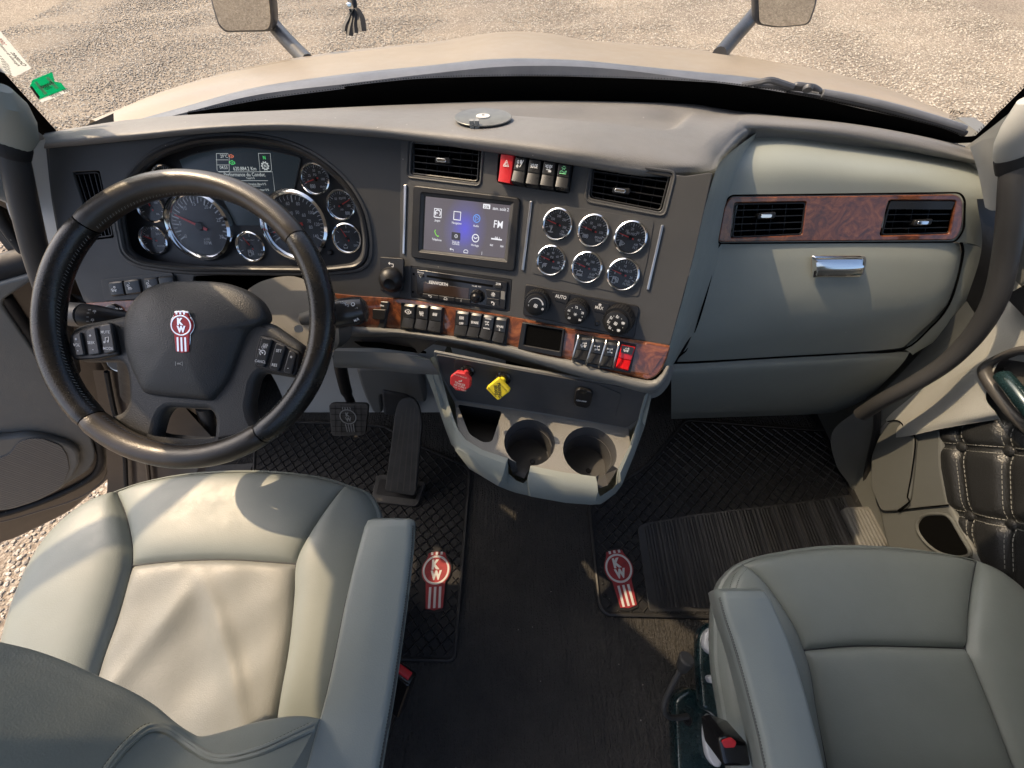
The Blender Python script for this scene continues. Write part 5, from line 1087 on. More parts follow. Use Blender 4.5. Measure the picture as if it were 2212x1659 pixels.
# ------------------------------------------------------------------ firewall behind the pedals
def blk(name, pts_top, pts_bot, mat, label=None, parent=None): return rowsurf(name, [pts_top, pts_bot], mat, parent, 10, 4, label)
fw = thing('firewall_lining', 'grey moulded firewall lining behind the pedals', 'lining', (-.45, .8, .2))
g_ = [[(x, .74, .85) for x in (-.80,-.65,-.45,-.2,-.02)], [(x, .735, .55) for x in (-.80,-.65,-.45,-.2,-.02)], [(x, .72, .38) for x in (-.80,-.65,-.45,-.2,-.02)], [(x, .665, FZ) for x in (-.80,-.65,-.45,-.2,-.02)]]
rowsurf('lining_panel', [[Vector(p) for p in r] for r in g_], M['pillar'], fw)
hsg = MB(); me = None
Fw = Frame(Vector((0, .715, 0)), XA, Vector((0, 0, 1)))
plate('pedal_housing', Fw, z5(180,700, 560,705, 600,905, 330,850, 345,975, 290,975, 240,880, 210,800), M['lip'], fw, .0, .05, .01, .02)
plate('duct_cover', Fw, z5(330,835, 470,860, 510,885, 530,990, 400,990, 345,975), bpm, fw, .02, .04, .01, .01)
# ------------------------------------------------------------------ pedals
bp = thing('brake_pedal', 'black rubber brake pedal pad with cast emblem on a curved arm', 'pedal', tuple(Pt(750, 908, 1.15)))
PF = Frame(Pt(750, 908, 1.12), XA, Vector((0, .55, .83)))
plate('pad', PF, z5(22,915, 45,905, 240,908, 256,922, 240,1082, 222,1096, 58,1100, 38,1088), M['pedal'], bp, 0, .012, .002, .006)
rb_ = MB()
for y in (935, 970, 1005, 1040, 1070):
    a, b = z5(28+(y-905)*.1,y, 252-(y-905)*.1,y+3); rb_.ribbon([PF.loc(*a, .0135), PF.loc(*b, .0135)], .002, .0135)
for x in (60, 95, 175, 212):
    a, b = z5(x,915, x+2,1090); rb_.ribbon([PF.loc(*a, .0135), PF.loc(*b, .0135)], .0015, .0135)
rb_.v = [tuple(PF.pt(*p)) for p in rb_.v]; rb_.obj('groove', M['black'], bp, smooth=False)
em = MB(); cx, cy = PF.loc(*z5(135,985)[0], .015); k = PF.scale(*z5(135,985)[0]); rr_ = 46*.3662*k
em.ribbon(circ(cx, cy, rr_, 24), .003, 0, closed=True); put_text(em, 'K', cx, cy+rr_*.32, rr_*.55, 0, 0, .05); put_text(em, 'W', cx, cy-rr_*.36, rr_*.55, 0, 0, .05)
for dx in (-.5,-.17,.17,.5): em.ribbon([(cx+dx*rr_, cy-rr_*1.05), (cx+dx*rr_*.9, cy-rr_*2.2)], .0022); em.ribbon([(cx+dx*rr_, cy+rr_*1.05), (cx+dx*rr_*.9, cy+rr_*1.35)], .0022)
em.v = [tuple(PF.pt(a, b, .0145)) for a, b, c in em.v]; em.obj('emblem', M['mask_grey'], bp, smooth=False)
MB().tube(smooth([Pt(733,770,.95), Pt(737,800,.99), Pt(748,845,1.07), Pt(762,880,1.13), Pt(758,905,1.135)], 20), [.016]*12+[.012]*8, 10).obj('arm', M['black'], bp)
ap = thing('accelerator_pedal', 'long ribbed black accelerator pedal hinged on the floor', 'pedal', tuple(Pz(870, 1080, FZ)))
q_top = Py(885, 858, .585); q_bot = Pz(865, 1075, FZ+.045)
AF = Frame(q_bot, XA, q_top-q_bot)
plate('treadle', AF, z5(352,1425, 395,1100, 412,960, 432,895, 470,868, 520,868, 555,920, 575,1020, 560,1180, 532,1452), M['pedal'], ap, 0, .014, .003, .012)
gr2 = MB()
for x0, x1 in ((385,455),(424,482),(462,508),(500,534),(530,560)):
    a, b = z5(x0,1420, x1-(0 if x1 < 530 else 6),930 if 455 < x1 < 540 else 975); L0 = AF.loc(*a, .0145); L1_ = AF.loc(*b, .0145); gr2.ribbon([L0, L1_], .0032, .0146)
gr2.v = [tuple(AF.pt(*p)) for p in gr2.v]; gr2.obj('groove', mk('groove_dust', (.10,.095,.085), .8), ap, smooth=False)
FL = Frame(Vector((0, .3, FZ)), XA, Vector((0, 1, 0)))
plate('base', FL, z5(300,1330, 350,1320, 590,1365, 592,1385, 548,1500, 530,1512, 280,1485, 272,1465), M['pedal'], ap, .009, .010, .003, .008)
plate('base', FL, z5(325,1350, 565,1385, 530,1470, 300,1440), M['black'], ap, .0195, .002, .0006, .006)
# ------------------------------------------------------------------ kw emblem used on mats and steering wheel
def kw_emblem(parent, M0, r, styl='mat'):
    sh = [(-.62,1.22),(0,1.30),(.62,1.22),(.68,.98),(.80,.72)] + [(1.08*math.cos(R(a)), 1.08*math.sin(R(a))) for a in range(42, -50, -8)] + [(.72,-.86),(.62,-2.5),(0,-2.62),(-.62,-2.5),(-.72,-.86)] + [(1.08*math.cos(R(a)), 1.08*math.sin(R(a))) for a in range(228, 137, -8)] + [(-.80,.72),(-.68,.98)]
    S_ = lambda pts, f: [(x*r*f, (y+.65)*r*f-.65*r) for x, y in pts]
    me = plate_mesh(S_(sh, 1.07), (), .004 if styl == 'mat' else .003, .001); finish(me, True, 40)
    e = link('emblem', me, M['rubber'] if styl == 'mat' else M['chrome'], parent, M0)
    h = .004 if styl == 'mat' else .003
    me = plate_mesh(S_(sh, .98), (), .0016, .0006); finish(me, True, 40); link('red_field', me, M['mat_red'] if styl == 'mat' else M['red'], e, M0 @ Matrix.Translation((0, 0, h)))
    mt = M['sticker_white'] if styl == 'mat' else M['chrome']; hz = h+.0022
    ring = plate_mesh(circ(0, 0, .98*r, 36), [circ(0, 0, .84*r, 36)], .0012, .0004); finish(ring, True, 40); link('ring', ring, mt, e, M0 @ Matrix.Translation((0, 0, h+.001)))
    tx = MB(); put_text(tx, 'K', -.04*r, .36*r, .60*r, 0, 0, .07); put_text(tx, 'W', .02*r, -.36*r, .56*r, 0, 0, .07); tx.obj('lettering', mt, e, M0 @ Matrix.Translation((0, 0, hz)), smooth=False)
    for dx in (-.36, 0, .36):
        for (y0, y1) in ((1.02, 1.22), (-1.12, -2.45)):
            st = MB().box(dx*r-.085*r, dx*r+.085*r, min(y0, y1)*r, max(y0, y1)*r, 0, .001); st.obj('stripe', mt, e, M0 @ Matrix.Translation((0, 0, h+.0012)), smooth=False)
    return e
# ------------------------------------------------------------------ floor mats with raised lattice
def clip_seg(p, q, poly):
    """parts of segment pq inside poly"""
    ts = [0, 1]; n = len(poly); d = (q[0]-p[0], q[1]-p[1])
    for i in range(n):
        a = poly[i]; b = poly[(i+1) % n]; e = (b[0]-a[0], b[1]-a[1]); den = d[0]*e[1]-d[1]*e[0]
        if abs(den) < 1e-12: continue
        t = ((a[0]-p[0])*e[1]-(a[1]-p[1])*e[0])/den; u = ((a[0]-p[0])*d[1]-(a[1]-p[1])*d[0])/den
        if 0 < t < 1 and 0 <= u < 1: ts.append(t)
    ts.sort(); out = []
    for i in range(len(ts)-1):
        m = (ts[i]+ts[i+1])/2; x, y = p[0]+d[0]*m, p[1]+d[1]*m
        if inpoly(x, y, poly) > 0: out.append((ts[i], ts[i+1]))
    return [((p[0]+d[0]*a, p[1]+d[1]*a), (p[0]+d[0]*b, p[1]+d[1]*b)) for a, b in out if (b-a) > .002]
def ridges(mb, polys, ex, ang, sp, w_, h, z, stag=False):
    c, s_ = math.cos(ang), math.sin(ang); n = int(2.4/sp)
    for i in range(-n, n):
        o = i*sp; p = (-s_*o-c*2, c*o-s_*2); q = (-s_*o+c*2, c*o+s_*2)
        segs = clip_seg(p, q, polys)
        for e in ex:
            ns = []
            for a, b in segs:
                ins = clip_seg(a, b, e)
                if not ins: ns.append((a, b)); continue
                d = math.hypot(b[0]-a[0], b[1]-a[1]); t0 = math.hypot(ins[0][0][0]-a[0], ins[0][0][1]-a[1]); t1 = math.hypot(ins[-1][1][0]-a[0], ins[-1][1][1]-a[1])
                if t0 > .003: ns.append((a, ins[0][0]))
                if d-t1 > .003: ns.append((ins[-1][1], b))
            segs = ns
        for a, b in segs:
            nx, ny = -s_*w_/2, c*w_/2
            mb.add([(a[0]-nx,a[1]-ny,z),(b[0]-nx,b[1]-ny,z),(b[0],b[1],z+h),(a[0],a[1],z+h),(b[0]+nx,b[1]+ny,z),(a[0]+nx,a[1]+ny,z)],[(0,1,2,3),(3,2,4,5),(0,3,5),(1,4,2)])
def mat_(name, label, outline, ribs_, em_px, em_r, em_rot):
    o = [FL.loc(x, y, .006) for x, y in outline]; cx = sum(p[0] for p in o)/len(o); cy = sum(p[1] for p in o)/len(o)
    t = thing(name, label, 'floor mat', tuple(FL.pt(cx, cy, 0)), None)
    ol = rpoly(o, .02); me = plate_mesh(ol, (), .006, .002); finish(me, True, 40); link('mat_sheet', me, M['rubber'], t, FL.mat(0, 0, .001))
    ins = [(cx+(x-cx)*.955, cy+(y-cy)*.965) for x, y in ol]
    rb2_ = [FL.loc(x, y, .008) for x, y in ribs_]; ec = FL.loc(*em_px, .012); k = FL.scale(*em_px); er = em_r*k
    ex = [rb2_, [(ec[0]+er*1.25*math.cos(R(a)), ec[1]+er*(-.65+2.2*math.sin(R(a)))) for a in range(0, 360, 15)]]
    m = MB(); ridges(m, ins, ex, R(42), .0235, .0052, .0042, .0066); ridges(m, ins, ex, R(-48), .0235, .0052, .0042, .0066)
    g = m.obj('raised_lattice', M['ridge'], t, FL.mat(), smooth=False); g['kind'] = 'stuff'
    # border rim
    pts = [FL.pt(x, y, .008) for x, y in [(cx+(x-cx)*.985, cy+(y-cy)*.988) for x, y in ol]]; MB().tube(pts+[pts[0], pts[1]], .0045, 6, caps=False).obj('raised_border', M['ridge'], t)
    rr = rpoly(rb2_, .012); me = plate_mesh(rr, (), .004, .0015); finish(me, True, 40); link('ribbed_field', me, M['ridge'], t, FL.mat(0, 0, .006))
    rc_ = (sum(p[0] for p in rb2_)/len(rb2_), sum(p[1] for p in rb2_)/len(rb2_)); ri = [(rc_[0]+(x-rc_[0])*.94, rc_[1]+(y-rc_[1])*.94) for x, y in rb2_]
    n = 0
    xs_ = [p[0] for p in ri]; x = min(xs_)
    while x < max(xs_):
        for a, b in clip_seg((x, -1.5), (x+.02, 1.5), ri):
            w_ = .0022 if n % 6 < 4 else .006
            q = MB().add([(a[0]-w_,a[1],0),(b[0]-w_,b[1],0),(b[0]-w_*.4,b[1],.004),(a[0]-w_*.4,a[1],.004),(b[0]+w_*.4,b[1],.004),(a[0]+w_*.4,a[1],.004),(b[0]+w_,b[1],0),(a[0]+w_,a[1],0)],[(0,1,2,3),(3,2,4,5),(5,4,6,7),(0,3,5,7),(1,6,4,2)])
            q.obj('rib', M['ridge'], t, FL.mat(0, 0, .0098), smooth=False)
        x += .009 if n % 6 < 4 else .012; n += 1
    kw_emblem(t, FL.mat(ec[0], ec[1], .0075, em_rot), er)
    return t
dmat = mat_('floor_mat', 'black rubber driver floor mat under the pedals with red emblem', [(552,908),(702,912),(830,920),(918,967),(1008,1006),(1018,1020),(986,1432),(700,1425),(520,1410)],
     [(660,1150),(888,1150),(852,1412),(640,1404)], z8(656,412)[0], 29, R(3))
pmat = mat_('floor_mat', 'black rubber passenger floor mat with ribbed field and red emblem', [(1268,1092),(1290,1312),(1306,1330),(1560,1336),(1960,1340),(1965,1240),(1862,1060),(1800,930),(1480,905),(1400,1000)],
     [(1376,1140),(1390,1130),(1512,1109),(1700,1088),(1838,1068),(1925,1230),(1920,1322),(1402,1322)], z8(1732,402)[0], 29, R(8))
marks(FL, gp(z8, ('t','UNIVERSAL FIT   MADE IN CANADA',1800,661,3)), .0085, M['rubber'], pmat, 'lettering')
# ------------------------------------------------------------------ steering wheel
sw = thing('steering_wheel', 'black leather four-spoke steering wheel with red emblem in front of the gauges', 'steering wheel', tuple(W.O))
s0 = .6/FPX
def w2(x, y, h=0): return W.loc(x, y, h)
RC = 296*s0; RT = .0187
def angp(x, y): return math.degrees(math.atan2(-(y-690), x-402)) % 360
a_s = [36, 136, 227, 304]; names = [('top', 36, 136, 'worn_leather'), ('left', 136, 227, 'black_leather'), ('bottom', 227, 304, 'worn_leather'), ('right', 304, 396, 'black_leather')]
for nm, a0, a1, mt in names:
    m = MB(); n = 60; rows = []
    for i in range(n+1):
        a = R(a0+.25+(a1-a0-.5)*i/n); c, s_ = math.cos(a), math.sin(a); row = []
        e = min(i, n-i); shr = 1-.06*max(0, 1-e/2.0)
        for k in range(20):
            b = 2*math.pi*k/20; wob = 1+.012*math.sin(7*a+3*b); rr = RT*shr*wob
            row.append(W.pt((RC+rr*math.cos(b))*c, (RC+rr*math.cos(b))*s_, rr*math.sin(b)*1.02))
        rows.append(row)
    m.grid(rows, closed_u=True); m.obj('rim_section', M[mt], sw, label=('worn brownish ' if mt[0] == 'w' else 'smooth black ')+nm+' section of the leather rim')
    st = MB(); L_ = (a1-a0)/360*2*math.pi*(RC-RT); k = int(L_/.0052)
    for i in range(2, k-1):
        a = R(a0+(a1-a0)*i/k); c, s_ = math.cos(a), math.sin(a); b = R(162)
        p = W.pt((RC+RT*1.02*math.cos(b))*c, (RC+RT*1.02*math.cos(b))*s_, RT*math.sin(b)); q = W.pt((RC+RT*1.02*math.cos(b+.2))*math.cos(a+.012), (RC+RT*1.02*math.cos(b+.2))*math.sin(a+.012), RT*math.sin(b+.2))
        st.tube([p, q], .00035, 4, caps=False)
    o = st.obj('stitching', M['mask_grey'], sw); o['kind'] = 'stuff'
WH_ = W.off(-.035)
spider = z4(430,500, 520,462, 690,430, 830,400, 950,300, 1200,240, 1450,270, 1590,440, 1690,455, 1912,610, 1908,700, 1880,815, 1640,775, 1600,830, 1568,1000, 1600,1100, 1700,1160, 1560,1190, 1380,1220, 1330,1235, 1180,1235, 960,1215, 800,1150, 660,1060, 762,1030, 800,960, 795,800, 765,705, 480,708, 416,640)
hole = z4(1045,998, 1180,1005, 1320,1012, 1350,1060, 1345,1170, 1335,1228, 1230,1236, 960,1212, 1000,1060)
me_h = plate('spoke_frame', W, spider, M['hub'], sw, -.040, .028, .010, .012, holes=[(hole, .012)], label='four-spoke centre frame', ang=60)
# airbag cover: domed
cov = z4(808,410, 850,330, 930,250, 1020,212, 1120,198, 1300,196, 1450,214, 1570,265, 1650,335, 1688,425, 1655,470, 1575,520, 1520,640, 1450,820, 1370,930, 1335,955, 1200,945, 1040,930, 930,908, 885,840, 820,680, 800,540)
cl_ = smooth([Vector((*w2(x, y, -.012), 0)) for x, y in cov], 96, closed=True); cc = sum(cl_, Vector())/96
m = MB(); rows = []
for f_, h in ((1.0,-.026),(1.0,-.015),(.985,-.008),(.95,-.0035),(.88,.0),(.7,.006),(.5,.010),(.3,.0125),(.12,.0135)):
    row = []
    for p in cl_:
        q = cc + (p-cc)*f_; dip = -.012*max(0, (q.y-(.066))/.03) if q.y > .066 else 0
        row.append(W.pt(q.x, q.y, h + max(dip, -.02)*min(1, f_)))
    rows.append(row)
m.grid(rows, closed_u=True); m.add([tuple(p) for p in rows[-1]], [tuple(range(96))])
m.obj('airbag_cover', M['hub'], sw, label='pebbled airbag cover with the emblem')
ex_, ey_ = w2(*z4(1160,478)[0], .012); kw_emblem(sw, W.mat(ex_, ey_, .0118, R(-1)) @ Matrix.Rotation(R(4), 4, 'X'), 66*.3418*s0*.985, 'wheel')
marks(W, gp(z4, ('i','horn',1133,718,9)), .0112, M['mask_grey'], sw, 'horn_mark')
# control pods
def pod(q, btns, texts, lb):
    p = plate('control_pod', W, q, M['black'], sw, -.016, .010, .003, .006, label=lb)
    for b in btns: plate('button', W, b, M['switch'], p, -.008, .006, .002, .004)
    marks(W, texts, -.0014, M['white'], p, 'lettering')
pod(z4(440,530, 540,490, 690,452, 716,500, 748,662, 600,690, 470,698, 428,640), [z4(452,540, 505,515, 534,665, 478,672), z4(535,505, 600,485, 632,655, 556,668), z4(622,478, 700,460, 728,640, 655,660)],
    gp(z4, ('tb','+',480,563,8),('t','VOL',484,600,6.5),('tb','-',492,637,8),('tb','+',569,541,8),('t','SEEK',576,585,6.5),('tb','-',587,630,8),('t','MUTE',665,519,6.5),('i','note',672,568,8),('t','MODE',683,622,6.5)), 'left thumb control pod with volume and seek buttons')
pod(z4(1640,535, 1730,558, 1895,648, 1880,760, 1862,800, 1700,768, 1598,735, 1612,640), [z4(1652,548, 1720,565, 1668,742, 1608,722), z4(1742,583, 1806,606, 1758,768, 1698,748), z4(1828,628, 1872,655, 1842,788, 1786,770)],
    gp(z4, ('t','ON',1677,600,6),('t','OFF',1670,614,6),('i','cruise',1659,650,9),('t','CANCL',1645,704,6,R(-8)),('t','SET',1762,637,6.5,R(-8)),('t','RES',1735,727,6.5,R(-8)),('tb','+',1840,676,8),('tb','-',1820,748,8)), 'right thumb control pod with cruise buttons')
# column shroud, stalks
col_ = thing('steering_column', 'dark steering column shroud behind the wheel with its stalks', 'steering column', tuple(W.pt(.12, .02, -.09)))
base = [Pt(*q, t) for q, t in (((520,655),.70),((560,610),.72),((640,598),.73),((700,640),.72),((715,720),.70),((640,760),.69),((540,740),.68))]
rows = []
for f_, hh in ((1, 0), (1.0, .03), (.97, .075), (.9, .11), (.7, .125), (.1, .128)):
    c_ = sum(base, Vector())/7; c2_ = W.pt(.12, .0, -.10); cen = c_.lerp(c2_, hh/.128)
    rows.append(smooth([cen + (p-c_)*f_ for p in base], 48, closed=True))
sh_m = grain('shroud_plastic', (.10, .095, .085), .55, 900, .4, .0005)
MB().grid([[p + Vector((0,.05,-.07)) for p in rows[0]]] + rows, closed_u=True).obj('shroud', sh_m, col_)
top = [[Pt(*a) for a in r] for r in ([(470,628,.70),(540,604,.72),(600,606,.72),(650,625,.71),(665,660,.70),(655,720,.69)], [(470,640,.645),(540,625,.65),(590,632,.65),(625,652,.65),(640,690,.645),(630,740,.64)])]
m = MB(); P1 = [Pt(651,690,.66), Pt(680,686,.662), Pt(712,681,.665)]; m.tube(P1, [.010,.014,.017], 16).obj('stalk_stem', sh_m, col_)
hd = [[Pt(*a) for a in r] for r in ([(722,646,.655),(760,640,.662),(788,650,.665),(794,680,.665),(780,700,.66),(722,706,.655)],)]
MB().tube([Pt(706,682,.655), Pt(718,680,.655), Pt(730,678,.655), Pt(768,672,.657), Pt(786,668,.659), Pt(794,667,.66)], [.016,.0235,.025,.024,.021,.012], 18).obj('shift_stalk', mk('stalk_gloss', (.035,.032,.03), .22), col_, label='glossy gear stalk with white symbols')
SF = Frame(Pt(745, 668, .628), XA, Vector((0, .839, .545)))
marks(SF, gp(z5, ('t','LOW',108,312,4.5,R(-12)),('i','gear',165,320,5.5),('t','- +',185,342,4.5),('t','M/A',186,412,6,R(25)),('i','ret',128,326,4.5)), 0, M['white'], col_, 'lettering')
MB().tube([Pt(143,678,.66), Pt(165,680,.66), Pt(186,682,.66)], [.020,.021,.021], 18).obj('turn_stalk', mk('stalk_grey', (.09,.085,.078), .4), col_, label='thick grey end of the turn signal stalk')
MB().tube([Pt(184,682,.66), Pt(215,686,.665), Pt(250,690,.67), Pt(330,700,.70)], [.021,.021,.018,.014], 18).obj('stalk_stem', M['black'], col_)
SL = Frame(Pt(200, 680, .633), XA, Vector((0, .839, .545)))
marks(SL, gp(z4, ('i','wiper',597,392,4.5),('i','wiper',585,447,4.5),('t','OFF',565,378,3),('i','seek',556,400,3),('i','seek',553,425,3),('i','seek',553,452,3)), 0, M['white'], col_, 'lettering')
MB().tube([Pt(330,720,.72), Pt(300,760,.82), Pt(300,850,1.0)], .035, 14).obj('lower_shaft', M['black'], col_)
MB().lathe([(0,.0),(.018,0),(.020,-.003),(.022,-.003),(.022,-.02)], 30).obj('ignition_lock', M['satin'], col_, A.at(*z4(728,715)[0], -.02))
MB().lathe([(0,.0015),(.0165,.0015),(.017,-.01)], 30).obj('ignition_face', M['black'], col_, A.at(*z4(728,715)[0], -.02))
# ------------------------------------------------------------------ seats
def zP(lst): return [Pz(x, y, z) for x, y, z in lst]
def stitch(path, off, parent, mat, ln=.0042, gap=.0028, r=.0006, name='stitching', lift=.0012):
    T_ = 0; P = smooth(path, max(8, int(sum((path[i+1]-path[i]).length for i in range(len(path)-1))/.0035)*2)); m = MB()
    i = 0
    while i+2 < len(P):
        a, b = P[i], P[i+1]; m.tube([a+Vector((0,0,lift)), b+Vector((0,0,lift))], r, 4, caps=False); i += 2
    o = m.obj(name, mat, parent); o['kind'] = 'stuff'; return o
def shift(path, d): return [p+d for p in path]
def seat_cushion(t, F_, B_, Ls, Rs, X_, Lo, Ro, sk, pm, bumpf=None, leather='leather', ins='leather_in', lead=(7, 5)):
    """F front edge, B hidden back edge, Ls/Rs seams front->back, X cross seam, Lo/Ro outer lines"""
    F_, B_, Ls, Rs, X_, Lo, Ro = map(zP, (F_, B_, Ls, Rs, X_, Lo, Ro))
    def split(S, p): 
        k = min(range(len(S)), key=lambda i: (S[i]-p).length); return S[:k+1], S[k:]
    La, Lb = split(Ls, X_[0]); Ra, Rb = split(Rs, X_[-1]); La[-1] = X_[0]; Lb[0] = X_[0]; Ra[-1] = X_[-1]; Rb[0] = X_[-1]
    MB().grid(coons(F_, X_, La, Ra, 60, 30, pm[0], 9, sink=.002), flip=True).obj('thigh_panel', M[leather], t)
    MB().grid(coons(X_, B_, Lb, Rb, 60, 60, pm[1], 12, sink=.002, bump=bumpf), flip=True).obj('seat_panel', M[ins], t)
    MB().grid(coons([Lo[0], Ls[0]], [Lo[-1], Ls[-1]], Lo, Ls, 24, 70, pm[2], 2.6, sink=.001), flip=True).obj('bolster', M[leather], t)
    MB().grid(coons([Rs[0], Ro[0]], [Rs[-1], Ro[-1]], Rs, Ro, 24, 70, pm[2], 2.6, sink=.001), flip=True).obj('bolster', M[leather], t)
    out = smooth(Lo[::-1] + F_[1:-1] + Ro, 120); c = sum(out, Vector())/120
    rows = []
    for o_, dz in ((0, 0), (.005, -.003), (.007, -.010), (.003, -.030), (-.020, -.07), (-.045, -.11)):
        rows.append([p + Vector(((p.x-c.x), (p.y-c.y), 0)).normalized()*o_ + Vector((0, 0, dz)) for p in out])
    MB().grid(rows, flip=True).obj('side_skirt', M[leather], t)
    for S in (Ls, Rs, X_): MB().tube(smooth(shift(S, Vector((0, 0, -.0012))), 50), .0016, 6).obj('seam', M['seam'], t)
    return F_, Ls, Rs, X_, Lo, Ro, out
ds = thing('driver_seat', 'grey leather driver seat lit by the sun, with armrest', 'seat', (-.55, 0, 0))
def wrinkle(u, v):
    a = math.exp(-((u-.42-.55*v)**2)/.0035)*.007*min(1, v*3) ; b = math.exp(-((u-.50+.62*v)**2)/.006)*.006*min(1, v*3)
    return -.012*math.exp(-((u-.5)**2+(v-.55)**2)/.08) + a + b + .0015*math.sin(17*u+9*v)*math.sin(11*v-4*u)
r_ = seat_cushion(ds,
    [(250,1062,.695),(320,1040,.70),(420,1024,.70),(560,1020,.70),(680,1031,.70),(748,1050,.695)],
    [(150,1660,.66),(400,1700,.655),(585,1660,.66)],
    [(250,1062,.695),(272,1115,.70),(286,1180,.70),(285,1222,.695),(272,1280,.69),(250,1350,.685),(222,1430,.68),(195,1520,.675),(150,1660,.66)],
    [(748,1050,.695),(712,1095,.70),(668,1160,.70),(640,1218,.695),(636,1290,.69),(625,1400,.685),(604,1520,.68),(585,1660,.66)],
    [(285,1222,.695),(380,1212,.697),(500,1209,.697),(640,1218,.695)],
    [(250,1062,.695),(195,1086,.692),(135,1130,.69),(85,1190,.69),(45,1270,.69),(18,1350,.685),(0,1440,.68),(-20,1560,.675),(-40,1680,.66)],
    [(748,1050,.695),(786,1064,.692),(806,1090,.69),(818,1130,.688),(822,1200,.685),(815,1300,.68),(790,1450,.675),(755,1560,.67),(730,1680,.66)],
    None, (.012, .010, .030), wrinkle)
def coat_row(p, q): pass
# backrest: contour seen from above, rises towards the camera's back
c0 = [(-160,1350,.98),(0,1387,.94),(70,1404,.92),(140,1429,.90),(209,1460,.88),(279,1492,.86),(331,1523,.845),(377,1561,.835),(412,1584,.83),(436,1591,.83),(488,1579,.83),(541,1563,.83),(611,1549,.83),(656,1547,.825),(690,1553,.82)]
C0 = zP(c0)
N0 = len(C0)
def up_(P, dy, dz, sc=1.0): return [p + Vector((0, dy, dz)) for p in P]
mid = Vector((0, 0, 0))
rows = [up_(C0, -.10, -.12), up_(C0, -.028, -.035), up_(C0, -.008, -.012), C0, up_(C0, -.010, .013), up_(C0, -.024, .032), up_(C0, -.045, .07), up_(C0, -.075, .14), up_(C0, -.11, .24)]
MB().grid(loft(rows, 90, 50)).obj('backrest', M['leather'], ds)
pip = [(205,1700),(230,1659),(250,1632),(268,1611),(297,1584),(315,1572),(331,1568),(348,1569),(366,1576),(392,1594),(419,1613),(440,1626),(461,1634),(483,1636),(506,1634),(545,1624),(576,1613),(625,1590),(676,1566)]
# piping follows the backrest surface: find its height by scanning the rays against the contour offsets
from mathutils.bvhtree import BVHTree
def bvh_of(o):
    me = o.data; return BVHTree.FromPolygons([o.matrix_basis @ v.co for v in me.vertices], [tuple(p.vertices) for p in me.polygons])
def drape(bv, pts, lift=.002):
    out = []
    for x, y in pts:
        d = ray(x, y).normalized(); h = bv.ray_cast(CAM, d)
        if h[0] is not None: out.append(h[0] - d*lift)
    return out
bo = [o for o in COL.objects if o.name == 'backrest'][0]; bv = bvh_of(bo)
for off, rr in ((0, .0034), (9, .0030)):
    P_ = drape(bv, [(x+off*.25, y+off) for x, y in pip], .0005)
    if len(P_) > 3: MB().tube(smooth(P_, 90), rr, 8).obj('piping', M['leather'], ds)
P_ = drape(bv, [(x-2, y-7) for x, y in pip], .0008)
if len(P_) > 3: stitch(P_, 0, ds, M['stitch_dk'], r=.0005)
P_ = drape(bv, [(x, y+5) for x, y in pip], .0006)
if len(P_) > 3: MB().tube(smooth(P_, 60), .0016, 6).obj('seam', M['seam'], ds)
def armrest(parent, rows, mat, tb=.09, side='R', lip=.012):
    """rows: (left px, right px, py, z) front to back; returns edge curves"""
    m = MB(); G = []; EL = []; ER = []
    prof = [(.22,-tb),(.02,-.035),(-.01,-.014),(.035,-.003),(.12,0),(.5,.0035),(.88,0),(.965,-.003),(1.01,-.014),(.98,-.035),(.78,-tb)]
    for i, (xl, xr, y, z) in enumerate(rows):
        a = Pz(xl, y, z); b = Pz(xr, y, z); G.append([a.lerp(b, u) + Vector((0, 0, dz)) for u, dz in prof]); EL.append(a); ER.append(b)
    f0 = G[0]; fr0 = [p+Vector((0,.010,-.006 if k in (3,4,5,6,7) else -.0)) for k, p in enumerate(f0)]; fr0 = [q*1.0 for q in fr0]
    c = sum(f0, Vector())/len(f0)
    cap1 = [p+Vector((0,.009,-.003)) + (c-p)*.04 for p in f0]; cap2 = [p+Vector((0,.014,-.012))+(c-p)*.12 for p in f0]; cap3 = [c+Vector((0,.016,-.01))+(p-c)*.1 for p in f0]
    Gs = loft(G, 60, 70); C_ = [smooth(r, 60) for r in (cap3, cap2, cap1)]
    m.grid(C_+Gs); m.grid([[p for p in (Gs[-1])], [c+Vector((0, -.4, 0))]*60]) if False else None
    o = m.obj('armrest', mat, parent); return EL, ER, G, o
EL, ER, G_, ao = armrest(ds, [(784,889,1135,.835),(766,884,1200,.835),(742,872,1300,.83),(722,858,1400,.825),(700,843,1500,.82),(672,826,1600,.815),(650,812,1680,.812),(610,790,1800,.81)], M['arm_leather'])
def edge_st(G, i, dx, parent, mat, lift=.001, j=0, r=.0010):
    P = smooth([g[i].lerp(g[j], dx) for g in G], 120); Q = []
    for p in P:
        q = edge_bv.find_nearest(p); Q.append(q[0] + (q[1] if q[1].z > -.2 else -q[1])*.0006)
    stitch(Q, 0, parent, mat, lift=.0011, r=r*1.25)
    MB().tube([q - Vector((0, 0, .0002)) for q in Q], .0013, 6).obj('seam', M['groove'], parent)
edge_bv = bvh_of(ao)
edge_st(G_, 8, .16, ds, M['stitch_dk'], .004, 5); edge_st(G_, 8, .08, ds, M['stitch_dk'], .0012, 5, .0006); edge_st(G_, 2, .06, ds, M['stitch_dk'], .001, 5, .0006)
MB().tube(smooth([g[8].lerp(g[5], .12)+Vector((0,0,.0012)) for g in G_], 60), .0013, 6).obj('seam', M['leather_in'], ds)
MB().tube(smooth([g[2].lerp(g[3], .5)+Vector((0,0,.0002)) for g in G_], 60), .0012, 6).obj('seam', M['seam'], ds)
MB().box(-.80,-.36,-.35,.12,FZ,.58).obj('seat_base', M['black'], ds, smooth=False)
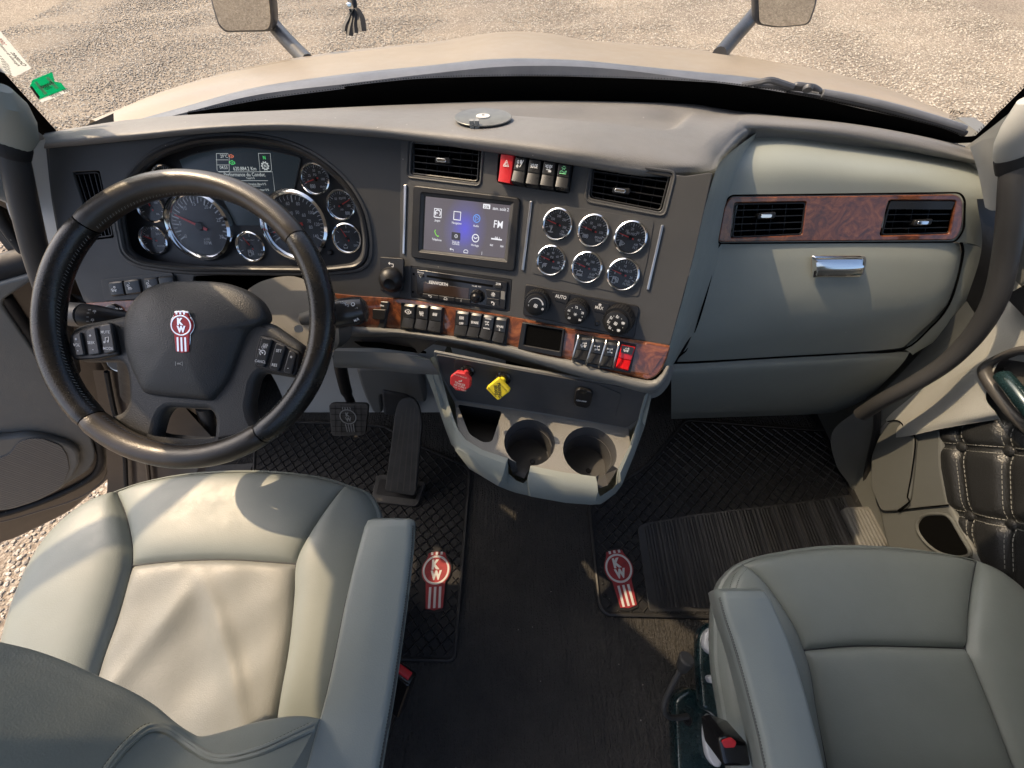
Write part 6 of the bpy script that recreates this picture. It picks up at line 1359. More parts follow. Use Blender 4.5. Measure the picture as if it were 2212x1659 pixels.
# passenger seat
ps = thing('passenger_seat', 'grey leather passenger seat in shade with a stitched armrest', 'seat', (.62, -.25, 0))
r_ = seat_cushion(ps,
    [(1603,1220,.60),(1653,1203,.605),(1755,1187,.605),(1842,1183,.605),(1947,1187,.605),(2051,1200,.605),(2110,1213,.60)],
    [(1800,1760,.58),(2000,1790,.58),(2215,1760,.58)],
    [(1603,1220,.60),(1639,1248,.605),(1681,1303,.605),(1716,1359,.603),(1735,1405,.60),(1748,1446,.60),(1762,1534,.595),(1786,1659,.59),(1800,1760,.58)],
    [(2110,1213,.60),(2100,1255,.605),(2090,1324,.605),(2086,1401,.60),(2104,1446,.60),(2139,1534,.595),(2186,1659,.59),(2215,1760,.58)],
    [(1735,1405,.60),(1842,1396,.602),(1964,1397,.602),(2086,1401,.60)],
    [(1603,1220,.60),(1578,1240,.595),(1560,1268,.59),(1550,1324,.585),(1551,1429,.58),(1567,1534,.58),(1581,1620,.578),(1600,1760,.57)],
    [(2110,1213,.60),(2156,1236,.595),(2206,1276,.59),(2260,1340,.585),(2310,1450,.58),(2340,1560,.58),(2360,1760,.57)],
    None, (.014, .012, .028), ins='leather')
pst = [z9(443,428, 400,480, 380,540, 372,580), z9(425,412, 370,460, 345,520, 335,575)]
po = [o for o in COL.objects if o.name.startswith('bolster') and o.parent == ps]; 
for pth in pst:
    P_ = drape(bvh_of(po[0]), pth, .0003)
    if len(P_) > 2: stitch(P_, 0, ps, M['stitch_dk'], lift=.0004)
EL2, ER2, G2, ao2 = armrest(ps, [(1562,1668,1291,.745),(1576,1690,1340,.745),(1596,1715,1400,.742),(1622,1743,1490,.738),(1648,1770,1590,.735),(1668,1793,1680,.732),(1700,1830,1800,.73)], M['arm_leather'], .09)
edge_bv = bvh_of(ao2)
edge_st(G2, 2, .04, ps, M['stitch'], .001, 5, .0007); edge_st(G2, 2, .15, ps, M['stitch_dk'], .003, 5, .0009); edge_st(G2, 8, .05, ps, M['stitch'], .001, 5, .0007)
MB().tube(smooth([g[2].lerp(g[5], .09)+Vector((0,0,.0016)) for g in G2], 60), .0013, 6).obj('seam', M['leather_in'], ps)
_bf = Frame(Vector((.66, -.30, .60)), XA, Vector((0, -.25, 1)))
lpm = plate_mesh(rpoly([(-.25,0),(.25,0),(.24,.40),(.19,.66),(-.19,.66),(-.24,.40)], .06), (), .13, .05); finish(lpm, True, 50); link('backrest', lpm, M['leather'], ps, _bf.mat(0, 0, -.13))
MB().box(.45,.95,-.8,-.2,FZ,.46).obj('seat_base', M['black'], ps, smooth=False)
# seat side cover with controls
SP = Frame(Vector((.315, -.2, .4)), Vector((0, -1, 0)), Vector((-.35, 0, 1)))
HF = Frame(Vector((.33, -.2, .47)), XA, Vector((0, 1, 0)))
plate('side_cover', HF, z9(148,850, 165,800, 205,765, 260,750, 400,760, 460,1500, 330,1450, 290,1380, 240,1320, 175,1300, 150,1000), M['teal_reflection'], ps, -.03, .035, .008, .012, label='near-black side cover coloured with a teal reflection, with white seat controls')
HG = Frame(Vector((.33, -.3, .40)), XA, Vector((0, 1, 0)))
sc2 = plate('side_cover', HG, z9(0,1240, 30,1200, 90,1165, 180,1185, 240,1260, 330,1400, 360,1700, 20,1700), M['teal_reflection'], ps, -.05, .05, .008, .01, label='lower near-black side cover coloured with a teal reflection, with a screw')
MB().lathe([(0,-.001),(.004,-.001),(.005,.002),(.0085,.002),(.010,0)], 24).obj('screw', M['black'], sc2, HG.at(*z9(77,1362)[0], .0005))
whp = mk('white_control_plastic', (.55, .57, .60), .4)
for q, h in ((z9(176,880, 195,810, 235,785, 300,790, 300,960, 240,965, 195,935), .022),): plate('round_button', HF, q, whp, ps, 0, h, .005, .012)
marks(HF, gp(z9, ('i','prev',222,862,7)), .0224, M['mask_grey'], ps, 'symbol')
plate('lever_tab', HF, z9(208,1100, 222,1088, 270,1088, 290,1130, 270,1140, 222,1135), whp, ps, .0, .024, .003, .003)
plate('rocker_control', HF, z9(240,1050, 290,1042, 300,1250, 276,1250, 250,1180), whp, ps, 0, .014, .004, .004)
marks(HF, gp(z9, ('i','truck',252,1078,4),('i','truck',268,1182,4)), .0145, M['ink'], ps, 'symbol')
plate('round_button', HG, z9(186,1480, 190,1370, 212,1325, 240,1340, 280,1430, 300,1560, 290,1659, 250,1659, 205,1600), whp, ps, 0, .022, .005, .010, label='white oval control with a grey arrow')
marks(HG, gp(z9, ('i','back',252,1512,7)), .0226, M['mask_grey'], ps, 'symbol')
MB().tube(smooth([HG.hit(*z8(2140,1275)[0], .0), HG.hit(*z8(2060,1285)[0], .012), HG.hit(*z8(2015,1268)[0], .03), HG.hit(*z8(1998,1225)[0], .04), HG.hit(*z8(2015,1160)[0], .055), HG.hit(*z8(2060,1070)[0], .085), HG.hit(*z8(2105,985)[0], .11)], 30), .0052, 10).obj('lever', M['pedal'], ps, label='bent black lever beside the passenger seat')
a = HG.hit(*z8(2100,1000)[0], .105); b = HG.hit(*z8(2138,930)[0], .135)
MB().tube([a, a.lerp(b, .15), a.lerp(b, .9), b], [.008, .011, .0145, .012], 18).obj('lever_knob', M['pedal'], ps)
# seat belt buckles
def buckle(label, loc, c0_, c1_, wd, redq, fr, grp):
    t = thing('seatbelt_buckle', label, 'belt buckle', tuple(loc), grp); return t
bk = thing('seatbelt_buckle', 'glossy black seat belt buckle with red button beside the driver armrest', 'belt buckle', tuple(Pz(865,1470,.45)), 'seat belt buckles')
def obox(a, b, w_, th, mat, nm, parent, up=Vector((0, 0, 1)), bev=.004):
    """bevelled box from a to b"""
    y = (b-a).normalized(); x = y.cross(up).normalized(); z = x.cross(y); L = (b-a).length
    me = plate_mesh(rpoly([(-w_/2,-L/2),(w_/2,-L/2),(w_/2,L/2),(-w_/2,L/2)], bev*1.5), (), th, bev); finish(me, True, 40)
    Mx = Matrix((x, y, z)).transposed().to_4x4(); Mx.translation = (a+b)/2 - z*th/2; return link(nm, me, mat, parent, Mx), Mx
a = Pz(838,1560,.42); b = Pz(872,1452,.55)
o, Mx = obox(a.lerp(b,.35), b, .046, .026, M['gloss'], 'housing', bk)
obox(Pz(812,1620,.34), a.lerp(b,.5), .030, .014, M['black'], 'stem', bk)
d_ = (b-a).normalized(); obox(b-d_*.004, b+d_*.004, .030, .014, M['red'], 'release_button', bk, bev=.002)
bk2 = thing('seatbelt_buckle', 'black seat belt buckle with bright red button beside the passenger armrest', 'belt buckle', tuple(Pz(1585,1630,.5)), 'seat belt buckles')
HB = Frame(Vector((.3, -.4, .58)), XA, Vector((0, 1, .35)))
plate('housing', HB, z9(270,1490, 285,1475, 330,1462, 445,1505, 455,1520, 480,1659, 300,1659, 285,1580), M['gloss'], bk2, -.06, .06, .006, .006)
plate('release_button', HB, z9(288,1492, 350,1472, 385,1500, 372,1535, 308,1538), M['red'], bk2, 0, .003, .001, .003)
plate('button_slot', HB, z9(352,1474, 440,1510, 432,1522, 372,1518), M['void'], bk2, 0, .0012, .0004, .001)
# ------------------------------------------------------------------ open driver door (left)
dd = thing('driver_door', 'open driver door with grey inner panel and round-cornered speaker grille', 'door', (-.97, .75, .05))
D = Frame(Vector((-.97, .75, 0)), Vector((.87, .5, 0)), Vector((0, 0, 1)))
door_in = grain('door_panel_plastic', (.155, .165, .165), .5, 500, .4, .0008)
def lp(L, name, h0, th, bev, r, mat, parent, fr=D, holes=(), label=None):
    me = plate_mesh(rpoly(L, r), holes, th, bev); finish(me, True, 45); return link(name, me, mat, parent, fr.mat(0, 0, h0), label)
# lower half of the door: outline in the door plane (u towards the hinge, v up)
bl = [D.loc(x, y, 0) for x, y in [(236,1035),(222,1010),(212,930),(190,850)]]
shell_ = [(-1.02,.02),(-.95,-.02),(-.75,.0)] + [bl[0], (bl[1][0]+.02, bl[1][1]), (bl[2][0]+.03, bl[2][1]), (-.02,.55),(-.01,.86),(-1.03,.86)]
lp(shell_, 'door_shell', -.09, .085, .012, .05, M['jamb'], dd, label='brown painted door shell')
sealp = [(-.93,.055),(-.76,.05),(-.62,.06)]
pnl = [D.loc(x, y, .012) for x, y in z4(-1000,1690, -300,1665, 0,1640, 250,1560, 440,1470, 560,1395, 600,1330, 602,1280, 580,1190, 400,930, 200,620, 0,330)]
pnl = [p for p in pnl if p[1] > .02]
lp(pnl + [(-.10,.86),(-.99,.86),(-.99,.10)], 'inner_panel', -.004, .016, .005, .02, door_in, dd)
pts = [D.hit(x, y, -.003) for x, y in z4(-250,1700, 0,1672, 260,1592, 470,1500, 600,1420, 640,1340, 636,1270, 610,1180, 430,900, 230,590, 30,290)]
MB().tube(smooth(pts, 60), .012, 10).obj('door_seal', M['rubber'], dd)
pts = [D.hit(x, y, -.01) for x, y in z4(-250,1740, 0,1712, 260,1640, 500,1560, 660,1450, 720,1340)]
MB().tube(smooth(pts, 40), .007, 8).obj('door_edge_lip', M['jamb'], dd)
pod_ = z4(-600,1300, -60,1190, 20,1192, 180,1172, 300,1190, 445,1232, 500,1275, 508,1350, 470,1430, 380,1520, 240,1590, 60,1648, -300,1660, -600,1640)
plate('speaker_pod', D, pod_, door_in, dd, .010, .024, .009, .02)
gmat = mk('speaker_grille', (.09, .09, .088), .6); v_ = voro(gmat, 300, 'F1', rnd=0); ramp(gmat, v_.outputs['Distance'], [(.28, (.012, .012, .012)), (.42, (.16, .16, .155))]); bump(gmat, v_.outputs['Distance'], .6, .001)
plate('speaker_grille', D, z4(-200,1420, -40,1330, 60,1290, 110,1220, 160,1195, 260,1190, 385,1236, 425,1300, 440,1385, 400,1480, 300,1550, 180,1600, 50,1636, -150,1640), gmat, dd, .034, .003, .001, .012)
MB().tube([D.pt(-1.0,.865,-.03), D.pt(-.02,.865,-.03)], .032, 12).obj('beltline_seal', M['rubber'], dd)
# window frame of the open door: a bent tube from the hinge corner up and back, and the pane
dfr = [(-.02,.86),(-.06,1.0),(-.22,1.38),(-.36,1.56),(-.60,1.66),(-.98,1.66),(-1.02,1.5),(-1.02,.86)]
pth = smooth([D.pt(u, v, -.045) for u, v in dfr], 60)
MB().tube(pth, .026, 10).obj('window_frame', M['jamb'], dd)
# body side of the door opening: brown jamb, sill, black seal
jb = thing('door_opening', 'brown painted door jamb and black seal around the driver doorway', 'door frame', (-.98, .3, 0))
js = smooth([Pt(215,1190,1.34), Pt(232,1130,1.34), Pt(300,1062,1.36), Pt(330,1000,1.36), Pt(322,930,1.3), Pt(285,850,1.2), Pt(245,760,1.06), Pt(200,690,.98), Pt(130,610,.92), Pt(50,520,.86), Pt(-5,420,.80), Pt(-50,250,.70)], 70)
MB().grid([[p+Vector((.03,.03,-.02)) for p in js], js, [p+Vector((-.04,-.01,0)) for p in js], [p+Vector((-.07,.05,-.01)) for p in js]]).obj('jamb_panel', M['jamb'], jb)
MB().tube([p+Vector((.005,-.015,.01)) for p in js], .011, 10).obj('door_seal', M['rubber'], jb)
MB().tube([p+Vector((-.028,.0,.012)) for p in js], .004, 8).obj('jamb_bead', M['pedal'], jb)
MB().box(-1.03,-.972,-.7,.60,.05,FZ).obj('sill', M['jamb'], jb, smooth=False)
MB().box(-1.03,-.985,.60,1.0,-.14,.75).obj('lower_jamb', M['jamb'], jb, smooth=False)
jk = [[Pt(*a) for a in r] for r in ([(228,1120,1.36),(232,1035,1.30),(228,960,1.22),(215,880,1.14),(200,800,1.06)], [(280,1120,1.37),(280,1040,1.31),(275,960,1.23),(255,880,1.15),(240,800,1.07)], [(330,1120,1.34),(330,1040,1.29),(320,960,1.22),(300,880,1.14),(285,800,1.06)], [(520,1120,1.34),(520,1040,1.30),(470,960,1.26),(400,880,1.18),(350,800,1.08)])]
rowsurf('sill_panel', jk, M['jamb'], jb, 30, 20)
for q_ in (1, 2): MB().tube([p + Vector((0, -.01, .008)) for p in smooth(jk[q_], 40)], .006, 8).obj('door_seal', M['rubber'] if q_ == 1 else M['jamb'], jb)
kk = [[Pt(*a) for a in r] for r in ([(190,655,.80),(300,655,.82),(420,655,.84)], [(215,720,.92),(300,720,.95),(420,720,.98)], [(300,900,1.18),(360,900,1.22),(450,880,1.26)], [(345,1000,1.34),(400,1000,1.38),(500,960,1.42)])]
rowsurf('kick_panel', kk, M['void'], jb, 16, 20)
MB().tube(smooth([Pt(440,880,1.22), Pt(455,930,1.28), Pt(480,985,1.33), Pt(505,1010,1.36)], 16), .022, 10).obj('hose', M['pedal'], jb)
plate('step_plate', FL, [(445,1006),(548,1000),(535,1030),(440,1034)], M['pedal'], jb, .004, .006, .001, .004)
pr = [[Pt(*a) for a in r] for r in ([(99,300,.735),(104,340,.74),(112,400,.76),(122,470,.78),(140,550,.80)], [(60,310,.73),(58,350,.745),(60,430,.775),(70,510,.80),(100,590,.84)], [(10,300,.71),(5,350,.74),(10,430,.78),(45,520,.83),(90,600,.87)])]
rowsurf('pillar_foot', pr, M['pillar'], jb, 16, 30)
B_ = MB().box(-1.05,-.96,-.85,-.50,0,2.0); structure(B_.obj('cab_side_wall', M['pillar'], smooth=False))
# ------------------------------------------------------------------ grab handles on the windshield pillars
def handle(label, tube_, rad, col_path, cr, brk, bracket_m):
    t = thing('grab_handle', label, 'grab handle', tuple(tube_[len(tube_)//2]), 'pillar grab handles')
    MB().tube(smooth(tube_, 60), rad, 18).obj('grip_tube', M['tube'], t)
    MB().tube(col_path, cr, 20).obj('collar', M['rubber'], t)
    m = MB(); rows = []
    for c, (rx, ry) in brk:
        d = (brk[-1][0]-brk[0][0]).normalized(); x = Vector((0, -1, .3)).cross(d).normalized(); y = d.cross(x)
        rows.append([c + x*rx*math.cos(2*math.pi*k/24) + y*ry*math.sin(2*math.pi*k/24) for k in range(24)])
    m.grid(rows, closed_u=True); m.add([tuple(p) for p in rows[-1]], [tuple(range(24))]); m.add([tuple(p) for p in rows[0]], [tuple(range(24))[::-1]]); m.obj('mount', bracket_m, t)
    return t
M['tube'] = grain('charcoal_handle', (.036, .036, .037), .48, 900, .3, .0004)
handle('black grab handle on the left pillar beside the steering wheel', [Pt(24,318,.66), Pt(34,360,.675), Pt(52,440,.71), Pt(76,540,.76), Pt(100,620,.81), Pt(135,720,.90), Pt(150,800,.98)], .0195,
       [Pt(24,296,.655), Pt(26,318,.658), Pt(29,338,.665)], [.0225,.0235,.0205], [(Pt(6,190,.60), (.010,.010)), (Pt(12,215,.61), (.024,.022)), (Pt(20,250,.63), (.030,.028)), (Pt(24,285,.65), (.031,.029)), (Pt(25,302,.655), (.026,.025))], M['light'])
handle('black grab handle curving down the right pillar to the passenger floor', [Pt(2192,352,.655), Pt(2188,400,.665), Pt(2183,470,.685), Pt(2172,555,.715), Pt(2154,635,.745), Pt(2126,692,.775), Pt(2088,742,.81), Pt(2038,788,.85), Pt(1972,830,.90), Pt(1905,866,.96), Pt(1860,895,1.02)], .0175,
       [Pt(2189,338,.652), Pt(2189,352,.656), Pt(2187,370,.662)], [.022,.0215,.019], [(Pt(2222,215,.60), (.012,.012)), (Pt(2208,262,.615), (.022,.02)), (Pt(2195,300,.635), (.0245,.022)), (Pt(2190,328,.65), (.024,.022)), (Pt(2189,340,.655), (.021,.020))], M['pillar'])
# ------------------------------------------------------------------ closed passenger door and side trim
pd = thing('passenger_door', 'closed passenger door with black tufted leather panel and grey pull handle', 'door', (1.0, .1, .3))
E = Frame(Vector((1.08, 0, 0)), Vector((0, -1, 0)), Vector((0, 0, 1)))
def ep(L, name, h0, th, bev, r, mat, holes=(), label=None): return lp(L, name, h0, th, bev, r, mat, pd, E, holes, label)
dl = grain('door_pale_plastic', (.31, .315, .30), .5, 420, .5, .0009)
# lower shell and beltline ledge of the door
ep([(-.72,.0),(.75,.0),(.75,1.02),(-.72,1.02)], 'door_shell', -.03, .03, .003, .01, M['door_dark'])
belt = [[(2130,560,.72,1.02),(2170,600,.72,.995),(2212,640,.72,.985),(2300,700,.7,.97)]]
# pull handle bowl
bowlm = grain('bowl_plastic', (.065, .062, .06), .42, 600, .4, .0006)
def EP(x, y, h): return E.hit(x, y, h)
# door upper pad: pale surface between the handle tube and the bowl
pad_rows = [[EP(x, y, h) for x, y, h in r] for r in (
    [(2135,560,.0),(2175,590,.0),(2230,640,.02),(2300,700,.03)],
    [(2110,690,.012),(2150,720,.02),(2212,765,.03),(2290,800,.03)],
    [(2040,790,.018),(2075,800,.03),(2105,790,.045),(2180,760,.05)],
    [(1960,850,.02),(2010,870,.04),(2070,870,.055),(2130,850,.055)],
    [(1905,890,.02),(1960,920,.05),(2060,905,.06),(2150,890,.055)],
    [(1880,930,.01),(1935,945,.045),(2040,925,.055),(2160,905,.04)])]
rowsurf('upper_pad', pad_rows, dl, pd, 40, 40, label='pale door pad lit by the sun')
bowl = z6(1888,742, 1935,700, 2030,650, 2110,615, 2206,598, 2420,620, 2440,1200, 2206,1185, 2140,1120, 2080,1060, 2000,960, 1930,860, 1893,800)
BF = E.off(.058)
holeb = z6(1955,745, 2010,700, 2110,665, 2206,650, 2380,670, 2380,1100, 2206,1080, 2120,1000, 2040,890, 1975,800)
plate('pull_bowl', BF, bowl, bowlm, pd, -.01, .022, .009, .02, holes=[(holeb, .02)])
bin_(BF, holeb, .04, bowlm, 'bowl_inside', .004, pd)
MB().tube(smooth([BF.hit(*z6(2065,790)[0], .012), BF.hit(*z6(2100,830)[0], .020), BF.hit(*z6(2150,890)[0], .024), BF.hit(*z6(2206,965)[0], .026), BF.hit(*z6(2300,1080)[0], .024)], 24), [.010]+[.014]*22+[.012], 14).obj('release_handle', M['teal_reflection'], pd)
ep([(-.34,.93),(.6,.93),(.6,1.01),(-.34,1.01)], 'beltline_trim', .0, .03, .008, .02, M['lip'])
plate('window_switch_panel', E.off(.04), [(2168,640),(2215,612),(2300,640),(2300,720),(2225,700)], M['gloss'], pd, 0, .010, .003, .006)
# tufted black leather panel: quilted relief with buttons
TFr = E.off(.022)
tq = [(2032,927),(2100,912),(2160,898),(2215,930),(2330,1000),(2420,1300),(2330,1400),(2215,1292),(2160,1250),(2117,1212),(2075,1135),(2050,1085),(2036,1010)]
tl = [TFr.loc(x, y) for x, y in tq]
btn = [TFr.loc(*p) for p in z6(1832,1245, 2135,1270) + z9(1845,97, 2105,152)] + [TFr.loc(2290,985), TFr.loc(2285,1150), TFr.loc(1958,955), TFr.loc(1990,1100)]
us = [p[0] for p in tl]; vs = [p[1] for p in tl]; nU, nV = 90, 90; G = []
lines = [((btn[0]),(btn[1])), (btn[2],btn[3]), (btn[0],btn[2]), (btn[1],btn[3]), (btn[1],btn[4]), (btn[3],btn[5]), (btn[0],btn[6]), (btn[2],btn[7])]
def dseg(p, a, b):
    d = (b[0]-a[0], b[1]-a[1]); L2 = d[0]**2+d[1]**2; t = max(-.9, min(1.9, ((p[0]-a[0])*d[0]+(p[1]-a[1])*d[1])/L2)); return math.hypot(p[0]-a[0]-t*d[0], p[1]-a[1]-t*d[1])
verts = []; idx = {}; m = MB()
for j in range(nV+1):
    for i in range(nU+1):
        u = min(us)+(max(us)-min(us))*i/nU; v = min(vs)+(max(vs)-min(vs))*j/nV; e = inpoly(u, v, tl)
        if e < 0: continue
        dl_ = min(dseg((u, v), a, b) for a, b in lines); db = min(math.hypot(u-b[0], v-b[1]) for b in btn)
        h = .004 + .016*min(1, e/.03)**.5 - .008*math.exp(-(dl_/.011)**2) - .012*math.exp(-(db/.02)**2)
        idx[(i, j)] = len(m.v); m.v.append(tuple(TFr.pt(u, v, h)))
for (i, j) in list(idx):
    q = [(i, j), (i+1, j), (i+1, j+1), (i, j+1)]
    if all(k in idx for k in q): m.f.append(tuple(idx[k] for k in q))
tuf = m.obj('tufted_panel', M['tuft'], pd)
for b in btn[:6]: MB().lathe([(0,.006),(.006,.0055),(.010,.003),(.0115,-.002)], 20).obj('button', M['tuft'], tuf, TFr.mat(b[0], b[1], .006))
bvt = bvh_of(tuf)
for a, b in lines[:6]:
    d = Vector((b[0]-a[0], b[1]-a[1])); nrm = Vector((-d.y, d.x)).normalized(); P0 = []
    for sgn in (-1, 1):
        pts = []
        for k in range(-8, 22):
            t = k/13; u = a[0]+d.x*t+nrm.x*.007*sgn; v = a[1]+d.y*t+nrm.y*.007*sgn
            if inpoly(u, v, tl) < .004: continue
            hh = bvt.ray_cast(TFr.pt(u, v, .1), -TFr.N)
            if hh[0] is not None: pts.append(hh[0]+TFr.N*.001)
        if len(pts) > 3:
            P = smooth(pts, 90); sm_ = MB()
            for k in range(0, 88, 3): sm_.tube([P[k], P[k+1], P[k+2]], .0006, 4, caps=False)
            o = sm_.obj('stitching', M['stitch'], tuf); o['kind'] = 'stuff'
# lower grey trim with bottle pocket
lw = [(1990,925),(2040,935),(2040,1010),(2054,1085),(2080,1140),(2125,1218),(2170,1270),(2120,1330),(1995,1180),(1955,1110),(1950,1040),(1965,985)]
plate('lower_trim', E, [(1905,935),(1990,915),(2036,925),(2036,1005),(2052,1090),(2080,1145),(2120,1216),(2200,1300),(2250,1500),(2000,1400),(1930,1230),(1905,1150),(1888,1040)], M['door_dark'], pd, .0, .035, .010, .02, label='grey lower door trim with a bottle pocket')
pf_ = E.off(.035)
pk = z9(1500,150, 1530,100, 1590,85, 1680,88, 1720,120, 1770,210, 1850,340, 1760,360, 1640,330, 1560,270, 1510,200)
plate('pocket_opening', pf_, pk, M['void'], pd, .0, .0022, .0006, .012)
pts = [pf_.pt(a, b, .002) for a, b in rpoly([pf_.loc(x, y) for x, y in pk], .015)]; MB().tube(pts+[pts[0]], .004, 8, caps=False).obj('pocket_rim', M['door_dark'], pd)
plate('trim_step', pf_, z6(1345,1085, 1405,1076, 1440,1105, 1455,1150, 1520,1188, 1500,1400, 1478,1590, 1410,1650, 1300,1655, 1235,1500, 1238,1300, 1290,1170), M['door_dark'], pd, .0, .010, .006, .015)
pts = [pf_.hit(x, y, .0115) for x, y in z6(1345,1085, 1405,1078, 1442,1108, 1455,1150, 1518,1188, 1498,1400, 1470,1560, 1482,1590, 1410,1648)]
MB().tube(smooth(pts, 50), .0016, 6).obj('trim_gap', M['void'], pd)
pts = [pf_.hit(x, y, .004) for x, y in z6(1410,1648, 1550,1630, 1730,1612)] ; MB().tube(smooth(pts, 20), .0018, 6).obj('trim_gap', M['void'], pd)
# side wall, kick trim and step plate on the passenger side
kt = thing('kick_trim', 'dark grey passenger kick trim in front of the closed door', 'trim panel', (.97, .6, 0))
kd = [[Pt(*a) for a in r] for r in ([(2110,430,.755),(2150,430,.755),(2215,440,.76)], [(2120,540,.79),(2150,560,.79),(2200,560,.78)], [(2080,670,.87),(2110,690,.87),(2150,680,.85)])]
rowsurf('dark_gap', kd, M['black'], kt, 10, 20)
pr = [[Pt(*a) for a in r] for r in ([(2095,318,.70),(2130,300,.69),(2180,300,.67),(2240,300,.66)], [(2112,370,.72),(2135,370,.715),(2180,380,.70),(2240,380,.69)], [(2128,448,.75),(2145,455,.75),(2190,450,.73),(2240,450,.72)])]
rowsurf('pillar_foot', pr, M['pillar'], kt, 16, 16)
kr = [[Pt(*a) for a in r] for r in ([(2088,650,.855),(2110,680,.855),(2135,680,.835)], [(1990,760,.98),(2030,790,.95),(2060,790,.93)], [(1890,860,1.10),(1930,890,1.06),(1960,880,1.03)], [(1800,930,1.2),(1870,930,1.14),(1900,930,1.10)], [(1805,1000,1.22),(1870,1010,1.19),(1890,1010,1.17)], [(1830,1040,1.215),(1878,1075,1.20),(1890,1085,1.19)], [(1840,1060,1.22),(1885,1095,1.21),(1900,1100,1.2)])]
rowsurf('kick_panel', kr, M['door_dark'], kt, 14, 50)
MB().tube(smooth([Pt(1895,870,1.07), Pt(1893,930,1.10), Pt(1880,990,1.15), Pt(1868,1050,1.19), Pt(1866,1076,1.20)], 24), .008, 8).obj('seal_strip', M['rubber'], kt)
MB().box(1.06, 1.12, -.9, .80, .1, FZ+.01).obj('sill', M['black'], kt, smooth=False)
sp_ = plate('step_plate', FL, z9(1045,60, 1060,45, 1200,38, 1222,55, 1335,275, 1150,285), M['step'], kt, .01, .02, .004, .006, label='ribbed grey step plate')
for i in range(7):
    a, b = z9(1072+i*22,58, 1180+i*24,285); p = FL.hit(*a, .031); q = FL.hit(*b, .031); MB().tube([p, q], .0035, 8).obj('rib', M['step'], sp_)
# passenger side upper body: pillar behind the door and the roof rail; door window pane
MB().add([(1.06,-.7,1.0),(1.06,.72,1.02),(.96,.5,1.45),(.86,.25,1.86),(.86,-.7,1.86)], [(0,1,2,3,4)]).obj('window_pane', M['glass'], pd, smooth=False)
structure(MB().box(.86, 1.04, -1.0, -.70, 0, 2.0).obj('cab_side_wall', M['pillar'], smooth=False))
structure(MB().box(1.08,1.12,.70,1.05,.1,1.02).obj('cab_side_wall', M['lip'], smooth=False))
# ------------------------------------------------------------------ hood mirrors
def mirror(label, outl, t, arm, side):
    th = thing('hood_mirror', label, 'mirror', tuple(Pt(*arm[-1][:2], arm[-1][2])), 'mirrors on the hood')
    O = Pt(*outl[3], t); F_ = Frame(O, Vector((1, side*.12, 0)), Vector((0, -.06, 1)))
    sc_in = lambda pts, f: [((x-cx)*f+cx, (y-cy)*f+cy) for x, y in pts]
    cx = sum(p[0] for p in outl)/len(outl); cy = sum(p[1] for p in outl)/len(outl)
    plate('housing', F_, outl, M['mirror_arm'], th, -.055, .055, .015, .03)
    g = plate('mirror_glass', F_, sc_in(outl, .90), M['mirror'], th, 0, .003, .001, .025)
    MB().tube(smooth([Pt(x, y, tt) for x, y, tt in arm], 24), .030, 14).obj('arm', M['mirror_arm'], th)
mirror('left hood mirror showing the gravel, on a grey arm', z1(1295,-330, 1690,-330, 1735,150, 1712,208, 1420,214, 1372,170, 1325,20), 1.62, [(592,55,1.66),(606,72,1.66),(632,100,1.62),(668,136,1.56)], -1)
mirror('right hood mirror reflecting the cab, on a grey arm', z3(500,-300, 925,-300, 905,30, 860,150, 830,168, 650,185, 530,165, 512,140), 1.66, [(1632,28,1.72),(1612,52,1.72),(1585,82,1.66),(1553,120,1.58)], 1)
# ------------------------------------------------------------------ wiper outside the glass
wp = thing('windshield_wiper', 'grey wiper arm and blade resting on the right windshield base', 'wiper', tuple(on_glass(1740,195,.03)))
g_ = lambda pts, off=.025: [on_glass(x, y, off) for x, y in pts]
MB().tube(smooth(g_(z3(420,540, 520,522, 600,508, 680,530, 745,552)), 30), .006, 8).obj('arm', M['mirror_arm'], wp)
MB().tube(smooth(g_(z3(500,545, 620,548, 720,566)), 20), .004, 8).obj('arm', M['mirror_arm'], wp)
WF = Frame(on_glass(*z3(830,575)[0], .03), Vector((1, -.3, -.02)), Vector((0, -.53, .85)))
hd_ = plate('head', WF, z3(745,548, 770,538, 880,552, 912,568, 930,585, 925,605, 850,592, 700,578, 690,570, 735,562), M['mirror_arm'], wp, -.006, .010, .004, .004)
MB().lathe([(0,.006),(.003,.0065),(.0075,.0065),(.009,.003),(.009,0)], 20).obj('pivot_cap', M['mirror_arm'], wp, WF.at(*z3(842,552)[0], .010))
for i in range(7): plate('tooth', WF, [(x+i*3.3, y+i*.7) for x, y in z3(845,578, 851,579, 849,592, 843,591)], M['lip'], hd_, .010, .003, .0006, .0006)
MB().tube(smooth(g_(z3(930,590, 1200,640, 1500,715, 1760,795, 1825,818)), 60), .0075, 10).obj('blade', M['bluegrey'], wp)
MB().tube(smooth(g_(z3(930,612, 1200,668, 1500,745, 1760,822, 1835,846), .018), 60), .0055, 8).obj('blade_rubber', M['rubber'], wp)
MB().tube(smooth(g_(z3(940,622, 700,585), .02), 8), .004, 8).obj('blade_rubber', M['rubber'], wp)
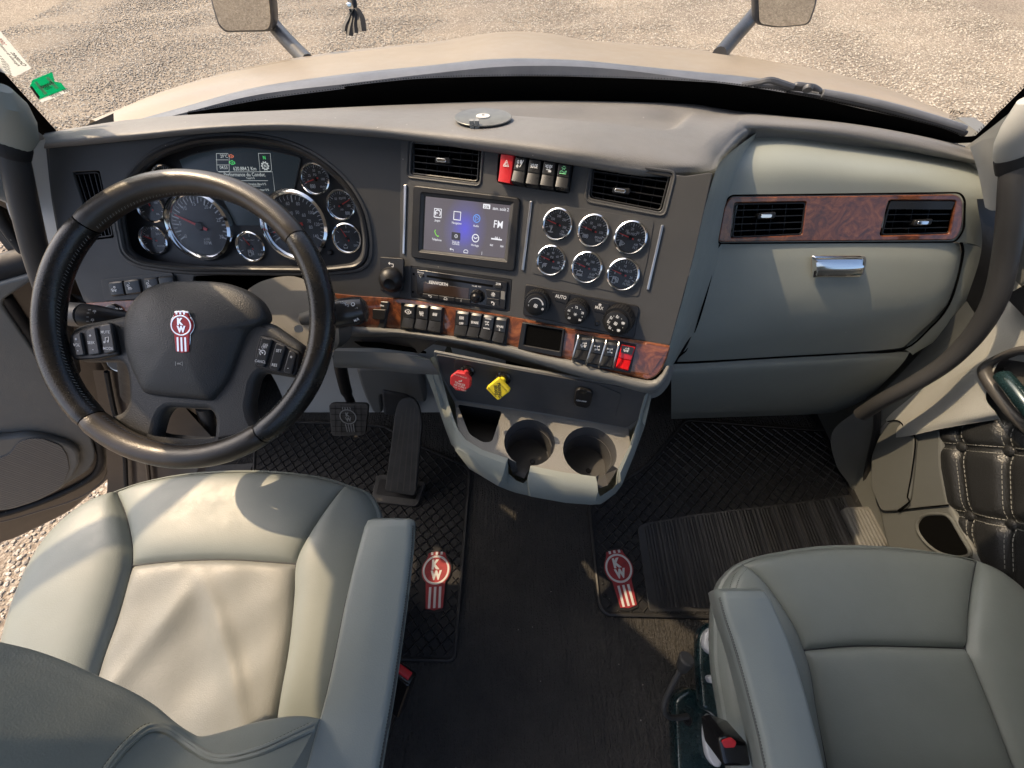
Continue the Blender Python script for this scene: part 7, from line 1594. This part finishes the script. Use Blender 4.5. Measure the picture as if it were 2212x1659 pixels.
# ------------------------------------------------------------------ stickers on the glass
def sticker(name, label, q, mat, off, parent=None):
    P = [on_glass(x, y, off) for x, y in q]; c = sum(P, Vector())/len(P); m = MB(); n = len(P)
    nrm = Vector((.36*c.x, 1, .62)).normalized()
    m.add([p for p in P] + [p - nrm*.0004 for p in P], [tuple(range(n)), tuple(range(n, 2*n))[::-1]] + [(i, (i+1) % n, (i+1) % n+n, i+n) for i in range(n)]); return m, c, nrm
def gframe(px, py, rotpx, off):
    """frame on the glass at a pixel, u along the pixel direction rotpx"""
    a = on_glass(px, py, off); b = on_glass(px+rotpx[0], py+rotpx[1], off); nrm = -Vector((.36*a.x, 1, .62)).normalized()
    U = (b-a); V = nrm.cross(U); return Frame(a, U, V)
m, c, nn = sticker('sticker', '', z1(0,195, 200,430, 95,485, -60,430), M['sticker_white'], -.008)
s1 = m.obj('window_sticker', M['sticker_film'], smooth=False); tag(s1, 'white printed label on the glass at the far left', 'sticker')
tx = MB()
def gtext(s, px, py, dirp, size, off, mirror=True):
    F_ = gframe(px, py, dirp, off); k = (F_.O-CAM).dot(FW)/FPX; loc = MB(); put_text(loc, s, 0, 0, size*k, 0, 0, .02, mirror=mirror)
    tx.v, tx.f = tx.v, tx.f; tx.add([F_.pt(a, b, .0) for a, b, c_ in loc.v], loc.f)
dr = (10, 11.5)
gtext('Algunatte de contrôle', *z1(55,345)[0], dr, 5.5, -.0095); gtext('Onspec', *z1(115,375)[0], dr, 9, -.0095)
for k in range(5): gtext('numéro de série  ville', *z1(30+k*5,385+k*17)[0], dr, 2.6, -.0095)
tx.obj('lettering', M['ink'], s1, smooth=False); tx = MB(); gtext('2000', *z1(12,262)[0], dr, 7, -.0095); tx.obj('lettering', M['ink_red'], s1, smooth=False)
tx = MB(); gtext('■■', *z1(92,345)[0], dr, 5, -.0095)
if not tx.v: tx.box(0,.001,0,.001,0,.0001)
m, c, nn = sticker('sticker', '', z1(188,545, 206,505, 330,455, 345,515, 385,522, 412,556, 430,558, 245,628), M['sticker_green'], -.008)
s2 = m.obj('window_sticker', M['sticker_green'], smooth=False); tag(s2, 'green and white permit sticker with a large H on the left glass', 'sticker')
m, c, nn = sticker('', '', z1(245,628, 428,558, 440,578, 262,648), None, -.0086); m.obj('white_strip', M['sticker_film'], s2, smooth=False)
m, c, nn = sticker('', '', z1(188,548, 202,544, 252,612, 245,628), None, -.0086); m.obj('dark_strip', M['ink'], s2, smooth=False, label='small dark print along the left edge')
for q in (z1(215,520, 232,514, 300,590, 282,598), z1(288,490, 305,483, 372,555, 352,562), z1(245,552, 330,520, 338,532, 254,565)):
    m, c, nn = sticker('', '', q, None, -.0088); m.obj('letter_h_bar', M['sticker_film'], s2, smooth=False)
dr = (10, -4.2); tx = MB(); gtext('Brunswick', *z1(292,535)[0], dr, 6.5, -.0098); gtext('2025', *z1(300,555)[0], dr, 6.5, -.0098); gtext('014200', *z1(348,600)[0], (10,-3.4), 6.5, -.0098); gtext('HA', *z1(415,572)[0], (10,-2), 8, -.0098); tx.obj('lettering', M['ink'], s2, smooth=False)
# maker's mark etched in the right corner of the glass
tx = MB(); dr = (10, 1.6); gtext('PGW', *z3(1776,712)[0], dr, 9, -.006); gtext('LAMINATED', *z3(1765,735)[0], dr, 2.8, -.006); gtext('DOT 376  AS1', *z3(1765,745)[0], dr, 2.8, -.006); gtext('M 50', *z3(1762,755)[0], dr, 2.8, -.006)
tx.obj('etched_mark', M['ink'], ws, smooth=False)
# ------------------------------------------------------------------ things on the dash and hanging
padbv = bvh_of([o for o in COL.objects if o.name == 'top_pad'][0])
cz = z2(934,712)[0]; h_ = drape(padbv, [cz], .0)[0]
ddn = Vector((0, .13, 1)).normalized()
dsc = thing('plastic_disc', 'clear grey disc with a white hub lying on the dash top', 'disc', tuple(h_))
Mx = ddn.to_track_quat('Z', 'Y').to_matrix().to_4x4(); Mx.translation = h_ + Vector((0, 0, .0035))
dm = mk('disc_plastic', (.20, .20, .18), .3); ramp(dm, noise(dm, 45, 6, .7), [(.3, (.10, .10, .095)), (.7, (.17, .17, .155))]); 
rd = 167*.3662*((h_-CAM).dot(FW))/FPX
MB().lathe([(0,.001),(rd*.97,.001),(rd,.0016),(rd,.0026),(rd*.985,.0032),(rd*.95,.0029),(0,.0029)], 64).obj('disc', dm, dsc, Mx)
MB().lathe([(.0,.005),(rd*.16,.005),(rd*.24,.0044),(rd*.24,.0030)], 36).obj('hub', M['sticker_white'], dsc, Mx); MB().lathe([(0,.0062),(rd*.05,.0062),(rd*.055,.004)], 16).obj('hub_hole', M['mask_grey'], dsc, Mx)
for px in (1020, 1031):
    q = Mx.copy(); a = drape(padbv, [(px, 276)], 0)[0]; MB().box(-.0035, .0035, -.004, .004, -.006, .006).obj('tab', M['mask_grey'], dsc, Matrix.Translation(a + Vector((0, 0, .006))), smooth=False)
hg = thing('hanging_tassel', 'black ribbon tassel with a silver bead hanging before the windshield', 'ornament', tuple(Pt(763, 10, .52)))
tt_ = .52
MB().tube([Pt(757,-30,tt_), Pt(759,-6,tt_), Pt(762,8,tt_), Pt(764,22,tt_)], [.005,.0055,.006,.004], 12).obj('cord', M['rubber'], hg)
m = MB().lathe([(0,-.006),(.0035,-.005),(.0048,0),(.0035,.005),(0,.006)], 18); m.obj('bead', M['chrome'], hg, Matrix.Translation(Pt(756, 18, tt_-.008)))
for pth, wd in (([(760,20),(756,38),(748,55),(746,68)], 11), ([(762,20),(762,40),(757,62),(755,78)], 12), ([(766,20),(768,36),(766,52),(768,72)], 9), ([(770,18),(778,36),(781,54),(783,68)], 13)):
    rows = []; P = smooth([Pt(x, y, tt_-.004) for x, y in pth], 12)
    for i, p in enumerate(P):
        w_ = wd/2*tt_/FPX*(.75+.75*math.sin(math.pi*(.10+.62*i/11))); rows.append([p-XA*w_, p+Vector((0,-.0025,.001)), p+XA*w_, p+Vector((0,.0025,0)), p-XA*w_])
    MB().grid(rows).obj('ribbon', M['rubber'], hg)
